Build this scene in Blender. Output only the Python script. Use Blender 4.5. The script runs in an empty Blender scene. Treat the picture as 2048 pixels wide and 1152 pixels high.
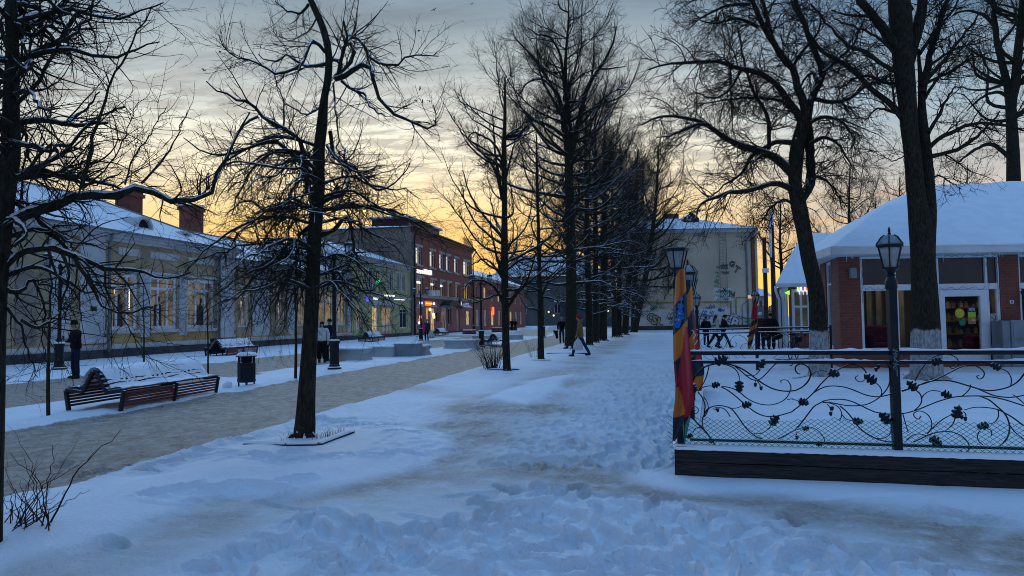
import bpy, math, random
import numpy as np
from mathutils import Vector, Matrix
random.seed(7)
SC = bpy.context.scene
COL = SC.collection
R = math.radians
# ---------------------------------------------------------------- camera
YAW, PITCH, ROLL, FPX = R(10.8), R(2.53), R(-0.85), 1450.0
CAM = Vector((0.0, 0.0, 1.6))
RC = (Matrix.Rotation(YAW, 3, 'Z') @ Matrix.Rotation(math.pi/2 + PITCH, 3, 'X') @ Matrix.Rotation(ROLL, 3, 'Z'))
cd = bpy.data.cameras.new('camera')
cam = bpy.data.objects.new('camera', cd)
COL.objects.link(cam)
cam.matrix_world = Matrix.Translation(CAM) @ RC.to_4x4()
cd.sensor_width = 36.0
cd.lens = FPX/2048*36.0
cd.clip_end = 6000
cd.clip_start = 0.05
SC.camera = cam
FW = Vector((-math.sin(YAW), math.cos(YAW), 0))      # level viewing direction
RT = Vector((math.cos(YAW), math.sin(YAW), 0))

def ray(px, py):
    v = RC @ Vector(((px-1024)/FPX, -(py-576)/FPX, -1.0))
    return v / v.dot(FW)                               # one metre along the level view direction

def G(px, py, z=0.0):
    r = ray(px, py)
    return CAM + r*((z-CAM.z)/r.z)

def P(px, py, d):
    return CAM + ray(px, py)*d

def proj(v):
    q = RC.transposed() @ (Vector(v)-CAM)
    return 1024+FPX*q.x/-q.z, 576-FPX*q.y/-q.z

def depth(v):
    return (Vector(v)-CAM).dot(FW)

def zat(b, py):
    """height above the point b where the vertical through b passes the image row py"""
    z = b.z
    for _ in range(6):
        y0 = proj((b.x, b.y, z))[1]; y1 = proj((b.x, b.y, z+.1))[1]
        z += (py-y0)/((y1-y0)/.1)
    return z

# ---------------------------------------------------------------- materials
MATS = {}
class NT:
    def __init__(s, name):
        s.m = bpy.data.materials.new(name); s.m.use_nodes = True
        s.t = s.m.node_tree; s.n = s.t.nodes; s.l = s.t.links
        s.b = s.n['Principled BSDF']
    def add(s, typ, **kw):
        n = s.n.new(typ)
        for k, v in kw.items():
            if k in n.inputs.keys() if hasattr(n.inputs, 'keys') else False: n.inputs[k].default_value = v
            else: setattr(n, k, v)
        return n
    def link(s, a, b): s.l.new(a, b)
    def coords(s, kind='Object', scale=(1, 1, 1)):
        tc = s.n.new('ShaderNodeTexCoord'); mp = s.n.new('ShaderNodeMapping')
        mp.inputs['Scale'].default_value = scale
        s.link(tc.outputs[kind], mp.inputs['Vector'])
        return mp.outputs['Vector']
    def pos(s, scale=(1, 1, 1)):
        g = s.n.new('ShaderNodeNewGeometry'); mp = s.n.new('ShaderNodeMapping')
        mp.inputs['Scale'].default_value = scale
        s.link(g.outputs['Position'], mp.inputs['Vector'])
        return mp.outputs['Vector']
    def noise(s, vec, scale, detail=5, rough=.55, dist=0):
        n = s.n.new('ShaderNodeTexNoise')
        n.inputs['Scale'].default_value = scale; n.inputs['Detail'].default_value = detail
        n.inputs['Roughness'].default_value = rough; n.inputs['Distortion'].default_value = dist
        if vec is not None: s.link(vec, n.inputs['Vector'])
        return n.outputs['Fac']
    def mapr(s, val, a, b, c=0, d=1):
        n = s.n.new('ShaderNodeMapRange'); n.interpolation_type = 'SMOOTHSTEP'
        for k, x in zip(('From Min', 'From Max', 'To Min', 'To Max'), (a, b, c, d)): n.inputs[k].default_value = x
        s.link(val, n.inputs['Value']); return n.outputs['Result']
    def math(s, op, a, b=None):
        n = s.n.new('ShaderNodeMath'); n.operation = op
        for i, x in enumerate((a, b)):
            if x is None: continue
            if isinstance(x, (int, float)): n.inputs[i].default_value = x
            else: s.link(x, n.inputs[i])
        return n.outputs[0]
    def mix(s, fac, a, b):
        n = s.n.new('ShaderNodeMix'); n.data_type = 'RGBA'
        for i, x in ((0, fac), (6, a), (7, b)):
            if isinstance(x, (int, float)): n.inputs[i].default_value = x
            elif isinstance(x, tuple): n.inputs[i].default_value = x + (1,) if len(x) == 3 else x
            else: s.link(x, n.inputs[i])
        return n.outputs[2]
    def bump(s, h, strength=.3, dist=.02):
        n = s.n.new('ShaderNodeBump'); n.inputs['Strength'].default_value = strength; n.inputs['Distance'].default_value = dist
        s.link(h, n.inputs['Height']); s.link(n.outputs[0], s.b.inputs['Normal'])
    def attr(s, name):
        n = s.n.new('ShaderNodeAttribute'); n.attribute_name = name; return n.outputs['Fac']
    def nz(s):
        g = s.n.new('ShaderNodeNewGeometry'); q = s.n.new('ShaderNodeSeparateXYZ')
        s.link(g.outputs['Normal'], q.inputs[0]); return q.outputs['Z']

def mat(name, col, rough=.7, var=.25, scale=3.0, metal=0.0, bump=.15, emit=None, estr=1.0, spec=.3, snow=None):
    """plain surface: two tones mixed by noise, a little bump, optional settled snow on what faces up"""
    if name in MATS: return MATS[name]
    t = NT(name)
    v = t.coords('Object')
    f = t.mapr(t.noise(v, scale), .3, .7)
    c1 = tuple(min(1, x*(1+var)) for x in col); c2 = tuple(x*(1-var) for x in col)
    c = t.mix(f, c2, c1)
    if snow:
        s = t.math('ADD', t.nz(), t.math('MULTIPLY', t.noise(t.pos(), 14), .5))
        c = t.mix(t.mapr(s, snow, snow+.12), c, (.80, .82, .85))
    t.link(c, t.b.inputs['Base Color'])
    t.b.inputs['Roughness'].default_value = rough; t.b.inputs['Metallic'].default_value = metal
    t.b.inputs['Specular IOR Level'].default_value = spec
    if bump: t.bump(t.noise(v, scale*9, 6), bump, .01)
    if emit:
        t.b.inputs['Emission Color'].default_value = emit + (1,); t.b.inputs['Emission Strength'].default_value = estr
    MATS[name] = t.m
    return t.m

def brick_mat(name, c1, c2, mortar, scale=1.0, bw=.25, bh=.075, axis='xy'):
    if name in MATS: return MATS[name]
    t = NT(name)
    g = t.n.new('ShaderNodeNewGeometry'); q = t.n.new('ShaderNodeSeparateXYZ'); t.link(g.outputs['Position'], q.inputs[0])
    cb = t.n.new('ShaderNodeCombineXYZ')
    t.link(t.math('ADD', q.outputs[0], q.outputs[1]), cb.inputs[0]); t.link(q.outputs[2], cb.inputs[1])
    b = t.n.new('ShaderNodeTexBrick'); t.link(cb.outputs[0], b.inputs['Vector'])
    b.inputs['Scale'].default_value = scale; b.inputs['Brick Width'].default_value = bw; b.inputs['Row Height'].default_value = bh
    b.inputs['Mortar Size'].default_value = .008
    b.inputs['Color1'].default_value = c1+(1,); b.inputs['Color2'].default_value = c2+(1,); b.inputs['Mortar'].default_value = mortar+(1,)
    n = t.mapr(t.noise(t.pos(), 1.3), .3, .7)
    t.link(t.mix(t.math('MULTIPLY', n, .35), b.outputs['Color'], tuple(x*.45 for x in c1)), t.b.inputs['Base Color'])
    t.b.inputs['Roughness'].default_value = .85
    t.bump(b.outputs['Fac'], -.4, .006)
    MATS[name] = t.m
    return t.m

def snow_mat():
    t = NT('snow')
    v = t.pos()
    f = t.mapr(t.noise(v, 2.2), .3, .7)
    t.link(t.mix(f, (.78, .80, .84), (.86, .87, .89)), t.b.inputs['Base Color'])
    t.b.inputs['Roughness'].default_value = .65
    t.b.inputs['Specular IOR Level'].default_value = .2
    t.bump(t.math('ADD', t.noise(v, 25, 6, .6), t.math('MULTIPLY', t.noise(v, 5, 3), 2.0)), .35, .02)
    MATS['snow'] = t.m
    return t.m
SNOW = snow_mat()

def bark_mat(name, col, col2, wash=0.0):
    t = NT(name)
    v = t.pos((1, 1, .25))
    n1 = t.noise(v, 30, 6, .65); n2 = t.noise(t.pos(), 2.5, 3)
    c = t.mix(t.mapr(n1, .35, .65), col, col2)
    c = t.mix(t.mapr(n2, .5, .75), c, (.020, .024, .014))
    if wash:
        g = t.n.new('ShaderNodeNewGeometry'); q = t.n.new('ShaderNodeSeparateXYZ'); t.link(g.outputs['Position'], q.inputs[0])
        e = t.math('ADD', q.outputs[2], t.math('MULTIPLY', t.noise(t.pos((1, 1, .5)), 3, 3), -.35))
        w = t.mapr(e, wash-.03, wash+.05, 1, 0)
        c = t.mix(w, c, t.mix(t.mapr(t.noise(t.pos((1, 1, .4)), 22, 5), .34, .70), (.20, .20, .195), (.46, .46, .45)))
    s = t.math('ADD', t.nz(), t.math('MULTIPLY', t.math('SUBTRACT', t.noise(t.pos(), 7, 5), .5), 1.5))
    s = t.math('MULTIPLY', t.mapr(s, .42, .56), t.attr('snow'))
    c = t.mix(t.mapr(s, .35, .6), c, (.80, .82, .86))
    t.link(c, t.b.inputs['Base Color'])
    t.b.inputs['Roughness'].default_value = .9; t.b.inputs['Specular IOR Level'].default_value = .1
    t.bump(n1, .9, .03)
    MATS[name] = t.m
    return t.m
BARK = bark_mat('bark', (.015, .014, .010), (.046, .042, .031))
BARKW = bark_mat('bark_whitewashed', (.014, .012, .009), (.050, .042, .031), 1.02)
BARKG = bark_mat('bark_olive', (.013, .012, .008), (.042, .038, .024))
STEM = bark_mat('shrub_stem', (.030, .014, .012), (.060, .030, .026))

# ---------------------------------------------------------------- mesh helpers
OFF = {}
def mesh_np(name, verts, faces, smooth=True, attrs=None):
    """verts (N,3), faces (M,k) numpy -> mesh"""
    me = bpy.data.meshes.new(name)
    v = np.asarray(verts, dtype=np.float32); f = np.asarray(faces, dtype=np.int32)
    k = f.shape[1]
    me.vertices.add(len(v)); me.vertices.foreach_set('co', v.ravel())
    me.loops.add(f.size); me.loops.foreach_set('vertex_index', f.ravel())
    me.polygons.add(len(f))
    me.polygons.foreach_set('loop_start', np.arange(0, f.size, k, dtype=np.int32))
    me.polygons.foreach_set('use_smooth', np.full(len(f), smooth, dtype=bool))
    for n, a in (attrs or {}).items():
        at = me.attributes.new(n, 'FLOAT', 'POINT'); at.data.foreach_set('value', np.asarray(a, dtype=np.float32))
    me.update(calc_edges=True); me.validate()
    return me

def put(name, me, m, parent=None, loc=None):
    o = bpy.data.objects.new(name, me)
    COL.objects.link(o)
    if m is not None and not me.materials: me.materials.append(m)
    if parent is not None: o.parent = parent; OFF[o.name] = OFF.get(parent.name, Vector((0, 0, 0)))
    if loc is not None: o.location = loc
    return o

LABELS = {}
def tag(o, label=None, cat=None, group=None, kind=None):
    if label: o['label'] = label
    if cat: o['category'] = cat
    if group: o['group'] = group
    if kind: o['kind'] = kind
    return o

def thing(name, label, cat, loc=(0, 0, 0), group=None, local=False):
    o = bpy.data.objects.new(name, None); COL.objects.link(o)
    o.location = loc; o.empty_display_size = .2
    OFF[o.name] = Vector((0, 0, 0)) if local else Vector(loc)
    return tag(o, label, cat, group)

def kids(o): return [c for c in COL.objects if c.parent == o]
def copy_tree(o, parent=None):
    c = o.copy(); COL.objects.link(c)
    if parent is not None: c.parent = parent
    for ch in list(o.children): copy_tree(ch, c)
    return c

class MB:
    def __init__(s): s.v = []; s.f = []; s.mi = []; s.cur = 0
    def face(s, pts):
        i = len(s.v); s.v += [tuple(p) for p in pts]; s.f.append(tuple(range(i, i+len(pts)))); s.mi.append(s.cur)
    def box(s, x0, x1, y0, y1, z0, z1, M=None):
        c = [(x0, y0, z0), (x1, y0, z0), (x1, y1, z0), (x0, y1, z0), (x0, y0, z1), (x1, y0, z1), (x1, y1, z1), (x0, y1, z1)]
        s.hexa(c, M)
    def hexa(s, c, M=None):
        if M is not None: c = [tuple(M(p) if callable(M) else M @ Vector(p)) for p in c]
        i = len(s.v); s.v += [tuple(p) for p in c]
        for q in ((0, 3, 2, 1), (4, 5, 6, 7), (0, 1, 5, 4), (1, 2, 6, 5), (2, 3, 7, 6), (3, 0, 4, 7)):
            s.f.append(tuple(i+k for k in q)); s.mi.append(s.cur)
    def beam(s, a, b, w, h, up=(0, 0, 1)):
        a, b = Vector(a), Vector(b); t = (b-a).normalized(); up = Vector(up)
        x = t.cross(up)
        if x.length < 1e-4: x = t.cross(Vector((1, 0, 0)))
        x.normalize(); y = x.cross(t)
        x *= w/2; y *= h/2
        s.hexa([a-x-y, a+x-y, b+x-y, b-x-y, a-x+y, a+x+y, b+x+y, b-x+y])
    def prism(s, poly, ex, M=None):
        """poly: list of 3D points, ex: extrusion vector"""
        ex = Vector(ex); n = len(poly); i = len(s.v)
        a = [Vector(p) for p in poly]; pts = a+[p+ex for p in a]
        if M is not None: pts = [M(p) if callable(M) else M @ p for p in pts]
        s.v += [tuple(p) for p in pts]
        s.f.append(tuple(range(i+n-1, i-1, -1))); s.f.append(tuple(range(i+n, i+2*n))); s.mi += [s.cur]*2
        for k in range(n):
            q = (k+1) % n; s.f.append((i+k, i+q, i+n+q, i+n+k)); s.mi.append(s.cur)
    def tube(s, pts, r, n=8, cap=True):
        pts = [Vector(p) for p in pts]; m = len(pts)
        rs = r if isinstance(r, (list, tuple)) else [r]*m
        i = len(s.v); prev = None
        for k, p in enumerate(pts):
            t = (pts[min(k+1, m-1)]-pts[max(k-1, 0)]).normalized()
            if prev is None:
                u = t.cross(Vector((0, 0, 1)))
                if u.length < .1: u = t.cross(Vector((1, 0, 0)))
            else: u = prev - t*prev.dot(t)
            u.normalize(); prev = u; w = t.cross(u)
            for j in range(n):
                a = 2*math.pi*j/n
                s.v.append(tuple(p+(u*math.cos(a)+w*math.sin(a))*rs[k]))
        for k in range(m-1):
            for j in range(n):
                q = (j+1) % n
                s.f.append((i+k*n+j, i+k*n+q, i+(k+1)*n+q, i+(k+1)*n+j)); s.mi.append(s.cur)
        if cap:
            s.f.append(tuple(i+j for j in range(n-1, -1, -1))); s.f.append(tuple(i+(m-1)*n+j for j in range(n))); s.mi += [s.cur]*2
    def lathe(s, prof, n=12, c=(0, 0, 0), M=None, rot=0.0):
        i = len(s.v); c = Vector(c)
        for r, z in prof:
            for j in range(n):
                a = 2*math.pi*j/n+rot
                p = Vector((r*math.cos(a), r*math.sin(a), z))
                s.v.append(tuple((M @ p if M is not None else p)+c))
        for k in range(len(prof)-1):
            for j in range(n):
                q = (j+1) % n
                s.f.append((i+k*n+j, i+k*n+q, i+(k+1)*n+q, i+(k+1)*n+j)); s.mi.append(s.cur)
        s.f.append(tuple(i+j for j in range(n-1, -1, -1))); s.f.append(tuple(i+(len(prof)-1)*n+j for j in range(n))); s.mi += [s.cur]*2
    def ball(s, c, rx, ry=None, rz=None, n=10, M=None):
        ry = ry or rx; rz = rz or rx
        k = max(4, n//2+1); prof = [(max(1e-3, math.sin(math.pi*a/k)), -math.cos(math.pi*a/k)) for a in range(k+1)]
        i = len(s.v); s.lathe(prof, n)
        for q in range(i, len(s.v)):
            p = Vector(s.v[q]); p = Vector((p.x*rx, p.y*ry, p.z*rz))
            if M is not None: p = M @ p
            s.v[q] = tuple(p+Vector(c))
    def build(s, name, m, parent=None, smooth=False, bevel=0.0, local=False, auto=None, sub=0):
        me = bpy.data.meshes.new(name)
        off = Vector((0, 0, 0)) if (parent is None or local) else OFF.get(parent.name, Vector((0, 0, 0)))
        me.from_pydata([tuple(Vector(p)-off) for p in s.v], [], s.f)
        ms = m if isinstance(m, (list, tuple)) else [m]
        for x in ms: me.materials.append(x)
        me.polygons.foreach_set('material_index', s.mi)
        if smooth: me.polygons.foreach_set('use_smooth', [True]*len(me.polygons))
        me.update()
        o = put(name, me, None, parent)
        if auto: me.set_sharp_from_angle(angle=R(auto))
        if bevel:
            b = o.modifiers.new('bevel', 'BEVEL'); b.width = bevel; b.segments = 2; b.limit_method = 'ANGLE'
        if sub:
            b = o.modifiers.new('sub', 'SUBSURF'); b.levels = sub; b.render_levels = sub
        return o

def smooth_curve(pts, per=6):
    """Catmull-Rom through points (any dimension) as list of Vectors"""
    p = [Vector(q) for q in pts]; n = len(p)
    if n < 3: return p
    out = []
    for i in range(n-1):
        a, b, c, d = p[max(i-1, 0)], p[i], p[i+1], p[min(i+2, n-1)]
        for k in range(per):
            t = k/per
            out.append(.5*((2*b)+(c-a)*t+(2*a-5*b+4*c-d)*t*t+(3*b-a-3*c+d)*t**3))
    out.append(p[-1])
    return out

def text(name, s, size, O, right, up, m, parent, extrude=.01, offset=0.0, align='LEFT', shear=0.0, bold=0.0):
    c = bpy.data.curves.new(name, 'FONT'); c.body = s; c.size = size; c.extrude = extrude; c.offset = offset; c.shear = shear
    c.align_x = align; c.resolution_u = 2
    o = bpy.data.objects.new('tmp', c); COL.objects.link(o)
    me = bpy.data.meshes.new_from_object(o)
    bpy.data.objects.remove(o); me.name = name
    right = Vector(right).normalized(); up = Vector(up).normalized(); nn = right.cross(up); O = Vector(O)
    off = OFF.get(parent.name, Vector((0, 0, 0))) if parent is not None else Vector((0, 0, 0))
    for v in me.vertices: v.co = O+right*v.co.x+up*v.co.y+nn*v.co.z-off
    me.materials.clear(); me.materials.append(m)
    return put(name, me, None, parent)

class Face:
    """a vertical wall plane: O on it, u to the right seen from outside, n outward"""
    def __init__(s, O, n):
        s.O = Vector(O); s.n = Vector(n).normalized(); s.u = Vector((0, 0, 1)).cross(s.n).normalized()
    def pt(s, u, z, n=0.0): return Vector((s.O.x, s.O.y, 0))+s.u*u+s.n*n+Vector((0, 0, z))
    def uv(s, px, py):
        r = ray(px, py); t = (s.O-CAM).dot(s.n)/r.dot(s.n); p = CAM+r*t
        return (p-Vector((s.O.x, s.O.y, 0))).dot(s.u), p.z
    def rect(s, x0, y0, x1, y1):
        """pixel corners top-left / bottom-right -> u0,u1,z0,z1"""
        xm, ym = (x0+x1)/2, (y0+y1)/2
        ua, ub = s.uv(x0, ym)[0], s.uv(x1, ym)[0]
        return min(ua, ub), max(ua, ub), s.uv(xm, y1)[1], s.uv(xm, y0)[1]
    def box(s, mb, u0, u1, z0, z1, n0, n1):
        if u1 <= u0 or z1 <= z0: return
        mb.hexa([s.pt(u0, z0, n1), s.pt(u1, z0, n1), s.pt(u1, z0, n0), s.pt(u0, z0, n0), s.pt(u0, z1, n1), s.pt(u1, z1, n1), s.pt(u1, z1, n0), s.pt(u0, z1, n0)])
    def wall(s, mb, u0, u1, z0, z1, holes=(), depth=.18, n=0.0):
        us = sorted({u0, u1, *[min(max(h[0], u0), u1) for h in holes], *[min(max(h[1], u0), u1) for h in holes]})
        zs = sorted({z0, z1, *[min(max(h[2], z0), z1) for h in holes], *[min(max(h[3], z0), z1) for h in holes]})
        for a, b in zip(us, us[1:]):
            for c, d in zip(zs, zs[1:]):
                if b-a < 1e-5 or d-c < 1e-5: continue
                um, zm = (a+b)/2, (c+d)/2
                if any(h[0] < um < h[1] and h[2] < zm < h[3] for h in holes): continue
                mb.face([s.pt(a, c, n), s.pt(b, c, n), s.pt(b, d, n), s.pt(a, d, n)])
        for h in holes:
            a, b, c, d = h[:4]; m = n-depth
            mb.face([s.pt(a, c, n), s.pt(a, d, n), s.pt(a, d, m), s.pt(a, c, m)])
            mb.face([s.pt(b, d, n), s.pt(b, c, n), s.pt(b, c, m), s.pt(b, d, m)])
            mb.face([s.pt(a, c, n), s.pt(a, c, m), s.pt(b, c, m), s.pt(b, c, n)])
            mb.face([s.pt(a, d, m), s.pt(a, d, n), s.pt(b, d, n), s.pt(b, d, m)])
    def window(s, par, h, mf, mp, nv=1, hz=(), fw=.07, n=-.06, name='window', mw=.05, pane='pane'):
        """frame and pane in the hole h; nv upright bars, hz: fractions of the height for cross bars"""
        a, b, c, d = h[:4]; q = MB()
        s.box(q, a+.002, a+fw, c+.002, d-.002, n-.06, n); s.box(q, b-fw, b-.002, c+.002, d-.002, n-.06, n)
        s.box(q, a+fw, b-fw, c+.002, c+fw, n-.06, n); s.box(q, a+fw, b-fw, d-fw, d-.002, n-.06, n)
        zz = [c+fw]+[c+(d-c)*f for f in hz]+[d-fw]
        for f in hz: s.box(q, a+fw, b-fw, c+(d-c)*f-mw/2, c+(d-c)*f+mw/2, n-.055, n-.003)
        for k in range(nv):
            u = a+(b-a)*(k+1)/(nv+1)
            for i in range(len(zz)-1):
                lo = zz[i]+(mw/2 if i > 0 else 0); hi = zz[i+1]-(mw/2 if i < len(zz)-2 else 0)
                s.box(q, u-mw/2, u+mw/2, lo, hi, n-.052, n-.006)
        o = q.build(name, mf, par)
        g = MB(); s.box(g, a+.003, b-.003, c+.003, d-.003, n-.075, n-.063)
        g.build(pane, mp, o)
        return o
# ---------------------------------------------------------------- sky and light
SC.view_settings.view_transform = 'Standard'; SC.view_settings.look = 'None'
SC.view_settings.exposure = 0.0; SC.view_settings.gamma = 1.0
SC.cycles.filter_width = 1.0; SC.cycles.use_denoising = True; SC.cycles.use_adaptive_sampling = False; SC.cycles.max_bounces = 6; SC.cycles.diffuse_bounces = 3; SC.cycles.transparent_max_bounces = 24
GLOW = YAW + R(8.0)                                    # the sun went down behind the brick house, left of the view axis
def make_world():
    w = bpy.data.worlds.new('World'); SC.world = w; w.use_nodes = True
    t = w.node_tree; n = t.nodes; l = t.links
    for x in list(n): n.remove(x)
    out = n.new('ShaderNodeOutputWorld'); bg = n.new('ShaderNodeBackground')
    tc = n.new('ShaderNodeTexCoord'); sp = n.new('ShaderNodeSeparateXYZ'); l.new(tc.outputs['Generated'], sp.inputs[0])
    def M(op, a, b=None, c=None):
        q = n.new('ShaderNodeMath'); q.operation = op
        for i, x in enumerate((a, b, c)):
            if x is None: continue
            if isinstance(x, (int, float)): q.inputs[i].default_value = x
            else: l.new(x, q.inputs[i])
        return q.outputs[0]
    def ramp(f, stops):
        q = n.new('ShaderNodeValToRGB'); q.color_ramp.interpolation = 'EASE' if False else 'LINEAR'
        e = q.color_ramp.elements
        while len(e) < len(stops): e.new(.5)
        for el, (p, c) in zip(e, stops): el.position = p; el.color = c+(1,)
        l.new(f, q.inputs[0]); return q.outputs[0]
    def mix(f, a, b, mode='MIX'):
        q = n.new('ShaderNodeMix'); q.data_type = 'RGBA'; q.blend_type = mode
        for i, x in ((0, f), (6, a), (7, b)):
            if isinstance(x, (int, float)): q.inputs[i].default_value = x
            elif isinstance(x, tuple): q.inputs[i].default_value = x+(1,)
            else: l.new(x, q.inputs[i])
        return q.outputs[2]
    def sstep(v, a, b, c=0., d=1.):
        q = n.new('ShaderNodeMapRange'); q.interpolation_type = 'SMOOTHSTEP'
        for k, x in zip(('From Min', 'From Max', 'To Min', 'To Max'), (a, b, c, d)): q.inputs[k].default_value = x
        l.new(v, q.inputs['Value']); return q.outputs['Result']
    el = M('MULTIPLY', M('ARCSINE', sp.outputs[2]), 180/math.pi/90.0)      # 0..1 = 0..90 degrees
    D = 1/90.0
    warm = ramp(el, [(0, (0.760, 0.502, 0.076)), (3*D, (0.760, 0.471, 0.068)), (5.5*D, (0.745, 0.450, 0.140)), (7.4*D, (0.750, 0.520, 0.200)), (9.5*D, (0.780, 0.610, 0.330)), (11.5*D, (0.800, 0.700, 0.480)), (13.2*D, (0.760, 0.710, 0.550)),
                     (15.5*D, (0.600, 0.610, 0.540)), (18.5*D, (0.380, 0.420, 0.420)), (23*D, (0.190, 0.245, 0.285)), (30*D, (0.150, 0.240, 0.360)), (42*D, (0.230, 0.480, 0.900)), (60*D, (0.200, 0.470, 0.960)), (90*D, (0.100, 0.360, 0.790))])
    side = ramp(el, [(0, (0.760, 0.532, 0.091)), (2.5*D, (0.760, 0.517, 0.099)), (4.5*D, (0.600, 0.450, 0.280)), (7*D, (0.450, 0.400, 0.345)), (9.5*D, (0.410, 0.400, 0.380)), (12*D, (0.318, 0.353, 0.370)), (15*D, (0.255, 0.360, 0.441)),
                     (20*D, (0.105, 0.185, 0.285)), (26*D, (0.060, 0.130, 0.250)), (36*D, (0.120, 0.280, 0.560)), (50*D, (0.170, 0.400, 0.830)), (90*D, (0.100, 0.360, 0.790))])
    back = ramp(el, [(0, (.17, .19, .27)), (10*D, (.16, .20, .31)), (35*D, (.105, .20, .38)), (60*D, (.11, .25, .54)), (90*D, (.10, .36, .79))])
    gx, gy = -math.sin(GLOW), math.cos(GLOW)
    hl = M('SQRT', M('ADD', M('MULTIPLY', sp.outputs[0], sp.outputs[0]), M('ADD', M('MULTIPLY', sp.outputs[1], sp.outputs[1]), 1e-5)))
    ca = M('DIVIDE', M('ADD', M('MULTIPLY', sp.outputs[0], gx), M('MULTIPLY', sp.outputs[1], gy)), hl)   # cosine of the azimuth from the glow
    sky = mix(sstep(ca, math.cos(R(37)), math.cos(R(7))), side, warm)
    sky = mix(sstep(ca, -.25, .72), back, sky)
    # thin rippled cloud, laid out on a level sheet high above
    dz = M('MAXIMUM', sp.outputs[2], .04)
    cx = M('DIVIDE', sp.outputs[0], dz); cy = M('DIVIDE', sp.outputs[1], dz)
    cb = n.new('ShaderNodeCombineXYZ'); l.new(cx, cb.inputs[0]); l.new(cy, cb.inputs[1])
    def noise(scale, detail, rough, sc, dist=0.):
        mp = n.new('ShaderNodeMapping'); mp.inputs['Scale'].default_value = sc; mp.inputs['Rotation'].default_value = (0, 0, -YAW-.1)
        l.new(cb.outputs[0], mp.inputs['Vector'])
        q = n.new('ShaderNodeTexNoise'); q.inputs['Scale'].default_value = scale; q.inputs['Detail'].default_value = detail
        q.inputs['Roughness'].default_value = rough; q.inputs['Distortion'].default_value = dist
        l.new(mp.outputs[0], q.inputs['Vector']); return q.outputs['Fac']
    big = noise(.42, 3, .5, (1, 1, 1)); rip = noise(4.6, 9, .68, (.8, 1.5, 1), .25)
    cov = M('MULTIPLY', sstep(big, .30, .50), sstep(rip, .41, .57))
    band = M('MULTIPLY', sstep(el, 8.5*D, 11*D), sstep(el, 21*D, 14.5*D))
    veil = M('MULTIPLY', sstep(noise(1.6, 7, .66, (.6, 1.6, 1), .5), .40, .66), sstep(el, 14*D, 18*D))
    low = M('MULTIPLY', sstep(noise(.5, 4, .55, (.30, 2.4, 1)), .47, .62), M('MULTIPLY', sstep(el, 10*D, 7*D), sstep(ca, .3, .8)))
    sky = mix(M('MULTIPLY', low, .52), sky, (.66, .36, .16))
    sky = mix(M('MULTIPLY', M('MULTIPLY', cov, band), .60), sky, (.245, .22, .205))
    sky = mix(M('MULTIPLY', veil, .42), sky, (.105, .125, .15))
    ns = n.new('ShaderNodeTexSky'); ns.sky_type = 'NISHITA'; ns.sun_disc = False
    ns.sun_elevation = R(1.0); ns.sun_rotation = -GLOW; ns.dust_density = 2.0
    sky = mix(1.0, sky, mix(1.0, ns.outputs[0], (.004, .004, .004), 'MULTIPLY'), 'ADD')
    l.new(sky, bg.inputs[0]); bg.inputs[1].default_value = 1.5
    l.new(bg.outputs[0], out.inputs[0])
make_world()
sl = bpy.data.lights.new('sunset_glow', 'SUN'); sl.energy = .62; sl.angle = R(28); sl.color = (.74, .88, 1)  # broad cool lamp added in place of the afterglow, to bring out snow relief
so = bpy.data.objects.new('sunset_glow', sl); COL.objects.link(so)
so.rotation_euler = Vector((-math.sin(GLOW)*math.cos(R(15)), math.cos(GLOW)*math.cos(R(15)), math.sin(R(15)))).to_track_quat('Z', 'Y').to_euler()

# ---------------------------------------------------------------- ground
def perlin(x, y, seed=0):
    xi = np.floor(x).astype(np.int64); yi = np.floor(y).astype(np.int64); xf = x-xi; yf = y-yi
    def g(ix, iy, fx, fy):
        h = (ix*374761393+iy*668265263+seed*1442695041) & 0x7fffffff
        h = ((h ^ (h >> 13))*1274126177) & 0x7fffffff
        a = ((h ^ (h >> 16)) & 0xffff)*(2*math.pi/65536)
        return np.cos(a)*fx+np.sin(a)*fy
    u = xf*xf*xf*(xf*(xf*6-15)+10); v = yf*yf*yf*(yf*(yf*6-15)+10)
    a = g(xi, yi, xf, yf)*(1-u)+g(xi+1, yi, xf-1, yf)*u
    b = g(xi, yi+1, xf, yf-1)*(1-u)+g(xi+1, yi+1, xf-1, yf-1)*u
    return (a*(1-v)+b*v)*1.41
def fbm(x, y, octv, seed, gain=.5):
    o = 0; a = 1
    for k in range(octv): o = o+a*perlin(x*2**k+k*17.3, y*2**k-k*9.1, seed+k); a *= gain
    return o
def sst(v, a, b):
    t = np.clip((v-a)/(b-a), 0, 1); return t*t*(3-2*t)
def polydist(x, y, pts):
    """distance to a polyline"""
    d = np.full(np.shape(x), 1e9)
    for (ax, ay), (bx, by) in zip(pts, pts[1:]):
        vx, vy = bx-ax, by-ay; t = np.clip(((x-ax)*vx+(y-ay)*vy)/(vx*vx+vy*vy), 0, 1)
        d = np.minimum(d, np.hypot(x-ax-t*vx, y-ay-t*vy))
    return d
def inpoly(x, y, pts):
    """signed distance to a closed polygon, positive inside"""
    ins = np.zeros(np.shape(x), bool); n = len(pts)
    for i in range(n):
        (ax, ay), (bx, by) = pts[i], pts[(i+1) % n]
        c = ((ay > y) != (by > y)) & (x < (bx-ax)*(y-ay)/((by-ay) if abs(by-ay) > 1e-9 else 1e-9)+ax); ins ^= c
    d = polydist(x, y, pts+[pts[0]])
    return np.where(ins, d, -d)
def g2(px, py): p = G(px, py); return (p.x, p.y)

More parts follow.
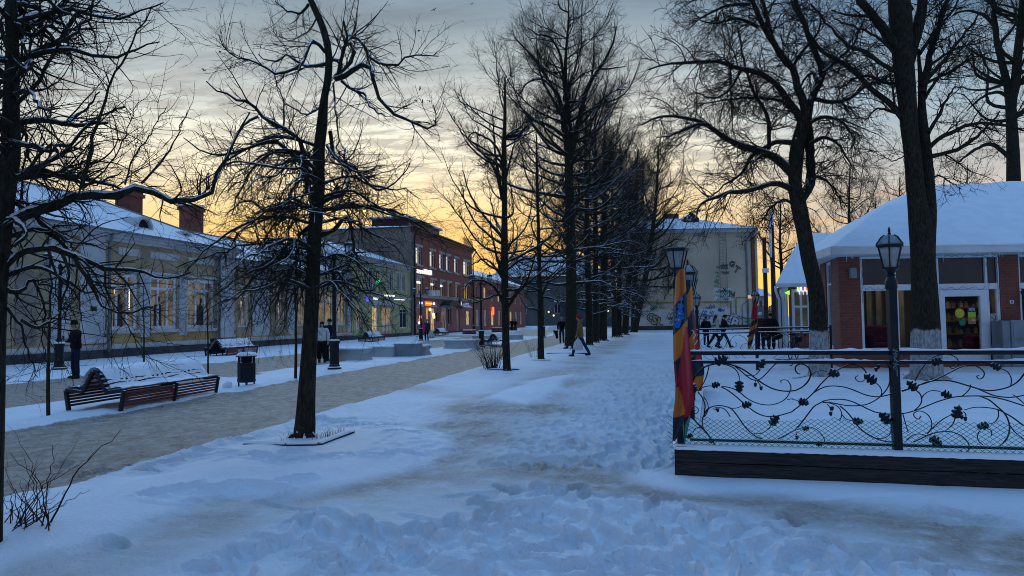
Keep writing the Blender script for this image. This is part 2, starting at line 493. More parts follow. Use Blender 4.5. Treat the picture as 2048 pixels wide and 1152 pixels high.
# the fenced bed on the right: corner, front line, left line
FC = Vector(g2(1350, 950)); FR = Vector(g2(2048, 978)); FDIR = (FR-FC).normalized()
FL = P(1393, 640, 20.6); FLD = (Vector((FL.x+.02, FL.y))-FC).normalized()
FEND = FC+FLD*15.2
BED = [tuple(FC), tuple(FC+FDIR*14), tuple(FC+FDIR*14+Vector((0, 13))), tuple(FEND)]
ROADX = (-9.9, -5.9)
MAINP = [g2(*p) for p in ((820, 1000), (920, 900), (1010, 830), (1110, 762), (1185, 712), (1235, 684), (1268, 662))]
TRAILR = [g2(*p) for p in ((2300, 1140), (2048, 1100), (1800, 1050), (1560, 1005), (1330, 962), (1150, 935), (960, 925))]
TRAILL = [g2(*p) for p in ((-100, 1300), (150, 1120), (420, 1045), (620, 975), (800, 915), (900, 870), (950, 800))]
CROSS = [g2(*p) for p in ((1080, 815), (960, 800), (840, 775), (700, 790))]
BEDL = [g2(*p) for p in ((-300, 1010), (60, 985), (330, 945), (500, 925), (540, 950), (420, 1000), (250, 1060), (60, 1120), (-300, 1300))]
PATCH = [g2(*p) for p in ((955, 795), (1060, 758), (1160, 745), (1120, 785), (1065, 815))]
MOUND = g2(655, 905)
def base_z(x, y):
    x = np.asarray(x, float); y = np.asarray(y, float)
    bed = inpoly(x, y, BED)
    z = np.where(bed > 0, sst(bed, .06, .20)*(.275-.275*sst(y, 8.5, 17.5)), 0.0)
    # ploughed snow along the boards and the road edge, low banks
    m = np.hypot((x-MOUND[0])/1.55, (y-MOUND[1])/2.3)
    z = z+.085*sst(-m, -1.08, -.5)
    z = z+.05*sst(inpoly(x, y, BEDL), -.1, .5)+.03*sst(inpoly(x, y, PATCH), -.2, .5)
    # the road lies a little lower than the snow beside it
    rd = np.minimum(x-ROADX[0], ROADX[1]-x)
    z = z-.055*sst(rd, -.25, .35)*sst(-y, -150, -90)
    return z
def GZ(x, y): return float(base_z(np.array([x]), np.array([y]))[0])
def GB(px, py):
    """the ground point seen at a pixel"""
    p = G(px, py)
    for _ in range(4): p = G(px, py, GZ(p.x, p.y))
    return p
def make_ground():
    fwd = math.pi/2+YAW
    fine = np.arange(R(-46), R(46), R(.105)); coarse = np.arange(R(46)+R(.105), 2*math.pi-R(46)-R(2), R(4))
    th = np.concatenate([fine, coarse])+fwd; nf = len(fine)
    r = [.4, 1, 1.7, 2.4, 3.0]
    while r[-1] < 75: r.append(r[-1]*(1.0044 if r[-1] < 13 else 1.0075))
    while r[-1] < 2600: r.append(r[-1]*1.3)
    r = np.array(r); RR, TH = np.meshgrid(r, th, indexing='ij')
    x = RR*np.cos(TH); y = RR*np.sin(TH)
    z = base_z(x, y)
    wob = fbm(x*.5, y*.5, 3, 5)*.35
    bedin = inpoly(x, y, BED)
    mp = polydist(x, y, MAINP)+wob*.7; tr = polydist(x, y, TRAILR)+wob*.8; tl = polydist(x, y, TRAILL)+wob*.8; cr = polydist(x, y, CROSS)+wob
    m = np.hypot((x-MOUND[0])/1.55, (y-MOUND[1])/2.3)
    smooth = np.clip(sst(-m, -1.05, -.85)+sst(inpoly(x, y, BEDL)+wob*.4, 0, .25)+sst(inpoly(x, y, PATCH)+wob*.3, 0, .3)+sst(bedin, -.0, .1), 0, 1)
    near_board = sst(-polydist(x, y, [tuple(FC+FDIR*.3), tuple(FC+FDIR*9)])-wob*.6, -.95, -.45)
    smooth = np.maximum(smooth, near_board)
    smooth = np.maximum(smooth, sst(x, 40, 60))
    rdist = np.minimum(x-ROADX[0], ROADX[1]-x)+wob*.35+perlin(x*2.3, y*.8, 9)*.12
    road = sst(rdist, -.15, .2)
    plz = sst(np.minimum(x+18.2, -12.4-x)+wob*.9+perlin(x*1.1, y*.25, 3)*.5, -.2, .5)
    plz2 = sst(y+wob*4, 60, 74)*sst(-x, 9, 11)*sst(x, -24, -22)*.8
    plz = np.maximum(plz, plz2)
    packed = np.clip(np.maximum.reduce([sst(-mp, -1.25, -.55), sst(-tr, -.95, -.35), sst(-tl, -.8, -.3), .8*sst(-cr, -1.1, -.4)]), 0, 1)
    path_r = sst(x+3.9+wob*.5, -.1, .5)*sst(-bedin, .25, .8)*sst(y, 7.2, 9.5)
    packed = np.maximum(packed, path_r*.55*sst(.25-x+wob, 0, .6))
    fade = np.clip(1.4-RR/26, 0, 1); fade2 = np.clip(1.3-RR/55, 0, 1)
    tramp = (1-smooth)*(1-np.maximum(road, plz))*sst(x, -16, -9)
    # broken trodden snow: clods, ridges and dents
    ridg = np.abs(perlin(x*2.6+.4*perlin(x*5, y*5, 2), y*2.6, 21)); ridg2 = np.abs(perlin(x*5.5, y*5.5, 22)); ridg3 = np.abs(perlin(x*12, y*12, 23))
    foot = .010*fbm(x*1.6, y*1.6, 3, 25)-.012*sst(ridg, .25, .5)-.010*sst(ridg2, .25, .5)+.007*(.35-ridg3)+.006*fbm(x*7, y*7, 2, 28)
    z = z+tramp*fade*foot*(1-.8*packed)
    z = z+tramp*fade2*.022*fbm(x*1.1, y*1.1, 3, 31)
    z = z-packed*(1-smooth)*.03
    z = z+.012*fbm(x*.35, y*.35, 3, 41)+smooth*.006*fbm(x*1.7, y*.9, 3, 44)*fade2
    z = z+np.maximum(road, plz)*fade2*(.010*fbm(x*2.2, y*1.1, 4, 51, .6))
    # thrown-up snow along the road edges and under the benches
    edge = np.exp(-((rdist+.25)/.22)**2)*(1-road)
    z = z+edge*fade2*(.03+.05*np.clip(perlin(x*2.2, y*1.6, 61), -.2, 1))
    z = np.where(RR > 75, z-.0, z)
    SD, SR = np.zeros_like(z), np.zeros_like(z)
    def bilerp_stamp(cx, cy, ang, la, lb, dep, rim=.4):
        rr = math.hypot(cx, cy); t = (math.atan2(cy, cx)-fwd+math.pi) % (2*math.pi)-math.pi
        if rr < 3.1 or rr > 60 or abs(t) > R(45): return
        i = int(np.searchsorted(r, rr)); di = int(2.2*la/(rr*.0044))+2; j = int((t+R(46))/R(.105)); dj = int(2.2*la/rr/R(.105))+2
        s = (slice(max(i-di, 0), i+di), slice(max(j-dj, 0), min(j+dj, nf)))
        X = x[s]-cx; Y = y[s]-cy; a = X*math.cos(ang)+Y*math.sin(ang); b = -X*math.sin(ang)+Y*math.cos(ang)
        e = np.sqrt((a/la)**2+(b/lb)**2)
        w = 1+.13*perlin(X*11+cx*31, Y*11+cy*17, 77)
        SD[s] = np.minimum(SD[s], -dep*np.exp(-(e*w/1.0)**6)); SR[s] = np.maximum(SR[s], dep*rim*np.exp(-((e*w-1.33)/.26)**2))
    def packed_at(p): return float(max(sst(-polydist(np.array([p.x]), np.array([p.y]), q), -.9, -.4)[0] for q in (MAINP, TRAILR, TRAILL)))
    rg = random.Random(3)
    for _ in range(190):                               # the trodden foreground
        px, py = rg.uniform(120, 1950), 900+250*rg.random()**.8
        p = G(px, py)
        if packed_at(p) > .5 and rg.random() < .93: continue
        if inpoly(np.array([p.x]), np.array([p.y]), BED)[0] > -.5 or inpoly(np.array([p.x]), np.array([p.y]), BEDL)[0] > 0: continue
        if math.hypot((p.x-MOUND[0])/1.55, (p.y-MOUND[1])/2.3) < 1.05: continue
        d = polydist(np.array([p.x]), np.array([p.y]), [tuple(FC), tuple(FC+FDIR*9)])[0]
        if d < .9 and p.x > FC.x: continue
        k = rg.uniform(.5, 1.0)
        bilerp_stamp(p.x, p.y, rg.gauss(1.75, .6), .15*rg.uniform(.85, 1.5), .065*rg.uniform(.9, 1.3), .11*k, .22)
    for _ in range(64):                                # criss-crossing walkers
        p = G(rg.uniform(150, 1900), rg.uniform(930, 1150)); a = rg.choice((1.75, 1.75, 2.6, .5, 1.2))+rg.gauss(0, .25); x0, y0 = p.x, p.y
        for q in range(rg.randint(4, 11)):
            if packed_at(Vector((x0, y0))) > .6: x0 += math.cos(a)*.38; y0 += math.sin(a)*.38; continue
            if inpoly(np.array([x0]), np.array([y0]), BED)[0] < -.9 and inpoly(np.array([x0]), np.array([y0]), BEDL)[0] < 0 and math.hypot((x0-MOUND[0])/1.55, (y0-MOUND[1])/2.3) > 1.05: bilerp_stamp(x0-math.sin(a)*.09*(-1)**q, y0+math.cos(a)*.09*(-1)**q, a+rg.gauss(0, .12), .16*rg.uniform(.9, 1.5), .062, .11*rg.uniform(.6, 1), .25)
            x0 += math.cos(a)*.38; y0 += math.sin(a)*.38
    for _ in range(16):                                # long scuffs
        p = G(rg.uniform(350, 1900), rg.uniform(985, 1150)); a = rg.gauss(.4, .5); L = rg.uniform(.4, 1.1)
        for q in np.linspace(0, 1, int(L/.06)): bilerp_stamp(p.x+math.cos(a)*q*L, p.y+math.sin(a)*q*L, a, .13, .06, .018, .3)
    for _ in range(1700):                               # prints on the beaten way and beside the fence
        y0 = 8+20*rg.random()**1.2; x0 = rg.uniform(-3.4, .25+.06*y0); k = .3+.7*sst(np.array(x0), -2.2, -.3)
        if inpoly(np.array([x0]), np.array([y0]), BED)[0] > -.15 or inpoly(np.array([x0]), np.array([y0]), PATCH)[0] > 0: continue
        bilerp_stamp(x0, y0, rg.gauss(1.6, .35), .15, .065, .055*k, .4)
    yy = 7.9                                           # one walker's line along the boards
    while yy < 22:
        for sgn in (-1, 1):
            xx = FC.x+(yy-FC.y)*FLD.x/FLD.y-.42+sgn*.1+rg.gauss(0, .03); bilerp_stamp(xx, yy, 1.6, .15, .06, .07, .35); yy += .33
    for a, b, k in (((560, 935), (860, 905), 8), ((300, 995), (620, 965), 8), ((330, 915), (620, 925), 12), ((200, 930), (520, 880), 16), ((620, 835), (830, 870), 14)):
        for q in range(k):
            f = q/k; p = G(a[0]+(b[0]-a[0])*f+rg.gauss(0, 9), a[1]+(b[1]-a[1])*f+rg.gauss(0, 5)); p.x < ROADX[1]+.2 or bilerp_stamp(p.x, p.y, rg.gauss(.4, .5), .17, .08, .05, .5)
    for px, py in ((330, 1000), (350, 1006), (385, 992), (470, 985), (500, 990)):
        p = G(px, py); bilerp_stamp(p.x, p.y, .3, .22, .09, .04, .4)
    # a tyre track by the bench
    for q in np.linspace(0, 1, 90):
        cx, cy = -9.75+.12*math.sin(q*5), 9.0+q*5
        for s in (-1, 1): bilerp_stamp(cx-.12*s, cy, .8*s+1.57, .10, .02, .018, .4)
    z = z+SD+np.where(SD > -.012, SR*np.clip(1+SD/.012, 0, 1), 0)
    dirt = np.clip(1.25*sst(-tr, -1.05, -.1)+.62*sst(-tl, -.85, -.1)+.48*sst(-mp, -1.25, -.2)+.5*sst(-cr, -1.0, -.1)+.24*path_r, 0, 1)*(1-smooth)
    dirt = np.clip(dirt*(.85+.7*perlin(x*.8, y*.8, 71)), 0, 1)
    hard = np.clip(np.maximum(road, plz*.86), 0, 1)
    far = sst(RR, 60, 110); hard = hard*(1-far*.3)
    nr, nt = x.shape
    I = np.arange(nr*nt).reshape(nr, nt)
    a = I[:-1, :]; b = np.roll(I, -1, 1)[:-1, :]; c = np.roll(I, -1, 1)[1:, :]; d = I[1:, :]
    faces = np.stack([a, d, c, b], -1).reshape(-1, 4)
    cx = x.ravel()[faces].mean(1); hv = hard.ravel()[faces].mean(1); rv = road.ravel()[faces].mean(1); bv = bedin.ravel()[faces].min(1)
    jump = z.ravel()[faces]; V = np.stack([x, y, z], -1).reshape(-1, 3)
    cls = np.where(rv > .5, 1, np.where(hv > .5, 2, 0))
    t = NT('ground')
    v = t.pos(); vs = t.pos((1, .75, 1))
    n1 = t.noise(v, 3.5, 8, .62); n2 = t.noise(v, 26, 6, .65); n3 = t.noise(vs, 4.2, 8, .68); n4 = t.noise(v, .6, 4, .55)
    n5 = t.noise(vs, 11, 5, .65)
    snowc = t.mix(t.mapr(n4, .3, .7), (.77, .79, .83), (.86, .87, .89))
    da = t.math('MULTIPLY', t.attr('dirt'), t.mapr(t.math('ADD', t.math('MULTIPLY', n1, .6), t.math('MULTIPLY', n2, .4)), .28, .54))
    dirtc = t.mix(t.mapr(n2, .35, .65), (.27, .20, .15), (.50, .42, .355))
    c = t.mix(t.math('MULTIPLY', da, .9), snowc, dirtc)
    hardc = t.mix(t.mapr(t.math('ADD', t.math('ADD', t.math('MULTIPLY', n3, .35), t.math('MULTIPLY', n5, .3)), t.math('MULTIPLY', n2, .35)), .38, .60), (.19, .138, .10), (.47, .385, .315))
    hardc = t.mix(t.mapr(t.math('ADD', t.math('MULTIPLY', n3, .6), t.math('MULTIPLY', n4, .4)), .58, .72, 0, .55), hardc, (.66, .66, .67))
    hardc = t.mix(t.mapr(n2, .52, .72, 0, .6), hardc, (.12, .10, .08))
    hf = t.mapr(t.math('ADD', t.attr('hard'), t.math('MULTIPLY', t.math('SUBTRACT', n1, .5), .7)), .35, .65)
    c = t.mix(hf, c, hardc)
    t.link(c, t.b.inputs['Base Color'])
    t.b.inputs['Roughness'].default_value = .7; t.b.inputs['Specular IOR Level'].default_value = .25
    t.bump(t.math('ADD', t.math('ADD', t.math('ADD', t.math('MULTIPLY', n1, 1.0), t.math('MULTIPLY', n2, .5)), t.math('MULTIPLY', t.noise(v, 70, 4, .6), .22)), t.math('MULTIPLY', t.attr('tramp'), t.math('MULTIPLY', t.noise(v, 9, 6, .7), 1.6))), .8, .04)
    for k, nm in ((0, 'snow_ground'), (1, 'road'), (2, 'pavement')):
        fk = faces[cls == k]
        if not len(fk): continue
        u, inv = np.unique(fk, return_inverse=True)
        me = mesh_np(nm, V[u], inv.reshape(-1, 4), True, {'dirt': dirt.ravel()[u], 'hard': hard.ravel()[u], 'tramp': np.clip(tramp, 0, 1).ravel()[u]})
        tag(put(nm, me, t.m), kind='structure')
make_ground()
# ---------------------------------------------------------------- trees
def nrm(a): return a/np.maximum(np.linalg.norm(a, axis=-1, keepdims=True), 1e-9)
def tubes(pts, rad, sides, snow):
    """pts (N,S,3), rad (N,S) -> verts, quads, snow attribute"""
    N, S, _ = pts.shape
    T = nrm(np.gradient(pts, axis=1))
    m = np.abs(nrm(T.mean(1))[:, 2]) > .85
    ref = np.where(m[:, None], np.array([1., 0, 0]), np.array([0, 0, 1.]))[:, None, :]
    u = nrm(np.cross(T, np.broadcast_to(ref, T.shape))); v = np.cross(T, u)
    a = np.arange(sides)*2*math.pi/sides+.5
    D = np.cos(a)[None, None, :, None]*u[:, :, None, :]+np.sin(a)[None, None, :, None]*v[:, :, None, :]
    V = pts[:, :, None, :]+rad[:, :, None, None]*D
    sv = np.clip((rad-.003)/.009, 0, 1)*snow
    th = np.clip(D[..., 2]-.25, 0, 1)*np.minimum(rad*.8, .022)[:, :, None]*sv[:, :, None]*(rad < .14)[:, :, None]
    V[..., 2] += th
    A = np.broadcast_to(sv[:, :, None], V.shape[:3])
    i = np.arange(N*S*sides).reshape(N, S, sides)
    q = np.stack([i[:, :-1], np.roll(i, -1, 2)[:, :-1], np.roll(i, -1, 2)[:, 1:], i[:, 1:]], -1).reshape(-1, 4)
    return V.reshape(-1, 3), q, A.reshape(-1)
def resample(p, n):
    p = np.array([tuple(q) for q in smooth_curve(p, 8)]); d = np.r_[0, np.cumsum(np.linalg.norm(np.diff(p, axis=0), axis=1))]
    t = np.linspace(0, d[-1], n)
    return np.stack([np.interp(t, d, p[:, k]) for k in range(3)], -1)
class Tree:
    def __init__(s, seed, snow=1.0): s.rg = np.random.default_rng(seed); s.snow = snow; s.parts = {'trunk': [], 'crown': []}; s.src = []
    def limb(s, pts, r0, r1, n=14, part='trunk', sides=8, knob=0.0, src=True):
        p = resample(pts, n); L = np.linalg.norm(p[0]-p[-1])
        p[1:-1] += s.rg.normal(0, .006+.008*min(L, 2), (n-2, 3))*(np.linspace(0, 1, n)[1:-1, None])
        r = np.linspace(r0, r1, n)*(1+knob*s.rg.normal(0, 1, n))
        s.parts[part].append((p[None], r[None], sides, s.snow))
        if src: s.src.append((p, r))
        return p, r
    def sources(s, a=0, b=None):
        q = s.src[a:b]; n = 14
        P = np.stack([x[0] if len(x[0]) == n else np.stack([np.interp(np.linspace(0, 1, n), np.linspace(0, 1, len(x[0])), x[0][:, k]) for k in range(3)], -1) for x in q])
        Rr = np.stack([x[1] if len(x[1]) == n else np.interp(np.linspace(0, 1, n), np.linspace(0, 1, len(x[1])), x[1]) for x in q])
        return P, Rr
    def spawn(s, P, Rr, dens, t0, t1, l0, l1, a0, a1, rr, rmin, rmax, tl=.5):
        rg = s.rg; N, S, _ = P.shape
        ln = np.linalg.norm(np.diff(P, axis=1), axis=2).sum(1)
        cnt = rg.poisson(dens*ln*(t1-t0)); idx = np.repeat(np.arange(N), cnt); M = len(idx)
        t = rg.uniform(t0, t1, M); f = t*(S-1); k = np.minimum(f.astype(int), S-2); w = (f-k)[:, None]
        pos = P[idx, k]*(1-w)+P[idx, k+1]*w; tan = nrm(P[idx, k+1]-P[idx, k]); rad = Rr[idx, k]*(1-w[:, 0])+Rr[idx, k+1]*w[:, 0]
        q = rg.normal(size=(M, 3)); q = nrm(q-tan*(q*tan).sum(1, keepdims=True)); a = np.radians(rg.uniform(a0, a1, M))[:, None]
        D = tan*np.cos(a)+q*np.sin(a)
        L = rg.uniform(l0, l1, M)*(1-tl*t)
        return pos, D, L, np.clip(rad*rr, rmin, rmax)*rg.uniform(.75, 1.15, M)
    def grow(s, pos, D, L, r0, S, jit, trop, rend, sides, part='crown', curl=.12, snow=None):
        rg = s.rg; M = len(pos)
        pts = np.zeros((M, S, 3)); pts[:, 0] = pos; c = rg.normal(0, curl, (M, 3)); tz = np.zeros((M, 3)); tz[:, 2] = trop
        st = (L/(S-1))[:, None]
        for k in range(1, S):
            D = nrm(D+c+tz+rg.normal(0, jit, (M, 3))); pts[:, k] = pts[:, k-1]+D*st
        if True:
            lowest = pts[:, :, 2].min(1); keep = lowest > .25
            pts, r0 = pts[keep], r0[keep]; M = len(pts)
        rad = r0[:, None]*np.linspace(1, rend, S)[None]
        s.parts[part].append((pts, rad, sides, s.snow if snow is None else snow))
        return pts, rad
    def finish(s, name, label, base, m, group=None, cat='tree', decimate=None):
        o = thing(name, label, cat, base, group)
        for part, items in s.parts.items():
            vs, fs, at, c = [], [], [], 0
            for P_, r_, sd, sn in items:
                if not len(P_): continue
                v, q, a = tubes(P_, r_, sd, sn); vs.append(v); fs.append(q+c); at.append(a); c += len(v)
            if not vs: continue
            me = mesh_np(part, np.concatenate(vs)-np.array(base), np.concatenate(fs), True, {'snow': np.concatenate(at)})
            put(part, me, m, o)
        return o
def flare(t, base, r, h=.35, n=9):
    """root flare"""
    for k in range(n):
        a = k/n*2*math.pi+t.rg.uniform(-.2, .2); l = r*t.rg.uniform(1.5, 2.1)
        b = Vector(base)
        t.limb([b+Vector((math.cos(a)*r*.55, math.sin(a)*r*.55, h)), b+Vector((math.cos(a)*r*.95, math.sin(a)*r*.95, h*.35)), b+Vector((math.cos(a)*l, math.sin(a)*l, -.05))], r*.5, r*.28, 6, src=False, sides=6)
def traced(t, pts, d, w0, w1, amp=.4, n=16, d1=None, src=True, knob=.05):
    """a limb given by image points, reaching towards or away from the camera by up to amp metres"""
    k = len(pts); s = t.rg.uniform(-1, 1)*amp if d1 is None else d1
    c = t.rg.uniform(-.3, .3)*amp
    out = [P(x, y, d+s*(i/(k-1))+c*math.sin(math.pi*i/(k-1))) for i, (x, y) in enumerate(pts)]
    return t.limb(out, w0/2*d/FPX, w1/2*d/FPX, n, knob=knob, src=src)
def crop(o, sc, pts): return [(o[0]+x/sc, o[1]+y/sc) for x, y in pts]

# -- the linden on the mound -------------------------------------------------
def linden_mid():
    t = Tree(11); b = GB(608, 872); d = depth(b)
    T = [(608, 874, 44), (610, 855, 37), (613, 790, 33), (619, 690, 31), (624, 600, 29), (628, 500, 28), (630, 460, 27), (637, 375, 28), (637, 312, 26), (644, 250, 25), (648, 200, 23), (656, 158, 22), (658, 120, 15), (656, 95, 15), (648, 62, 14), (633, 25, 13), (619, -5, 11), (604, -70, 7), (600, -130, 3)]
    p = [P(x, y, d) for x, y, w in T]; n = 40; q = resample(p, n); r = np.interp(np.linspace(0, 1, n), np.linspace(0, 1, len(T)), [w/2*d/FPX for x, y, w in T])
    t.parts['trunk'].append((q[None], r[None], 14, 1.0)); flare(t, b, .105, .14, 7)
    c = lambda *a: crop((350, 0), 2.4, a)
    up0 = len(t.src)
    for pts, w0, w1 in (
        (c((770, 380), (830, 360), (870, 325), (930, 312), (950, 380), (970, 460), (1010, 510), (1070, 555), (1150, 595), (1230, 620), (1255, 580), (1240, 505)), 11, 2),
        (c((770, 365), (810, 335), (850, 290), (862, 230), (830, 200), (845, 168), (900, 210), (940, 270), (1000, 310), (1060, 315), (1130, 270), (1265, 270)), 8, 2),
        (c((785, 355), (808, 240), (825, 180), (810, 105)), 9, 4), (c((800, 390), (850, 430), (920, 460), (935, 515), (1010, 560)), 6, 2.5),
        (c((720, 310), (640, 320), (590, 300), (535, 262), (480, 300), (400, 260)), 7, 2),
        (c((720, 250), (690, 215), (655, 198), (640, 240), (600, 315), (540, 345), (470, 345), (400, 300), (310, 275), (240, 230), (210, 170)), 7, 1.6),
        (c((735, 300), (770, 288), (800, 320), (795, 350)), 7, 5), (c((640, 25), (600, 65), (540, 50), (480, 5)), 6, 2), (c((690, 70), (640, 150), (560, 190), (470, 150)), 4, 1.5),
        (c((640, 930), (622, 780), (604, 690), (585, 660), (520, 620), (450, 580), (390, 520), (360, 485), (290, 480), (220, 450), (150, 390)), 12, 2),
        (c((650, 830), (560, 740), (490, 680), (440, 680), (340, 715), (270, 745), (200, 745), (120, 710), (40, 660)), 9, 1.6),
        (c((745, 630), (770, 750), (870, 810), (920, 880), (980, 915), (1040, 890), (1130, 780)), 8, 2),
        (c((700, 980), (745, 950), (800, 935), (832, 870), (822, 790), (800, 700)), 9, 3), (c((730, 700), (790, 780), (890, 830), (990, 800)), 6, 1.6),
        (c((700, 1130), (770, 1100), (822, 1038), (850, 1120), (870, 1240), (930, 1340)), 10, 2.5), (c((640, 1000), (560, 950), (500, 1000), (440, 1010), (330, 960), (240, 1040)), 8, 1.6),
        (c((690, 520), (620, 550), (530, 500)), 5, 2), (c((760, 400), (775, 560), (790, 760), (840, 900)), 4, 2), (c((660, 1080), (590, 1150), (600, 1300), (560, 1400)), 9, 2),
        (c((520, 640), (520, 480), (480, 380), (470, 300)), 4, 1.4), (c((400, 560), (330, 600), (270, 700), (200, 850), (120, 940), (0, 960)), 5, 1.4)):
        traced(t, pts, d, w0, w1, .9)
    up1 = len(t.src)
    # hanging limbs of the lower crown
    rg = t.rg
    for k in range(44):
        z = rg.uniform(1.9, 3.9); f = z/6.2; a = rg.uniform(0, 2*math.pi); L = rg.uniform(.6, 1.6)*(1.1-.15*(z-2))
        L *= 1.28; c0 = q[min(int(np.searchsorted(q[:, 2], z)), n-1)]; h = Vector((math.cos(a), math.sin(a), 0)); s0 = Vector(c0)
        drop = rg.uniform(.2, .8)
        side = Vector((-h.y, h.x, 0))*rg.uniform(-.25, .25)
        t.limb([s0, s0+h*L*.3+Vector((0, 0, .12)), s0+h*L*.55+side*rg.uniform(-1.5, 2)+Vector((0, 0, .05-drop*.15+rg.normal(0, .07))), s0+h*L*.85+side*1.6+Vector((0, 0, -drop*.5)), s0+h*L+side*1.5+Vector((0, 0, -drop))], .019*rg.uniform(.7, 1.3), .005, 14, knob=.10)
    Pu, Ru = t.sources(up0, up1); Pl, Rl = t.sources(up1)
    a, ra = t.grow(*t.spawn(Pu, Ru, 13, .08, 1, .3, 1.05, 25, 75, .5, .0035, .009, .3), 8, .10, .035, .35, 4, curl=.07)
    e, re = t.grow(*t.spawn(a, ra, 10, .1, 1, .14, .45, 25, 65, .7, .0022, .0045), 6, .12, .03, .4, 3, curl=.08)
    t.grow(*t.spawn(e, re, 5, .15, 1, .06, .2, 25, 60, .8, .0017, .003), 4, .14, .02, .5, 3)
    a, ra = t.grow(*t.spawn(Pl, Rl, 14, .10, 1, .2, 1.0, 25, 80, .55, .0035, .010, .3), 8, .12, -.05, .35, 4, curl=.10)
    e, re = t.grow(*t.spawn(a, ra, 7.5, .1, 1, .15, .55, 25, 65, .7, .0024, .005), 6, .14, -.05, .4, 3, curl=.10)
    t.grow(*t.spawn(e, re, 5, .15, 1, .06, .2, 25, 60, .8, .0017, .003), 4, .16, -.03, .5, 3)
    t.finish('linden_tree', 'gnarled bare tree with drooping snowy twigs on the smooth snow mound', b, BARK)
linden_mid()

def linden_left():
    t = Tree(23); d = 5.4; b = GB(-20, 1085); d = depth(b)
    T = [(-26, 1090, 52), (-18, 930, 44), (-14, 827, 40), (-10, 636, 40), (0, 493, 38), (13, 375, 36), (23, 300, 34), (22, 208, 29), (25, 104, 22), (22, 0, 18), (15, -150, 20), (20, -300, 8)]
    p = [P(x, y, d) for x, y, w in T]; n = 36; q = resample(p, n); r = np.interp(np.linspace(0, 1, n), np.linspace(0, 1, len(T)), [w/2*d/FPX for x, y, w in T])
    t.parts['trunk'].append((q[None], r[None], 14, 1.0)); 
    c = lambda *a: crop((0, 0), 2.4, a); e5 = lambda *a: crop((0, 350), 2.0955, a)
    for pts, w0, w1, s in (
        (c((60, 1060), (130, 1025), (200, 1000), (300, 985), (360, 945), (430, 935), (540, 945), (600, 930), (640, 905), (690, 893), (740, 925), (830, 960), (900, 960), (960, 935), (1040, 880), (1090, 740), (1150, 620), (1200, 540)), 22, 3, .5),
        (c((390, 900), (420, 800), (470, 580), (500, 510), (540, 390), (580, 280), (660, 170), (730, 30)), 8, 2, -.2),
        (c((60, 290), (90, 285), (200, 240), (280, 190), (330, 110), (350, 88), (390, 58)), 17, 7, .3),
        (c((60, 520), (120, 460), (180, 400), (230, 290), (310, 190), (400, 120), (440, 50), (485, -20)), 8, 4, -.3),
        (c((40, 610), (100, 590), (200, 580), (300, 590), (400, 597), (520, 590)), 14, 5, .2), (c((330, 585), (370, 550), (420, 520), (480, 440)), 7, 2.5, .1),
        (c((30, 680), (80, 690), (170, 702), (240, 722), (340, 690)), 12, 3, -.4),
        (c((600, 885), (640, 760), (720, 640), (800, 512)), 4, 1.5, .2), (c((680, 880), (790, 760), (840, 670), (900, 530)), 5, 1.5, .1), (c((400, 905), (520, 800), (580, 690), (665, 490)), 4, 1.4, .2),
        (c((380, 930), (430, 720), (480, 690)), 4, 2, .2), (c((70, 130), (150, 170), (260, 100), (340, -10)), 8, 3, .2), (c((60, 80), (40, 40), (110, 10), (200, -60)), 9, 4, .2),
        (c((60, 460), (150, 440), (200, 520), (280, 520)), 9, 3, -.5), (c((40, 850), (120, 830), (250, 690), (330, 850), (440, 830), (500, 810)), 8, 2, -.4),
        (e5((20, 380), (60, 345), (100, 320), (200, 308), (300, 330), (380, 370), (440, 390), (520, 400), (570, 392), (640, 420), (720, 435), (800, 408)), 15, 3, .4),
        (e5((310, 340), (330, 380), (370, 440), (400, 490), (430, 540), (480, 572), (550, 577), (640, 555)), 9, 2.5, .2),
        (e5((10, 470), (50, 492), (85, 490), (110, 465), (140, 440), (240, 480)), 10, 3, .2), (e5((90, 610), (160, 640), (230, 590), (290, 550)), 7, 3, .4),
        (e5((20, 190), (70, 195), (110, 240), (60, 300)), 12, 6, -.2), (e5((30, 560), (90, 640), (120, 760), (160, 850)), 6, 1.5, .3), (e5((140, 440), (190, 560), (180, 700), (210, 830)), 5, 1.5, .4),
        (e5((260, 330), (290, 420), (260, 560), (320, 640)), 6, 1.5, .3), (e5((440, 390), (450, 500), (540, 640), (600, 770)), 4, 1.2, .3), (e5((200, 308), (240, 420), (330, 520), (340, 600)), 6, 2, .2),
        (e5((20, 100), (120, 150), (220, 240), (320, 290), (470, 300)), 9, 2, .3)):
        traced(t, pts, d, w0, w1, .3, d1=s*1.3)
    rg = t.rg
    for k in range(30):                                # gnarled, pruned side limbs
        z = rg.uniform(2.0, 5.6); s0 = Vector(q[min(int(np.searchsorted(q[:, 2], z)), n-1)]); a = rg.uniform(0, 2*math.pi); pts = [s0]; L = rg.uniform(.10, .24); e = rg.uniform(-.2, .7)
        for j in range(5): a += rg.normal(0, .5); e += rg.normal(0, .55); pts.append(pts[-1]+Vector((math.cos(a)*math.cos(e), math.sin(a)*math.cos(e), math.sin(e)))*L)
        t.limb(pts, rg.uniform(.012, .022), .006, 14, knob=.14)
    for k in range(26):
        z = rg.uniform(1.7, 4.6); a = rg.uniform(0, 2*math.pi); L = rg.uniform(.5, 1.3)
        s0 = Vector(q[min(int(np.searchsorted(q[:, 2], z)), n-1)]); h = Vector((math.cos(a), math.sin(a), 0)); dr = rg.uniform(.1, .7)*(1 if z < 2.6 else -.4)
        t.limb([s0, s0+h*L*.35+Vector((0, 0, .1)), s0+h*L*.7+Vector((0, 0, -dr*.3)), s0+h*L+Vector((0, 0, -dr))], .02, .004, 14, knob=.06)
    Pu, Ru = t.sources()
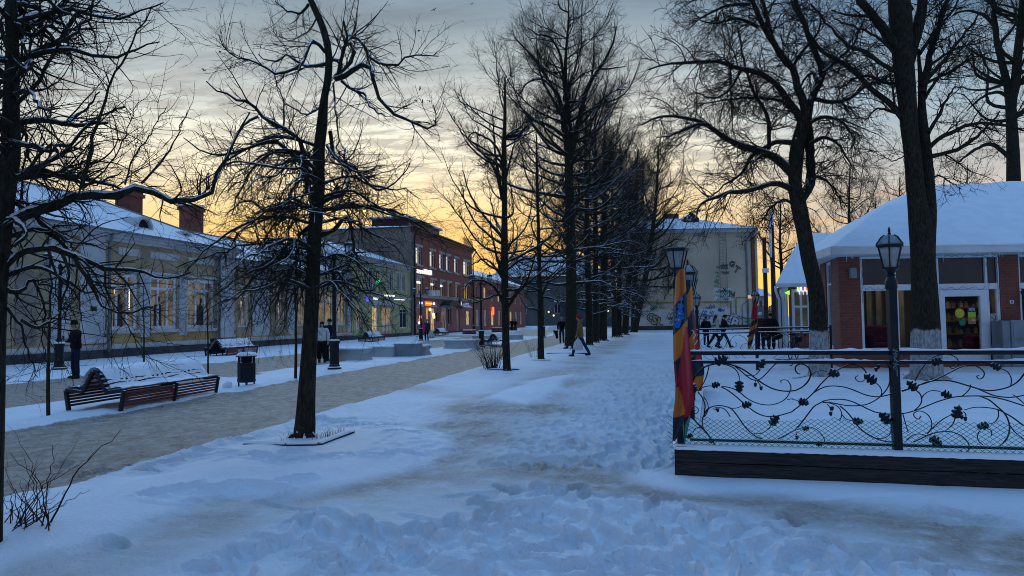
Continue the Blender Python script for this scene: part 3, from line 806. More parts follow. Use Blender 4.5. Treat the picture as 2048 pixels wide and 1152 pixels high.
    a, ra = t.grow(*t.spawn(Pu, Ru, 14, .05, 1, .15, .7, 30, 75, .5, .003, .008, .25), 8, .10, 0.0, .35, 5, curl=.09)
    e, re = t.grow(*t.spawn(a, ra, 9, .1, 1, .1, .4, 25, 65, .7, .002, .0035), 6, .12, 0, .4, 3, curl=.09)
    t.grow(*t.spawn(e, re, 4, .15, 1, .05, .16, 25, 60, .8, .0015, .0025), 4, .14, .0, .5, 3)
    t.finish('linden_tree', 'snow laden gnarled tree cut off by the left edge, nearest of all trees', b, BARK)
linden_left()

def park_right():
    t = Tree(37, .45); b = GB(1640, 752); d = depth(b)
    T = [(1640, 755, 44), (1639, 735, 38), (1638, 700, 34), (1635, 620, 31), (1630, 570, 30), (1618, 520, 29), (1607, 458, 29), (1597, 410, 31), (1590, 365, 25), (1594, 300, 29), (1604, 255, 26), (1613, 225, 24)]
    p = [P(x, y, d) for x, y, w in T]; n = 30; q = resample(p, n); r = np.interp(np.linspace(0, 1, n), np.linspace(0, 1, len(T)), [w/2*d/FPX for x, y, w in T])
    t.parts['trunk'].append((q[None], r[None], 14, .6)); flare(t, b, .19, .25)
    c = lambda *a: crop((1250, 0), 2.4, a)
    for pts, w0, w1, s in (
        (c((845, 960), (880, 900), (893, 860), (890, 760), (885, 680), (872, 580), (885, 500)), 20, 17, .3),
        (c((870, 560), (850, 470), (828, 420), (806, 330), (760, 280), (710, 200), (660, 110), (600, 0), (560, -90)), 18, 7, -.6), (c((712, 205), (690, 120), (655, -20), (640, -120)), 10, 5, .8),
        (c((880, 510), (925, 410), (950, 345), (905, 230), (860, 110), (815, -10), (790, -120)), 16, 7, .8), (c((925, 400), (905, 350), (860, 380), (840, 430)), 8, 3, .4), (c((950, 350), (1000, 300), (1090, 220), (1150, 90)), 8, 3, .9),
        (c((910, 475), (1000, 490), (1080, 470), (1180, 400), (1290, 360)), 9, 3, .8),
        (c((852, 575), (790, 490), (720, 400), (650, 355), (560, 330), (450, 300), (300, 300), (200, 310), (110, 335)), 15, 2.5, -.8),
        (c((805, 835), (740, 770), (680, 735), (560, 700), (480, 660), (400, 600), (300, 565), (190, 560), (80, 600)), 18, 3, .5),
        (c((808, 912), (720, 880), (600, 915), (480, 930), (380, 970), (345, 1005), (330, 1070)), 13, 3, -.6), (c((835, 690), (740, 680), (690, 700), (610, 745), (560, 830), (470, 890), (400, 960)), 11, 2, .9),
        (c((690, 715), (685, 560), (620, 450), (590, 350), (560, 250), (540, 130)), 9, 3, .9), (c((400, 600), (340, 600), (250, 640), (150, 660)), 8, 2, .4), (c((860, 640), (780, 500), (640, 470), (480, 480), (350, 510)), 8, 2, 1.0),
        (c((890, 690), (960, 660), (1030, 700), (1090, 800)), 9, 2, -.6), (c((890, 870), (930, 850), (1000, 900), (1050, 1010)), 8, 2, .9), (c((870, 600), (960, 560), (1060, 600), (1110, 720)), 9, 2, -1.0),
        (c((820, 990), (760, 960), (690, 1010), (640, 1090)), 7, 1.6, 1.0), (c((800, 330), (850, 250), (930, 150), (940, 40)), 7, 2, -1.0), (c((560, 330), (500, 430), (430, 470), (330, 440)), 7, 2, -.7),
        (c((640, 130), (540, 90), (430, 110), (330, 90)), 8, 2, .6), (c((600, 20), (480, 30), (380, 80), (300, 150)), 7, 2, -.6), (c((560, -60), (420, -40), (300, 20)), 7, 2, .6), (c((505, 320), (510, 480), (520, 640), (530, 670)), 5, 2, .6)):
        traced(t, pts, d, w0, w1, .5, d1=s*1.2)
    Pu, Ru = t.sources()
    a, ra = t.grow(*t.spawn(Pu, Ru, 10, .1, 1, .5, 2.0, 30, 80, .45, .009, .018, .3), 9, .15, -.035, .3, 4, curl=.08)
    e, re = t.grow(*t.spawn(a, ra, 7.5, .1, 1, .25, 1.0, 25, 70, .7, .0065, .012), 7, .18, -.055, .5, 3, curl=.10)
    t.grow(*t.spawn(e, re, 6, .15, 1, .12, .45, 25, 65, .8, .0055, .0075), 5, .2, -.05, .5, 3, curl=.10)
    t.finish('linden_tree', 'leaning whitewashed tree with a forked snowy stem left of the fence lamp', b, BARKW)
park_right()

def park_big():
    t = Tree(41, .35); b = GB(1854, 758); d = depth(b)
    T = [(1854, 760, 62), (1853, 740, 56), (1852, 690, 53), (1850, 620, 48), (1847, 540, 44), (1841, 460, 42), (1834, 400, 35), (1831, 382, 33), (1826, 312, 32), (1819, 260, 34), (1815, 208, 38), (1809, 146, 40), (1805, 100, 44), (1803, 60, 40), (1798, 0, 36), (1792, -90, 26), (1790, -200, 12)]
    def stem(T, n, sides=14):
        p = [P(x, y, d) for x, y, w in T]; q = resample(p, n); r = np.interp(np.linspace(0, 1, n), np.linspace(0, 1, len(T)), [w/2*d/FPX for x, y, w in T])
        t.parts['trunk'].append((q[None], r[None], sides, .5)); t.src.append((q, r)); return q
    q = stem(T, 36); flare(t, b, .27, .3)
    c = lambda *a: crop((1600, 0), 2.88, a)
    d0 = d; d = d0+.12
    stem([(1854, 540, 30), (1857, 440, 28), (1857, 382, 30), (1853, 312, 24), (1845, 243, 21), (1843, 194, 20), (1841, 153, 15), (1838, 122, 9), (1837, 98, 5)], 20, 10); d = d0
    for pts, w0, w1, s in (
        (c((705, 540), (715, 480), (740, 370), (760, 270), (800, 150), (850, 0), (890, -140)), 15, 8, .5), (c((620, 370), (660, 220), (690, 100), (705, -30), (720, -180)), 25, 15, .4),
        (c((575, 300), (490, 180), (420, 90), (335, -10), (280, -110)), 22, 12, -.4),
        (c((590, 680), (560, 640), (500, 580), (420, 520), (330, 430), (270, 380), (180, 330), (90, 250), (0, 100), (-50, 0)), 13, 4, .8),
        (c((570, 420), (490, 380), (420, 330), (360, 290), (290, 280), (220, 210), (120, 100), (60, 20)), 10, 3, -.7), (c((580, 660), (500, 635), (440, 630), (380, 690)), 7, 2, .6), (c((545, 600), (530, 480), (510, 380)), 5, 2, .3),
        (c((735, 860), (800, 800), (880, 760), (960, 720), (1080, 710), (1200, 730), (1330, 760)), 10, 3, -.7), (c((740, 905), (850, 880), (950, 840), (1050, 760), (1150, 640)), 10, 3, .6),
        (c((735, 770), (800, 660), (850, 560), (900, 500)), 9, 3, .8), (c((700, 600), (800, 440), (880, 410), (1000, 300)), 7, 2.5, .8), (c((700, 490), (830, 350), (960, 180), (1080, 40)), 9, 3, -.6), (c((690, 310), (780, 180), (870, 70), (950, -60)), 8, 3, .7),
        (c((720, 480), (850, 420), (1000, 330), (1150, 300)), 6, 2, .9), (c((600, 470), (500, 480), (400, 440), (300, 460), (200, 540)), 7, 2, .9), (c((560, 330), (500, 260), (440, 210), (330, 160), (200, 110)), 7, 2, -.9), (c((420, 90), (300, 90), (180, 60)), 7, 2, .5),
        (c((760, 1040), (800, 1010), (880, 1060), (930, 1090)), 4, 1.5, .4), (c((680, 900), (600, 900), (530, 930), (480, 890)), 3, 1.2, -.5), (c((745, 380), (880, 290), (1010, 250), (1090, 230)), 6, 2, -.5), (c((640, 60), (560, -60), (520, -200)), 14, 8, .5)):
        traced(t, pts, d, w0, w1, .5, d1=s)
    Pu, Ru = t.sources(2)
    a, ra = t.grow(*t.spawn(Pu, Ru, 7.5, .15, 1, .4, 1.7, 30, 75, .45, .008, .016, .3), 8, .13, .02, .35, 4, curl=.08)
    e, re = t.grow(*t.spawn(a, ra, 7.5, .1, 1, .2, .8, 30, 70, .7, .006, .010), 6, .17, .03, .45, 3, curl=.09)
    t.grow(*t.spawn(e, re, 6, .15, 1, .08, .3, 30, 65, .8, .005, .0065), 4, .2, .03, .6, 3, curl=.09)
    t.finish('linden_tree', 'thick double stemmed tree with a whitewashed foot in front of the pavilion door', b, BARKW)
park_big()

def upright(name, label, base, d, T, limbs, nauto, seed, spread, group=None, m=BARK, dens=(2.6, 3.2, 3.0), up=.10, snow=.5, z0=.12, z1=.95, lens=(.9, 2.2), rm=1.0, droop=0.0, fl=True):
    """a street tree: trunk by image points and widths, a few traced limbs, the rest grown"""
    t = Tree(seed, snow); rg = t.rg
    p = [P(x, y, d) for x, y, w in T]; p[0] = Vector(base); n = 34; q = resample(p, n)
    r = np.interp(np.linspace(0, 1, n), np.linspace(0, 1, len(T)), [w/2*d/FPX for x, y, w in T])
    t.parts['trunk'].append((q[None], r[None], 10, .6)); t.src.append((q[int(n*z0):], r[int(n*z0):]*.6))
    if fl: flare(t, base, r[0]*.72, r[0]*.8, 7)
    for pts, w0, w1, s in limbs: traced(t, pts, d, w0, w1, .5, d1=s)
    H = q[-1][2]-q[0][2]
    for k in range(nauto):
        f = z0+(z1-z0)*rg.random()**.85; i = int(f*(n-1)); s0 = Vector(q[i]); a = rg.uniform(0, 2*math.pi); h = Vector((math.cos(a), math.sin(a), 0))
        L = rg.uniform(*lens)*spread*((.55+1.4*f) if f < .4 else 1.1-.55*(f-.4)/.6)
        e = rg.uniform(.35, 1.2) if f > .3 else rg.uniform(-.15, .7)
        e += .25; e -= droop*(1-f)**1.5
        w_ = Vector((-h.y, h.x, 0))*rg.normal(0, .16)*L; t.limb([s0, s0+h*L*.33+w_+Vector((0, 0, L*(.16*max(e, .2)+rg.normal(0, .05)))), s0+h*L*.70+w_*rg.uniform(-.5, 1.6)+Vector((0, 0, L*(.5*e+rg.normal(0, .08)))), s0+h*L*rg.uniform(.8, 1.0)+w_+Vector((0, 0, L*.95*e))], min(r[i]*.55, .05*spread)*rg.uniform(.6, 1), .008*rm, 12, knob=.04, sides=6)
    Pu, Ru = t.sources()
    a, ra = t.grow(*t.spawn(Pu, Ru, dens[0], .12, 1, .35*spread, .95*spread, 25, 65, .5, .006*rm, .014*rm, .4), 7, .12, up, .35, 4, curl=.07)
    e, re = t.grow(*t.spawn(a, ra, dens[1], .1, 1, .18*spread, .5*spread, 25, 60, .7, .004*rm, .008*rm), 5, .15, up*.8, .45, 3, curl=.08)
    if dens[2]: t.grow(*t.spawn(e, re, dens[2], .15, 1, .1*spread, .26*spread, 25, 60, .8, .003*rm, .005*rm), 4, .17, up*.5, .6, 3)
    return t.finish(name, label, base, m, group)
AV = 'trees in the avenue row'
b = GB(1014, 741); d = depth(b)
upright('linden_tree', 'slender olive barked tree with a dry bush at its foot', b, d, [(1014, 741, 16), (1012, 690, 14), (1010, 600, 14.5), (1009, 500, 14), (1009, 400, 11), (1008, 300, 11), (1010, 230, 7), (1010, 155, 3)],
        [([(1005, 400), (990, 340), (960, 300), (940, 275)], 8, 2, .4), ([(1008, 330), (990, 290), (950, 265), (935, 275)], 6, 2, -.4), ([(1010, 360), (1025, 300), (1036, 240)], 5, 1.6, .5), ([(1002, 380), (990, 300), (985, 220)], 7, 2, .2),
         ([(1010, 480), (975, 440), (945, 400), (925, 340)], 7, 2, .4), ([(1008, 610), (985, 570), (945, 560), (930, 580)], 7, 2, -.4), ([(1008, 560), (975, 520), (940, 530)], 6, 2, .5), ([(1012, 620), (1040, 580), (1090, 540), (1130, 520)], 7, 2, -.3)], 36, 51, 1.35, AV, BARKG, (6.5, 6.5, 4.0), .05, .5, .2, .97, rm=.8, droop=.3)
b = GB(1082, 718); d = depth(b)
upright('linden_tree', 'thin young tree with an olive trunk between the bush and the thick trunk', b, d, [(1083, 718, 13.5), (1081, 660, 11), (1079, 560, 8), (1077, 460, 6.5), (1074, 350, 6), (1073, 270, 3)],
        [([(1080, 600), (1100, 560), (1135, 535), (1165, 545)], 5, 1.6, -.3)], 34, 52, 1.4, AV, BARKG, (5, 5, 3.4), .04, .5, .2, .97, droop=.5)
b = GB(1142, 697); d = depth(b)
c3 = lambda *a: crop((850, 0), 2.4, a)
upright('linden_tree', 'tallest avenue tree with a thick snow dusted trunk and high fan of limbs', b, d, [(1143, 699, 27), (1143, 670, 22), (1142, 500, 20), (1139, 400, 19), (1137, 300, 17), (1133, 200, 13), (1131, 125, 8), (1137, 42, 5), (1137, -6, 2)],
        [(c3((690, 760), (670, 640), (648, 480), (600, 400), (540, 300), (490, 240), (430, 180)), 13, 3, 1), (c3((700, 740), (740, 580), (780, 420), (850, 310), (900, 210), (918, 125)), 15, 2.5, -1), (c3((680, 520), (660, 330), (640, 240), (590, 170), (545, 170), (490, 130)), 9, 2, -1), (c3((680, 660), (590, 600), (510, 570), (430, 500)), 9, 2, 1.2),
         (c3((700, 660), (690, 430), (720, 330), (745, 180)), 9, 2, 1), (c3((690, 100), (740, 80), (770, 60)), 4, 1.6, .3), (c3((690, 60), (650, 40), (640, 5)), 4, 1.6, .3), (c3((730, 620), (830, 500), (900, 440), (960, 430)), 8, 2, .8), (c3((840, 330), (880, 330), (960, 320)), 5, 2, .5),
         (c3((790, 420), (810, 300), (810, 170)), 6, 2, .5), (c3((610, 420), (560, 380), (490, 400), (440, 480)), 6, 2, .8)], 84, 53, 2.5, AV, BARK, (4.8, 5.0, 3.2), .10, .6, .16, .92, rm=1.25, droop=.55)
for i, (px, py, w, ty, sp, sd, lab) in enumerate((
        (1179, 690, 15, 215, 1.9, 60, 'dark avenue tree standing right behind the walker in the red hat'),
        (1192, 685, 13, 190, 2.1, 61, 'narrow dark avenue tree, second trunk right of the walker in the red hat'),
        (1206, 681, 17, 235, 2.2, 62, 'dark avenue tree, third and thicker trunk right of the walker in the red hat'),
        (1229, 674, 11, 275, 2.3, 66, 'left one of two close slim trunks in the middle of the avenue row'),
        (1238, 673, 11, 270, 2.4, 63, 'right one of two close slim trunks in the middle of the avenue row'),
        (1250, 669, 14, 300, 2.4, 64, 'avenue tree with a trunk leaning to the right near the far end of the row'),
        (1268, 663, 13, 330, 2.5, 67, 'avenue tree next to the last one before the wall with graffiti'),
        (1277, 660, 12, 320, 2.6, 65, 'last trunk of the avenue row before the wall with graffiti'))):
    b = GB(px, py); d = depth(b)
    x2 = px+(-8, -2, 4, -6, 2, 26, 6, 10)[i]
    upright('linden_tree', lab, b, d, [(px, py, w), (px+(x2-px)*.2, py-90, w*.85), (px+(x2-px)*.5, (py+ty)/2+40, w*.7), (px+(x2-px)*.8, ty+110, w*.4), (x2, ty, 2)], [], 72, sd, sp*.95, AV, BARK, (3.6, 4.0, 2.8), .07, .55, .13, .95, rm=1.45, droop=.75)
b = GB(1324, 660); d = depth(b)
upright('linden_tree', 'small forked bare tree right in front of the wall with graffiti', b, d, [(1322, 660, 11), (1326, 620, 9), (1333, 600, 8), (1340, 560, 6), (1345, 500, 3)], [([(1326, 616), (1325, 580), (1323, 520), (1318, 480)], 6, 2, .5), ([(1335, 590), (1350, 570), (1375, 565), (1392, 545)], 4, 1.6, .5)], 36, 71, 2.0, None, BARK, (3.4, 3.6, 2.6), .03, .3, .3, .95, rm=1.5)
b = GB(1268, 664); b = P(1268, 664, 84); b.z = 0
upright('linden_tree', 'leaning bare tree with an open high crown left of the graffiti wall', b, 84, [(1268, 660, 14), (1290, 560, 11), (1302, 480, 9), (1312, 400, 6), (1318, 290, 2)], [([(1300, 470), (1330, 430), (1365, 400)], 5, 1.5, 1), ([(1306, 440), (1290, 390), (1280, 340)], 5, 1.5, 1)], 40, 72, 3.2, None, BARK, (2.8, 3.4, 2.4), .05, .3, .25, .95, rm=1.8, droop=.2)
# behind the pavilion
b = P(2027, 640, 38); b.z = 0
c5 = lambda *a: crop((1600, 0), 2.88, a)
upright('linden_tree', 'big bare tree rising behind the snowy pavilion roof at the right edge', b, 38, [(2029, 670, 34), (2027, 361, 29), (2025, 278, 27), (2022, 208, 25), (2030, 174, 20), (2036, 104, 17), (2045, 17, 14), (2050, -80, 8)],
        [(c5((1215, 620), (1190, 470), (1160, 350), (1130, 200), (1110, 0)), 17, 9, .5), (c5((1200, 560), (1140, 530), (1050, 560), (960, 640)), 8, 2, 1), (c5((1200, 900), (1100, 830), (1000, 870), (900, 940)), 10, 3, -1), (c5((1130, 160), (1060, 90), (960, 60), (880, 90)), 8, 3, 1), (c5((1250, 500), (1320, 420), (1420, 380)), 10, 4, 1),
         (c5((1190, 480), (1050, 520), (900, 500)), 6, 2, -1)], 34, 73, 2.4, None, BARK, (3.4, 3.8, 3), .05, .3, .5, .95, rm=1.2)
for px, dd, ty, sp, sd, lab in ((1800, 60, 355, 2.2, 81, 'small twiggy birch showing over the pavilion roof left of the thick trunk'), (1752, 66, 395, 1.7, 82, 'low pale bush top at the left slope of the pavilion roof'), (1935, 64, 330, 2.2, 83, 'bare treetop showing over the middle of the pavilion roof'),
                              (1562, 110, 400, 3.2, 84, 'tall thin bare tree in the yellow gap behind the poles'), (1700, 95, 330, 3.4, 85, 'far bare tree behind the small pavilion')):
    b = P(px, 640, dd); b.z = 0
    upright('bare_tree', lab, b, dd, [(px, 660, 10), (px+2, 560, 8), (px-2, (560+ty)/2, 5), (px, ty, 1.5)], [], 34, sd, sp, 'bare trees far behind', BARKG if sd in (81, 82) else BARK, (3.0, 3.4, 2.2), .10, .1, .35, .95, rm=1.5, fl=False)
# ---------------------------------------------------------------- buildings on the left side of the street
OCH = mat('ochre_band', (.46, .30, .12), .85, .18, .8, bump=.2)
YEL = mat('ochre_plaster', (.40, .305, .19), .85, .18, .8, bump=.2)
BEI = mat('beige_plaster', (.36, .29, .19), .85, .18, .6, bump=.2)
WHT = mat('white_plaster', (.52, .52, .52), .8, .12, .9, bump=.2)
PLN = mat('dark_plinth', (.055, .055, .062), .8, .3, 1.2)
PGR = mat('pale_green_plaster', (.44, .43, .22), .85, .15, .7, bump=.2)
FRM = mat('white_frame', (.70, .71, .72), .45, .08, 2)
TIN = mat('grey_tin', (.20, .23, .25), .5, .25, 1.2, .4)
BRK = brick_mat('red_brick', (.34, .085, .052), (.26, .068, .045), (.20, .15, .12), 1.0, .5, .15)
BRD = brick_mat('dark_red_brick', (.27, .068, .040), (.19, .045, .028), (.16, .11, .09), 1.0, .26, .085)
ROS = mat('rose_plaster', (.36, .135, .125), .85, .18, .9, bump=.2)
GAB = mat('grey_brown_render', (.25, .205, .165), .9, .2, .5, bump=.25)
RFD = mat('maroon_sheet', (.075, .020, .020), .55, .25, 1.5)
DRK = mat('dark_metal', (.018, .020, .026), .5, .3, 3, .3)
BLK = mat('black_void', (.012, .012, .013), .8, .2, 2)
STN = mat('lintel_stone', (.42, .42, .40), .8, .2, 2)
BRN = mat('brown_wood', (.12, .045, .030), .6, .3, 4)
def pane_mat(name, base, emit, es, rough=.08, scale=1.6):
    if name in MATS: return MATS[name]
    t = NT(name); v = t.pos((1, 1, .6))
    f = t.mapr(t.noise(v, scale, 4), .35, .65)
    t.link(t.mix(f, tuple(x*.5 for x in base), base), t.b.inputs['Base Color'])
    t.b.inputs['Roughness'].default_value = rough; t.b.inputs['Specular IOR Level'].default_value = .6
    if emit:
        t.link(t.mix(f, tuple(x*.35 for x in emit), emit), t.b.inputs['Emission Color']); t.b.inputs['Emission Strength'].default_value = es
    MATS[name] = t.m; return t.m
PDK = pane_mat('dark_pane', (.02, .022, .025), None, 0)
PLT = pane_mat('lit_pane', (.05, .045, .035), (.30, .28, .25), .36)
PWM = pane_mat('warm_pane', (.06, .05, .03), (.95, .70, .33), .7, scale=2.5)
PGL = pane_mat('sky_pane', (.03, .035, .04), None, 0, .03)
def emi(name, c, s):
    if name in MATS: return MATS[name]
    t = NT(name); t.b.inputs['Base Color'].default_value = c+(1,); t.b.inputs['Emission Color'].default_value = c+(1,); t.b.inputs['Emission Strength'].default_value = s
    MATS[name] = t.m; return t.m
ELW = emi('lamp_white', (1, .93, .80), 1.6); EWH = emi('sign_white', (.92, .95, 1), 1.3); EOR = emi('sign_orange', (1, .36, .03), 1.7); EBL = emi('sign_blue', (.12, .12, .85), 1.0)
EGR = emi('sign_green', (.05, .9, .35), 1.2); ELM = emi('sign_lime', (.32, .95, .10), 1.3); EPU = emi('sign_purple', (.32, .06, .85), 1.3); ERD = emi('sign_red', (1, .16, .05), 1.5); EWM = emi('lamp_warm', (1, .62, .22), 1.6)
def strokes(name, f, par, u0, u1, z0, z1, m, seed, n=7, th=.05):
    """raised sign lettering too far off to read: uprights and cross strokes"""
    rg = random.Random(seed); q = MB(); w = (u1-u0)/n
    for k in range(n):
        a = u0+k*w; b = a+w*.72; s = min(w*.26, .16); h = z1-z0
        f.box(q, a, a+s, z0, z1, .02, .02+th)
        if rg.random() < .7: f.box(q, b-s, b, z0+(h*.4 if rg.random() < .3 else 0), z1, .02, .02+th)
        for zz in rg.sample((0, .42, .84), 2 if rg.random() < .6 else 1): f.box(q, a+s, b-(s if True else 0), z0+h*zz, z0+h*(zz+.16), .022, .018+th)
    return q.build(name, m, par)
def roof_slab(name, par, poly_top, thick, m):
    q = MB()
    for pl in poly_top: q.face(pl)
    return q.build(name, m, par)

def tube_lights(f, win, h, us, m=None, z=None):
    for u in us:
        q = MB(); f.box(q, u-.03, u+.03, z[0], z[1], -.142, -.125); q.build('tube_light', m or ELW, win)

# --- the long ochre house ---------------------------------------------------
XF = -27.0
F = Face((XF, 0, 0), (1, 0, 0))            # u = +Y, outside looks towards +X
def yellow_house():
    ua = F.uv(-150, 600)[0]; ub = F.uv(205, 600)[0]; uc = F.uv(434, 600)[0]; ud = F.uv(466, 600)[0]; ue = F.uv(702, 600)[0]
    H = 6.35
    o = thing('plaster_house', 'long ochre one storey house with tall white framed windows and chimneys', 'house', (XF, ub, 0))
    wins = [F.rect(214, 545, 276, 660), F.rect(300, 549, 354, 656), F.rect(375, 552, 429, 653)]
    zs, zt = 1.38, 4.35
    wins = [(a, b, zs, zt) for a, b, _, _ in wins]
    q = MB(); F.wall(q, ub, uc, .75, H, wins, .22); q.build('wall', YEL, o)
    # white parts: end pilasters, apron, frieze panels, cornice
    for a, b in ((uc-.02, ud), (F.uv(97, 600)[0], F.uv(137, 600)[0]), (F.uv(157, 600)[0], F.uv(207, 600)[0])):
        q = MB(); F.box(q, a, b, .75, H, -.3, .11); F.box(q, a-.06, b+.06, .76, 1.05, -.1, .16); F.box(q, a-.06, b+.06, H-.75, H-.55, -.1, .16); q.build('pilaster', WHT, o)
    a = F.uv(207, 600)[0]
    q = MB(); F.box(q, ua, ue, .42, .68, -.3, .05); q.build('apron', WHT, o); q = MB(); F.box(q, ua, ue, .683, .75, -.3, .008); F.box(q, a, uc-.05, .753, 1.19, -.1, .012); q.build('ochre_band', OCH, o)
    q = MB(); F.box(q, ua, ue, -.2, .42, -.3, .14); q.build('plinth', PLN, o)
    q = MB(); F.box(q, F.uv(20, 600)[0]-8, F.uv(97, 600)[0], .75, H-.2, -.3, .015); q.build('side_wall', BEI, o)
    q = MB(); F.box(q, F.uv(137, 600)[0], F.uv(157, 600)[0], .75, H, -.3, .02); q.build('wall_strip', YEL, o)
    # blind arch in the left wing
    q = MB(); a0, a1 = F.uv(30, 560)[0], F.uv(72, 560)[0]; am, ar = (a0+a1)/2, (a1-a0)/2
    q.prism([F.pt(a0, .8, .017), F.pt(a1, .8, .017)]+[F.pt(am+ar*math.cos(t), 3.6+ar*math.sin(t), .017) for t in np.linspace(0, math.pi, 12)], F.n*.05); q.build('blind_arch', GAB, o)
    for i, (x0, x1) in enumerate(((276, 299), (355, 374))):
        q = MB(); a, b = F.uv(x0, 600)[0], F.uv(x1, 600)[0]; m = (a+b)/2; w = (b-a)*.42
        for k in range(9): F.box(q, m-w, m+w, .98+k*.39, 1.355+k*.39, .005, .07)
        F.box(q, a+.02, b-.02, 4.5, 4.66, .005, .09); F.box(q, m-w*.8, m+w*.8, .98, 4.5, .003, .04); q.build('rusticated_pier', WHT, o)
    q = MB(); F.box(q, F.uv(210, 600)[0], uc-.05, 4.42, 4.55, -.05, .05)
    q.build('string_course', WHT, o)
    for h in wins: q = MB(); F.box(q, h[0]-.25, h[1]+.25, 1.2, 1.375, .002, .14); q.build('window_sill', WHT, o)
    for x0, x1 in ((236, 279), (300, 357), (376, 428)):
        q = MB(); a, b = F.uv(x0, 500)[0], F.uv(x1, 500)[0]; F.box(q, a, b, 5.30, 5.68, .003, .05); q.build('frieze_panel', WHT, o)
    q = MB()
    for z0, z1, n in ((5.95, 6.12, .12), (6.12, 6.28, .26), (6.28, 6.40, .42)): F.box(q, ua, ud+n, z0, z1, -.25, n)
    q.build('cornice', WHT, o)
    for k, h in enumerate(wins):
        w = F.window(o, h, FRM, PLT, 2, (.76,), .19, -.08, mw=.15)
        us = [h[0]+(h[1]-h[0])*f for f in ((.36, .70) if k else (.30, .78))]
        tube_lights(F, w, h, us[1:], None, (2.45, 3.55)); tube_lights(F, w, h, us[:1], EWM, (3.25, 3.5))
        q = MB(); u = h[0]+(h[1]-h[0])*(.42, .35, .52)[k]                # somebody inside, seen as a dark shape against the room
        q.ball(F.pt(u, 3.05, -.135), .15, .02, .2); q.prism([F.pt(u-.35, 1.45, -.14), F.pt(u+.35, 1.45, -.14), F.pt(u+.3, 2.7, -.14), F.pt(u, 2.9, -.14), F.pt(u-.3, 2.7, -.14)], F.n*.006)
        q.build('dark_figure', mat('dim_figure', (.045, .042, .04), .8, .2), w)
    # second wing beyond the white pilaster, a little lower
    H2 = 5.7
    w2 = []
    for x0, x1 in ((478, 500), (552, 573), (598, 616), (640, 668), (678, 694)): a, b, _, _ = F.rect(x0, 560, x1, 650); w2.append((a, b, 1.4, 4.2))
    q = MB(); F.wall(q, ud, ue, .75, H2, w2, .2, -.12); q.build('wall', YEL, o)
    for x0, x1 in ((506, 540), (577, 594), (620, 636), (670, 676), (696, 702)):
        q = MB(); a, b = F.uv(x0, 600)[0], F.uv(x1, 600)[0]; F.box(q, a, b, .76, H2, -.2, -.02); q.build('pilaster', WHT, o)
    q = MB()
    for z0, z1, n in ((5.45, 5.6, .05), (5.6, 5.75, .2), (5.75, 5.85, .32)): F.box(q, ud+.02, ue, z0, z1, -.3, n)
    q.build('cornice', WHT, o)
    for k, h in enumerate(w2):
        w = F.window(o, h, FRM, PLT, 1, (.74,), .09, -.18, mw=.08)
        if k < 2: q = MB(); u = h[0]+(h[1]-h[0])*.5; F.box(q, u-.05, u+.05, 2.4, 3.3, -.245, -.225); q.build('tube_light', ELW, w)
    # roofs
    D = 12.5
    def hip(ua, ub, z, rise, nm, hl=True, hr=True):
        e0, e1 = .5, -D; rx = -D/2
        A, B, C_, D_ = F.pt(ua, z, e0), F.pt(ub, z, e0), F.pt(ub, z, e1), F.pt(ua, z, e1)
        r0, r1 = F.pt(ua+(6 if hl else 0), z+rise, rx), F.pt(ub-(6.0 if hr else 0), z+rise, rx)
        q = MB(); q.face([A, B, r1, r0]); q.face([C_, D_, r0, r1]); q.face([D_, A, r0])
        up = Vector((0, 0, .12))
        q.f += []; q.build(nm, SNOW, o)
        q = MB(); q.face([B, C_, r1]); q.beam(B, r1, .35, .08); q.beam(r0, r1, .3, .08); q.build('roof_flank', TIN, o)
        q = MB(); q.face([A, D_, C_, B]); q.build('soffit', TIN, o)
        q = MB(); F.box(q, ua, ub, z-.03, z+.05, .46, .53); q.build('gutter', TIN, o)
        return A, B, r0, r1
    hip(ua-6, ud+.4, 6.42, 3.05, 'roof'); hip(ud-3, ue+.2, 5.87, 2.6, 'roof', False, True)
    for (x0, x1, yt, yb, n) in ((258, 288, 383, 430, -5.2), (382, 409, 413, 452, -7.5)):
        f2 = Face((XF+n, 0, 0), (1, 0, 0)); a, b, z0, z1 = f2.rect(x0, yt, x1, yb)
        q = MB(); f2.box(q, a+.12, b-.12, z0-1.2, z1-.35, -1.1, 0)
        f2.box(q, a, b, z1-.35, z1-.12, -1.2, .1); f2.box(q, a+.08, b-.08, z1-.12, z1, -1.1, 0); c = q.build('chimney', BRD, o)
        q = MB(); f2.box(q, a-.02, b+.02, z1+.003, z1+.10, -1.2, .1); q.build('snow_cap', SNOW, c)
    # lunette dormer and a second, half hidden one
    for x0, x1, y0 in ((262, 300, 433), (348, 380, 462)):
        n0 = -1.2; f2 = Face((XF+n0, 0, 0), (1, 0, 0)); a, b, _, z1 = f2.rect(x0, y0, x1, y0+20); m = (a+b)/2; rr = (b-a)/2*.9
        q = MB(); arc = [(m+rr*math.cos(t), z1-rr+rr*math.sin(t)) for t in np.linspace(0, math.pi, 14)]; arc2 = [(m+rr*.78*math.cos(t), z1-rr+rr*.78*math.sin(t)) for t in np.linspace(math.pi, 0, 14)]
        q.prism([f2.pt(u, z, .3) for u, z in arc+arc2], -F.n*3.0)
        f2.box(q, m-rr*1.05, m+rr*1.05, z1-rr-.75, z1-rr-.01, -1.5, .32); dm = q.build('dormer', WHT, o)
        q = MB(); q.prism([f2.pt(u, z, .1) for u, z in [(m+rr*.77*math.cos(t), z1-rr+rr*.77*math.sin(t)) for t in np.linspace(0, math.pi, 14)]], -F.n*.05); q.build('opening', BLK, dm)
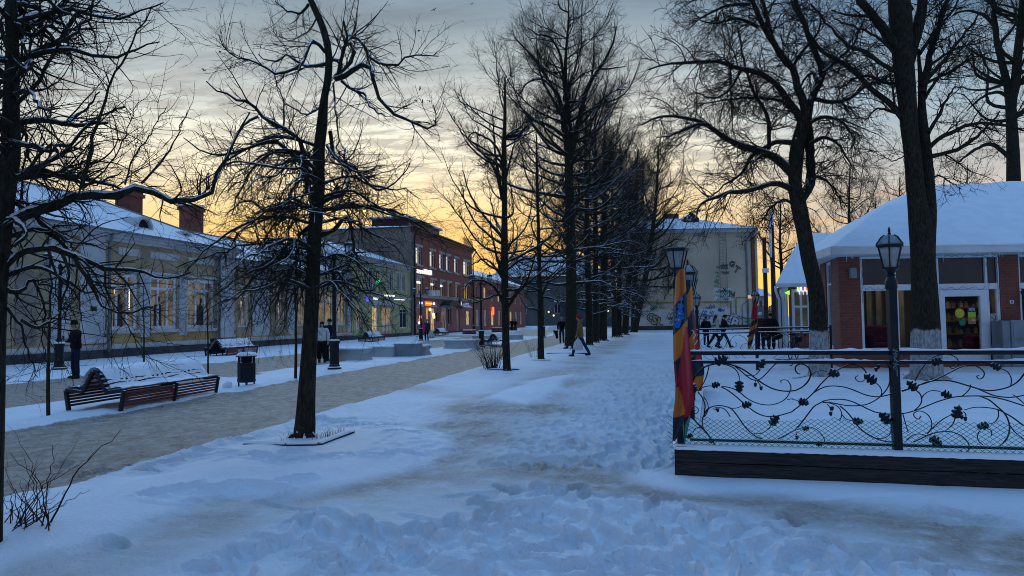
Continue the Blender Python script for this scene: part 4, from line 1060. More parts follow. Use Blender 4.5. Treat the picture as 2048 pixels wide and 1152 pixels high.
    for x, zt in ((211, 6.2), (433, 6.2)):
        u = F.uv(x, 600)[0]; q = MB(); q.tube([F.pt(u, .3, .22), F.pt(u, 5.8, .22), F.pt(u, 6.1, .35), F.pt(u, 6.3, .45)], .07, 8); q.build('downpipe', TIN, o, True)
    q = MB(); a, b, z0, z1 = F.rect(177, 613, 189, 622); F.box(q, a, b, z0, z1, .101, .13); q.build('wall_plaque', DRK, o)
yellow_house()

def green_house():
    ua = F.uv(703, 600)[0]; ub = F.uv(821, 600)[0]; H = 7.75
    o = thing('shop_house', 'pale green two storey shop house with glowing white lettering', 'house', (XF, ua, 0))
    up = [F.rect(x0, 560, x1, 584) for x0, x1 in ((737, 743), (752, 758), (778, 785), (792, 798), (803, 810))]
    up = [(a, b, 4.95, 6.75) for a, b, _, _ in up]
    lo = [(F.uv(x0, 640)[0], F.uv(x1, 640)[0], z0, z1) for x0, x1, z0, z1 in ((712, 724, .9, 3.2), (744, 756, .2, 3.2), (763, 785, .2, 3.1), (800, 815, .9, 3.0))]
    q = MB(); F.wall(q, ua, ub, 0, H, up+lo, .2); q.build('wall', PGR, o)
    q = MB()
    for z0, z1, n in ((4.05, 4.25, .15), (7.3, 7.5, .12), (7.5, 7.75, .3)): F.box(q, ua, ub, z0, z1, .003, n)
    q.build('cornice', WHT, o)
    for h in up: q = MB(); F.box(q, h[0]-.3, h[0]-.01, h[2]-.15, h[3]+.15, .003, .06); F.box(q, h[1]+.01, h[1]+.3, h[2]-.15, h[3]+.15, .003, .06); F.box(q, h[0]-.3, h[1]+.3, h[3]+.153, h[3]+.3, .003, .08); q.build('window_surround', WHT, o)
    for h in lo[1:3]: q = MB(); F.box(q, h[0]-.35, h[1]+.35, 3.3, 3.75, .003, .3); q.build('door_hood', WHT, o)
    for h in up: F.window(o, h, FRM, PGL, 1, (), .1, -.1)
    for k, h in enumerate(lo): F.window(o, h, FRM, (PLT, PWM, PLT, PGL)[k], 1, (.8,), .1, -.1)
    for x0, x1, y0, y1, n, sd in ((746, 757, 594, 599, 3, 1), (768, 789, 590, 593.5, 8, 2), (768, 788, 594.5, 597, 7, 3), (788, 811, 596.5, 600, 9, 4)):
        a, b, z0, z1 = F.rect(x0, y0, x1, y1); strokes('sign_lettering', F, o, a, b, z0, z1, EWH, sd, n)
    a, b, z0, z1 = F.rect(729, 594, 736, 599); q = MB(); q.ball(F.pt((a+b)/2, (z0+z1)/2, .15), .12, (b-a)/2, .35); q.build('blue_sign', EBL, o)
    a, b, z0, z1 = F.rect(751, 561, 757, 566); q = MB(); F.box(q, (a*2+b)/3, (a+2*b)/3, z0, z1, .1, .3); F.box(q, a, (a*2+b)/3-.003, (2*z0+z1)/3, (z0+2*z1)/3, .1, .3); F.box(q, (a+2*b)/3+.003, b, (2*z0+z1)/3, (z0+2*z1)/3, .1, .3); q.build('pharmacy_cross', EGR, o)
    q = MB(); A, B, C_, D_ = F.pt(ua-.3, 7.78, .5), F.pt(ub, 7.78, .5), F.pt(ub, 7.78, -12), F.pt(ua-.3, 7.78, -12); r0, r1 = F.pt(ua+3, 10.1, -6), F.pt(ub, 10.1, -6)
    q.face([A, B, r1, r0]); q.face([C_, D_, r0, r1]); q.face([D_, A, r0]); q.face([A, D_, C_, B]); q.build('roof', SNOW, o)
    q = MB(); F.box(q, ua-.3, ub, 7.76, 7.85, .5, .6); u = F.uv(823, 560)[0]-.3; q.tube([F.pt(u, 0, .2), F.pt(u, 6.9, .2), F.pt(u-.3, 7.6, .5)], .09, 8); q.build('gutter', TIN, o)
    q = MB(); F.box(q, ua, ub, -.2, .35, -.1, .1); q.build('plinth', PLN, o)
green_house()

def brick_house():
    ua = F.uv(828, 600)[0]; ub = F.uv(944.5, 600)[0]; H = 12.6; ZB = 4.75
    o = thing('brick_house', 'three storey red brick house with a rose painted shop floor', 'house', (XF, ua, 0))
    g = lambda xs, z0, z1: [(F.uv(a, 560)[0], F.uv(b, 560)[0], z0, z1) for a, b in xs]
    z3 = F.rect(832, 494, 843, 529)[2:]; z2 = F.rect(833, 556, 846, 590)[2:]
    top = g(((832, 843.5), (860, 870), (879, 888), (893, 901), (909, 917), (927, 939)), *z3)
    mid = g(((833, 846), (861, 871), (880, 888.5), (894, 902), (910, 918), (928, 938)), *z2)
    q = MB(); F.wall(q, ua, ub, ZB, H, top+mid, .25); q.build('wall', BRK, o)
    gr = g(((832, 843), (851, 858), (860, 870)), .3, 3.3)+g(((881.5, 894),), .5, 3.4)+g(((895, 901.5),), 1.0, 3.4)+g(((912, 918),), .15, 3.2)+g(((931, 939),), .9, 3.1)
    q = MB(); F.wall(q, ua, ub, 0, ZB-.3, gr, .3, .03); q.build('shop_front', ROS, o)
    q = MB(); F.box(q, ua, ub, ZB-.3, ZB+.06, -.2, .22); F.box(q, ua, ub, ZB+.06, ZB+.12, -.2, .3); q.build('band_course', STN, o)
    q = MB(); n = 70
    for k in range(n): u = ua+(ub-ua)*(k+.2)/n; F.box(q, u, u+.18, ZB-.5, ZB-.3, .032, .16)
    q.build('dentils', ROS, o)
    for h in top+mid:
        q = MB(); F.box(q, h[0]-.25, h[1]+.25, h[3]+.02, h[3]+.30, .003, .1); q.build('lintel', STN, o); q = MB(); F.box(q, h[0]-.15, h[1]+.15, h[2]-.2, h[2]-.02, .003, .16); q.build('window_sill', STN, o)
    for h in gr[:1]+gr[2:5]: q = MB(); F.box(q, h[0]-.2, h[1]+.2, h[3]+.05, h[3]+.35, .035, .2); q.build('lintel', STN, o)
    for k, h in enumerate(top):
        F.window(o, h, FRM, PGL, 1, (.78,), .12, -.12, mw=.1)
        q = MB(); a = h[0]+(h[1]-h[0])*.10; F.box(q, a, a+(h[1]-h[0])*.32, h[2]+.2, h[3]-.15, -.17, -.13); q.build('curtain', emi('curtain_glow', (.80, .76, .62), .75), o)  # emission puts the room's light into the curtain itself
    for k, h in enumerate(mid):
        w = F.window(o, h, FRM, PGL, 1, (), .12, -.12, mw=.1)
        if k < 3: q = MB(); m = (h[0]+h[1])/2; zc = h[2]+(h[3]-h[2])*.68; F.box(q, m-.3*(h[1]-h[0]), m+.25*(h[1]-h[0]), zc, zc+.25, -.17, -.13); q.build('ceiling_lamp', EWH, w)
    for k, h in enumerate(gr):
        F.window(o, h, FRM, (PWM, PWM, PWM, PLT, PGL, PLT, PWM)[k] if k not in (0,) else PLT, 1 if k in (3,) else 0, (.35,) if k == 3 else (), .12, -.15, name='shop_window' if k != 5 else 'door')
    for x, y, m in ((837, 634, EOR), (836, 640, ERD), (835, 646, EWH), (863, 629, EWH), (864, 634, EWM), (856, 619, EWM)):
        u, z = F.uv(x, y); q = MB(); q.ball(F.pt(u, z, .25), .18, .18, .22); q.build('shop_lamp', m, o)
    # cornice, roof, penthouse, railing
    q = MB()
    for z0, z1, n_ in ((H-.6, H-.35, .12), (H-.35, H-.1, .35), (H-.1, H+.08, .6)): F.box(q, ua-.3, ub+.4, z0, z1, -.2, n_)
    q.build('cornice', RFD, o)
    q = MB(); q.face([F.pt(ua, 0, .02), F.pt(ua, H, .02), F.pt(ua, H, -14), F.pt(ua, 0, -14)]); q.build('gable_wall', GAB, o); q = MB(); q.face([F.pt(ub, H, .02), F.pt(ub, 0, .02), F.pt(ub, 0, -14), F.pt(ub, H, -14)]); q.build('gable_wall', GAB, o)
    q = MB(); A, B, C_, D_ = F.pt(ua-.4, H+.09, .6), F.pt(ub+.4, H+.09, .6), F.pt(ub+.4, H+.09, -14.3), F.pt(ua-.4, H+.09, -14.3); r0, r1 = F.pt(ua+3, H+.75, -7), F.pt(ub-3, H+.75, -7)
    q.face([A, B, r1, r0]); q.face([C_, D_, r0, r1]); q.face([D_, A, r0]); q.face([B, C_, r1]); q.face([A, D_, C_, B]); q.build('roof', mat('roof_snowy', (.08, .03, .03), .6, .3, 1, snow=.35), o)
    f2 = Face((XF-3.5, 0, 0), (1, 0, 0)); a, b, z0, z1 = f2.rect(815, 445, 880, 476)
    q = MB(); f2.box(q, a+.4, b-.4, H+.1, z1-.3, -5, 0); ph = q.build('roof_house', RFD, o)
    q = MB(); f2.box(q, a-.1, b+.1, z1-.29, z1-.12, -5.3, .4); q.build('flat_roof', TIN, ph)
    q = MB(); f2.box(q, a-.1, b+.1, z1-.117, z1, -5.3, .4); q.build('snow_layer', SNOW, ph)
    q = MB()
    for k in range(22):
        u = b+(ub-b)*k/21; q.tube([F.pt(u, H+.05, .1), F.pt(u, H+1.2, .1)], .025, 5)
    for z in (H+.65, H+1.2): q.tube([F.pt(b, z, .1), F.pt(ub, z, .1)], .025, 5)
    q.build('roof_railing', RFD, o)
    for x in (826, 944):
        u = F.uv(x, 560)[0]; q = MB(); q.tube([F.pt(u, 0, .2), F.pt(u, H-1.2, .2), F.pt(u+(.6 if x > 900 else 0), H-.3, .6)], .1, 8); q.build('downpipe', DRK, o, True)
    a, b, z0, z1 = F.rect(833, 540, 846, 547); strokes('sign_lettering', F, o, a, b, z0, z1, EWH, 8, 7); a, b, z0, z1 = F.rect(847, 540, 861, 549)
    d = (b-a)
    for f0, f1 in ((0, .2), (.24, .42), (.58, .76), (.84, 1)): q = MB(); F.box(q, a+d*f0, a+d*f1, z0, z1, .02, .2); q.build('sign_bar', EWH, o)
    q = MB(); F.box(q, a+d*.43, a+d*.57, z0, z1, .02, .1); q.build('sign_green_bar', mat('sign_dark_green', (.01, .10, .05), .5, .1), o)
    a, b, z0, z1 = F.rect(838, 603.6, 846, 610.2); strokes('sign_lettering', F, o, a, b, z0, z1, emi('sign_pale_blue', (.55, .65, 1), 1.0), 9, 4)
    a, b, z0, z1 = F.rect(849, 603, 863, 611.5); q = MB(); F.box(q, a, b, z0, z1, .035, .1); q.build('sign_box', emi('sign_box_orange', (1, .22, .01), .8), o); strokes('sign_lettering', Face((XF+.1, 0, 0), (1, 0, 0)), o, a+.2, b-.1, z0+.2, z1-.2, emi('sign_yellow', (1, .62, .10), 1.8), 10, 6)
    u0, z0 = F.uv(865, 611); u1, z1 = F.uv(871, 604.8); text('sign_text', 'CR', (z1-z0)*1.35, F.pt(u0, z0, .1), F.u, (0, 0, 1), EWH, o, .04)
    a, b, z0, z1 = F.rect(929, 603.5, 939, 610.5); strokes('sign_lettering', F, o, a, b, z0, z1, emi('sign_dim', (.5, .5, .52), .35), 12, 4)
    # round sign and awnings
    u, z = F.uv(915.5, 607.5); q = MB(); q.lathe([(.75, 0), (.75, .12)], 20, F.pt(u, z, .4), Matrix.Rotation(math.pi/2, 3, 'Y')); sg = q.build('round_sign', DRK, o)
    q = MB(); q.prism([F.pt(u-.35, z-.35, .54), F.pt(u+.4, z-.35, .54), F.pt(u+.1, z-.05, .54), F.pt(u, z+.35, .54), F.pt(u-.2, z+.05, .54)], F.n*.02); q.build('emblem', emi('sign_cream', (.75, .8, .6), .8), sg)
    a, b, z0, z1 = F.rect(880, 602, 903, 612); q = MB(); m = (a+b)/2; rr = (b-a)/2
    for k in range(10):
        t0, t1 = math.pi*k/10, math.pi*(k+1)/10
        p = lambda t, n_: F.pt(m-rr*math.cos(t), z0+(z1-z0)*math.sin(t), n_)
        q.face([p(t0, .05), p(t1, .05), p(t1, 1.3), p(t0, 1.3)])
    q.prism([p(math.pi*k/10, 1.28) for k in range(11)], F.n*.03); q.build('awning', mat('awning_black', (.012, .022, .022), .6, .2), o)
    a, b = F.uv(911, 613)[0], F.uv(929, 617)[0]; z = F.uv(918, 615)[1]; q = MB(); q.hexa([F.pt(a, z+.5, .05), F.pt(b, z+.5, .05), F.pt(b, z, 1.2), F.pt(a, z, 1.2), F.pt(a, z+.6, .05), F.pt(b, z+.6, .05), F.pt(b, z+.1, 1.2), F.pt(a, z+.1, 1.2)]); q.build('canopy', SNOW, o)
    for x in (853, 862):
        a, b, z0, z1 = F.rect(x, 581, x+6, 592); q = MB(); F.box(q, a, b, z0, z1, .1, .75); q.lathe([(.36, 0), (.36, .03)], 14, F.pt((a+b)/2, (z0+z1)/2, .752), Matrix.Rotation(math.pi/2, 3, 'Y')); q.build('air_conditioner', FRM, o)
    a, b, z0, z1 = F.rect(871.5, 626, 877, 642); q = MB(); F.box(q, a, b, z0, z1, .035, .2); q.build('notice_board', DRK, o)
    q = MB(); F.box(q, ua, ub, -.2, .22, .032, .14); q.build('plinth', PLN, o)
    for x, yt in ((760, 405), (826, 408)):
        p0 = F.pt(F.uv(x, 460)[0], 12, -5); q = MB(); q.tube([(p0.x, p0.y, 12.5), (p0.x, p0.y, 12.5+5)], .03, 5); q.build('aerial', DRK, o)
brick_house()

def lower_brick():
    ua = F.uv(944.5, 600)[0]+.004; ub = ua+48; H = 8.6
    o = thing('brick_house', 'low dark brick house with lit windows beyond the three storey brick house', 'house', (XF, ua, 0))
    up, lo = [], []
    for k in range(8): u = ua+2.2+k*5.6; up.append((u, u+1.7, 4.9, 7.1)); lo.append((u, u+2.2, .7, 3.3))
    q = MB(); F.wall(q, ua, ub, 0, H, up+lo, .2); q.build('wall', BRK, o)
    for k, h in enumerate(up): F.window(o, h, FRM, PWM if k in (1, 3) else PGL, 1, (), .12, -.1)
    for k, h in enumerate(lo): F.window(o, h, FRM, PWM if k in (2, 4, 5) else PLT, 1, (), .12, -.1, name='shop_window')
    q = MB(); F.box(q, ua, ub, H-.4, H, .003, .4); q.build('cornice', STN, o)
    q = MB(); A, B, C_, D_ = F.pt(ua, H, .6), F.pt(ub, H, .6), F.pt(ub, H, -12), F.pt(ua, H, -12); r0, r1 = F.pt(ua, H+2.6, -6), F.pt(ub, H+2.6, -6)
    q.face([A, B, r1, r0]); q.face([C_, D_, r0, r1]); q.face([D_, A, r0]); q.face([B, C_, r1]); q.build('roof', SNOW, o)
    q = MB(); F.box(q, ua+4, ua+6, H+1, H+3.6, -5, -4); q.build('chimney', BRD, o)
    # lit shop sign under the eaves
    u, z = F.uv(983, 643); q = MB(); F.box(q, u-.5, u+.5, 2.6, 3.9, .2, .4); q.build('hanging_sign', ERD, o)
lower_brick()

def far_house():
    o = None
    fy = Face((0, 188, 0), (0, -1, 0))
    o = thing('far_house', 'distant dark house with a wide snowy gable roof closing the street', 'house', (-24, 188, 0))
    a, b = fy.uv(985, 600)[0], fy.uv(1225, 600)[0]
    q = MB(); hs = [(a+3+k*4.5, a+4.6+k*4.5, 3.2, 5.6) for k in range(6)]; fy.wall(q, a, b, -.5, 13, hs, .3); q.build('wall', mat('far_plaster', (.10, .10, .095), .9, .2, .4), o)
    for k, h in enumerate(hs): fy.window(o, h, FRM, PWM if k in (2, 4) else PDK, 1)
    m = fy.uv(1048, 520)[0]; zt = fy.uv(1048, 506)[1]
    q = MB(); q.face([fy.pt(a-1, 13, .8), fy.pt(b+1, 13, .8), fy.pt(m+9, zt, -8), fy.pt(m-2, zt, -8)]); q.face([fy.pt(a-1, 13, .8), fy.pt(m-2, zt, -8), fy.pt(a-1, 13, -17)]); q.face([fy.pt(b+1, 13, .8), fy.pt(b+1, 13, -17), fy.pt(m+9, zt, -8)]); q.build('roof', mat('roof_half_snow', (.05, .055, .06), .7, .3, .4, snow=.93), o)
    # a low pavilion roof with lamps in front of the park trees
    o = thing('market_hall', 'far low dark hall behind the avenue trunks with a string of lamps', 'hall', (2, 150, 0))
    f3 = Face((0, 150, 0), (0, -1, 0)); a, b = f3.uv(1120, 640)[0], f3.uv(1300, 640)[0]
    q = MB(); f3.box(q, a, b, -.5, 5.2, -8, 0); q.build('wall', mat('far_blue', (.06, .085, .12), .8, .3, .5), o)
    q = MB(); f3.box(q, a-1, b+1, 5.2, 5.6, -9, 1); q.build('roof', SNOW, o)
    for x, y in ((1181, 622), (1193, 621.5), (1208, 622), (1213, 622), (1217, 621.5), (1232, 623), (1239, 622), (1256, 622), (1109, 631), (1099, 624)):
        u, z = f3.uv(x, y); q = MB(); q.ball(f3.pt(u, z, 1.3), .2); q.build('lamp', EWM if x % 2 else ELW, o)
far_house()

# ---------------------------------------------------------------- wall with graffiti
def graffiti_house():
    D = 95.0
    c0 = P(1284, 640, D); c1 = P(1503, 634, D); f = Face((c0.x, c0.y, 0), -FW)
    Z = lambda y, x=1400: f.uv(x, y)[1]
    U = lambda x, y=600: f.uv(x, y)[0]
    o = thing('plaster_house', 'big beige house end wall covered with graffiti, hipped snowy roof', 'house', (c0.x, c0.y, 0))
    H = Z(466); u0, u1 = U(1240), U(1504)
    CRM = mat('cream_render', (.57, .47, .34), .9, .14, .12, bump=.1); OW = mat('patch_white', (.58, .57, .53), .9, .12, .2)
    q = MB(); f.wall(q, u0, u1, 0, H); f.box(q, u1+.003, u1+.9, 0, H, -14, -.05); q.build('wall', CRM, o)
    q = MB(); f.box(q, U(1505), U(1511.5), 0, H-.6, -.6, .25); q.build('corner_strip', mat('red_brown', (.20, .075, .05), .8, .2), o)
    q = MB(); f.box(q, u0, U(1478), 0, Z(617.5), .003, .02); f.box(q, U(1478)+.02, u1, 0, Z(625), .003, .02); f.box(q, U(1427), U(1462), Z(603), Z(577), .003, .02); q.build('overpainted_patch', OW, o)
    q = MB(); f.box(q, u0, U(1463), Z(606), Z(603), .022, .10); f.box(q, U(1460), U(1463), Z(630), Z(606), .022, .10); f.box(q, U(1463), U(1473), Z(630), Z(627.5), .022, .10); f.box(q, U(1470), U(1473), Z(627), Z(597), .022, .10); f.box(q, U(1473), U(1503), Z(597), Z(595.5), .022, .10); q.build('yellow_pipe', mat('ochre_pipe', (.30, .24, .10), .6, .2), o)
    q = MB(); f.box(q, u0, u1, 0, .55, .022, .12); q.build('plinth', PLN, o)
    q = MB(); f.box(q, u0-.5, u1+.9, H, H+.5, -14, .5); q.build('eaves', mat('pale_eaves', (.42, .42, .42), .8, .1), o)
    # hipped roof
    zr = Z(422); q = MB(); A, B, C_, D_ = f.pt(u0-.8, H+.5, .8), f.pt(u1+1.2, H+.5, .8), f.pt(u1+1.2, H+.5, -15), f.pt(u0-.8, H+.5, -15); m0 = f.pt(U(1350), zr, -7); m1 = f.pt(U(1408), zr, -7)
    for pl in ([A, B, m1, m0], [C_, D_, m0, m1], [D_, A, m0], [B, C_, m1], [A, D_, C_, B]): q.face(pl)
    q.build('roof', mat('tin_snow', (.10, .11, .12), .7, .3, 1.5, snow=.62), o)
    g = Face(f.pt(0, 0, -4.0), f.n); a, b, z0, z1 = g.rect(1368, 424, 1398, 449)
    q = MB(); m = (a+b)/2; q.prism([g.pt(a, z0, 0), g.pt(b, z0, 0), g.pt(b, (z0+z1)/2, 0), g.pt(m, z1, 0), g.pt(a, (z0+z1)/2, 0)], -f.n*5); dm = q.build('dormer', mat('dormer_brown', (.06, .035, .03), .8, .2, snow=.8), o)
    q = MB(); g.box(q, a+.35, m-.05, z0+.5, z0+1.3, .01, .06); q.build('dormer_window', FRM, dm)
    for x0, x1, y0, y1 in ((1340, 1371, 419, 440), (1320, 1332, 431, 441)):
        a, b, z0, z1 = g.rect(x0, y0, x1, y1); q = MB(); g.box(q, a, b, z0-2, z1, -5, -4); q.build('chimney', BRD, o)
    # ladder, drainpipe, cable box
    q = MB()
    for x in (1440, 1454): q.tube([f.pt(U(x), Z(618), .3), f.pt(U(x), H+.6, .3)], .03, 6)
    for y in np.arange(470, 617, 6.2): q.tube([f.pt(U(1440), Z(y), .3), f.pt(U(1454), Z(y), .3)], .018, 5)
    q.build('ladder', mat('ladder_grey', (.10, .10, .10), .6, .2), o)
    q = MB(); q.tube([f.pt(U(1495), 0, .15), f.pt(U(1495), H-1, .15), f.pt(U(1507), H-.1, .6)], .12, 8); q.tube([f.pt(U(1483.5), 0, .12), f.pt(U(1483.5), Z(612), .12), f.pt(U(1495), Z(602), .12)], .05, 6); q.build('drainpipe', TIN, o, True)
    # graffiti: fat letters with an outline, and scribbled tags
    INK = mat('black_spray', (.04, .043, .045), .9, .2); TAN = mat('tan_spray', (.42, .31, .21), .9, .1); SIL = mat('silver_spray', (.55, .55, .56), .8, .1); GRN = mat('green_spray', (.03, .28, .14), .9, .2); BLU = mat('blue_spray', (.03, .15, .48), .9, .2); GRY = mat('grey_spray', (.12, .12, .13), .9, .2)
    def fat(s, x, y, hpx, rot, fill, pos_n, bold=.06):
        k = hpx/FPX*D; u, z = U(x, y), Z(y, x); r = f.u*math.cos(rot)+Vector((0, 0, math.sin(rot))); upv = Vector((0, 0, math.cos(rot)))-f.u*math.sin(rot)
        text('graffiti_outline', s, k*1.38, f.pt(u, z, pos_n), r, upv, INK, o, .004, bold*2.6); text('graffiti_fill', s, k*1.38, f.pt(u, z, pos_n+.02), r, upv, fill, o, .004, bold)
    fat('O', 1292, 638, 15, -.45, TAN, .03); fat('S', 1302, 646, 17, -.30, TAN, .05); fat('L', 1313, 651, 16, -.2, TAN, .07)
    fat('T', 1388, 652, 19, 0, SIL, .03); fat('T', 1402, 652, 19, 0, SIL, .05); fat('K', 1446, 650, 17, .1, SIL, .03); fat('B', 1459, 652, 20, -.35, SIL, .05)
    def tags(x0, y0, x1, y1, n, m, sd, w=.05, hh=5, name='graffiti_tag'):
        rg = random.Random(sd); q = MB()
        for k in range(n):
            cx, cy = rg.uniform(x0, x1), rg.uniform(y0, y1); u, z = U(cx, cy), Z(cy, cx); h = hh/FPX*D*rg.uniform(.6, 1.1); pts = []
            for j in range(rg.randint(4, 7)): pts.append((u+j*h*.42+rg.gauss(0, h*.12), z+(h*.5 if j % 2 else -h*.5)*rg.uniform(.5, 1.1)))
            cv = smooth_curve([(a, b, 0) for a, b in pts], 4); q.tube([f.pt(p.x, p.y, .03+.004*(k % 5)) for p in cv], w*rg.uniform(.4, .8), 4)
        q.build(name, m, o)
    tags(1296, 613, 1322, 619, 5, GRN, 1); tags(1338, 618, 1350, 630, 5, GRN, 2); tags(1328, 626, 1348, 645, 8, GRY, 3, .06, 8); tags(1398, 622, 1425, 632, 7, BLU, 4, .07, 7); tags(1408, 611, 1420, 618, 4, BLU, 5, .06, 6)
    tags(1435, 617, 1440, 621, 3, BLU, 6, .16, 5); tags(1427, 578, 1456, 600, 14, GRN, 7, .05, 6); tags(1425, 578, 1450, 584, 5, INK, 8, .05, 6); tags(1428, 528, 1434, 572, 8, GRN, 9, .05, 5); tags(1436, 520, 1450, 548, 8, GRY, 10, .06, 7); tags(1380, 625, 1396, 640, 5, GRY, 11, .05, 6); tags(1484, 634, 1500, 650, 6, GRN, 12, .05, 5); tags(1470, 624, 1498, 640, 6, GRY, 13, .03, 5); tags(1450, 632, 1462, 640, 3, GRY, 14, .04, 5)
    for s, x, y, h, rot in (('G', 1457, 531, 11, -.35), ('T', 1466, 541, 13, -.6), ('N', 1457, 592, 11, -.25)):
        k = h/FPX*D; r = f.u*math.cos(rot)+Vector((0, 0, math.sin(rot))); upv = Vector((0, 0, math.cos(rot)))-f.u*math.sin(rot)
        text('graffiti_outline', s, k*1.4, f.pt(U(x, y), Z(y, x), .03), r, upv, INK, o, .004, .06); text('graffiti_fill', s, k*1.4, f.pt(U(x, y), Z(y, x), .05), r, upv, CRM, o, .004, -.035)
    # the little house and the fence in the gap to the right
    D2 = 150.0; c = P(1508, 634, D2); h = Face((c.x, c.y, 0), -FW); o2 = thing('small_house', 'little grey house with a snowy roof seen in the gap below the yellow sky', 'house', (c.x, c.y, 0))
    a, b, z0, z1 = h.rect(1509, 590, 1531, 660); w = [(a+1.0, a+1.8, z1-2.6, z1-1.0), (a+1.9, a+2.7, z1-2.6, z1-1.0)]; q = MB(); h.wall(q, a, b, -1, z1, w, .2); q.build('wall', mat('grey_green', (.16, .18, .16), .9, .2, .4), o2)
    for k in w: h.window(o2, k, FRM, PDK, 0)
    q = MB(); q.face([h.pt(a-1, z1, .5), h.pt(b+1.5, z1-.4, .5), h.pt(b+1.5, z1+1.2, -4), h.pt(a+1.0, z1+1.9, -4)]); q.face([h.pt(a-1, z1, .5), h.pt(a+1, z1+1.9, -4), h.pt(a-1, z1, -6)]); q.build('roof', SNOW, o2)
    D3 = 70.0
    c = P(1513, 640, D3); h = Face((c.x, c.y, 0), -FW); a, b = h.uv(1514, 640)[0], h.uv(1572, 640)[0]; o3 = thing('board_fence', 'grey board fence far behind the couple, below the two poles', 'fence', (c.x, c.y, 0)); q = MB()
    for k in range(14): u = a+(b-a)*k/14; h.box(q, u, u+(b-a)/14-.03, 0, 2.6+.12*math.sin(k*2.1), -.05, 0)
    q.build('boards', mat('grey_boards', (.13, .13, .125), .9, .3, 1), o3); q = MB(); h.box(q, a, b, .6, .75, -.15, -.05); h.box(q, a, b, 2.0, 2.15, -.15, -.05); q.build('rail', mat('grey_boards', (.13,)*3), o3)
graffiti_house()
def poles():
    W = mat('old_wood', (.035, .030, .026), .9, .4, 2)
    for x, w, yt, lab, dd in ((1530, 9, 475, 'shorter dark wooden pole with a small box, left of its twin', 48), (1545, 10, 447, 'taller wooden pole topped with snow beside the shorter pole', 49)):
        b = P(x+(3 if x < 1540 else 4), 640, dd); b.z = 0; zt = zat(b, yt); t = P(x-2, yt, dd)
        o = thing('utility_pole', lab, 'pole', b); r = w/2*dd/FPX
        q = MB(); q.tube([b, (b+t)/2+Vector((0, 0, 0)), t], [r, r*.93, r*.85], 12); q.build('pole_shaft', W, o, True)
        if x > 1540:
            q = MB(); q.tube([t+Vector((-.03, 0, -.1)), t+Vector((-.03, 0, .5)), t+Vector((0, 0, .9))], [r*1.0, r*.9, .05], 10); q.tube([t+Vector((-r*.7, -r*.7, -2.3)), t+Vector((-r*.7, -r*.7, 0))], [r*.5, r*.6], 8); q.build('snow_cap', SNOW, o, True)
        else:
            q = MB(); c = P(1531, 541, dd-.4); q.box(c.x-.2, c.x+.2, c.y-.1, c.y+.1, c.z-.14, c.z+.14); q.build('box', FRM, o, bevel=.02)
poles()
# ---------------------------------------------------------------- the brick and glass pavilions on the right
GLS = None
def glass_mat():
    t = NT('shop_glass'); n = t.n
    tr = n.new('ShaderNodeBsdfTransparent'); gl = n.new('ShaderNodeBsdfGlossy'); mx = n.new('ShaderNodeMixShader'); fr = n.new('ShaderNodeLayerWeight')
    tr.inputs[0].default_value = (.72, .75, .77, 1); gl.inputs[1].default_value = .02; fr.inputs[0].default_value = .12
    t.link(fr.outputs[0], mx.inputs[0]); t.link(tr.outputs[0], mx.inputs[1]); t.link(gl.outputs[0], mx.inputs[2]); t.link(mx.outputs[0], n['Material Output'].inputs[0])
    return t.m
GLS = glass_mat()
def lamp_glass():
    t = NT('lantern_glass'); n = t.n
    tr = n.new('ShaderNodeBsdfTransparent'); gl = n.new('ShaderNodeBsdfPrincipled'); mx = n.new('ShaderNodeMixShader')
    tr.inputs[0].default_value = (.85, .87, .86, 1); gl.inputs['Base Color'].default_value = (.42, .44, .43, 1); gl.inputs['Roughness'].default_value = .25; mx.inputs[0].default_value = .42
    t.link(tr.outputs[0], mx.inputs[1]); t.link(gl.outputs[0], mx.inputs[2]); t.link(mx.outputs[0], n['Material Output'].inputs[0])
    return t.m
LGL = lamp_glass()
def dome_roof(par, eave, ridge, ze, zr, rings=9, name='roof', bulge=1.25):
    """snow roof between the eave polygon and the ridge polygon (same number of 2D points), swelling outwards"""
    n = len(eave); sub = 6; E, T = [], []
    for i in range(n):
        for k in range(sub):
            f = k/sub; j = (i+1) % n
            E.append(Vector(eave[i]).lerp(Vector(eave[j]), f)); T.append(Vector(ridge[i]).lerp(Vector(ridge[j]), f))
    m = len(E); vs = []; q = MB()
    for r in range(rings+1):
        f = r/rings; zz = ze+(zr-ze)*(1-(1-f)**bulge)
        for a, b in zip(E, T): p = a.lerp(b, f); vs.append((p.x, p.y, zz+(.035*math.sin(p.x*1.3+p.y*.9)+.02*math.sin(p.x*3.1-p.y*2.3)+.012*math.sin(p.x*7.7+f*9))*(f > 0)-(.03*abs(math.sin(p.x*2.7))*(r == 0))))
    q.v = vs
    for r in range(rings):
        for i in range(m): j = (i+1) % m; q.f.append((r*m+i, r*m+j, (r+1)*m+j, (r+1)*m+i)); q.mi.append(0)
    q.f.append(tuple(rings*m+i for i in range(m))); q.mi.append(0)
    return q.build(name, SNOW, par, True, auto=50)
PW = mat('white_upvc', (.74, .77, .80), .4, .06, 2, bump=.05)
SOF = mat('white_soffit', (.66, .67, .67), .6, .1, 1.5)
GREYB = mat('grey_cabinet', (.22, .25, .27), .55, .2, 2)
PURP = mat('crimson_stuff', (.13, .008, .035), .6, .3, 4)
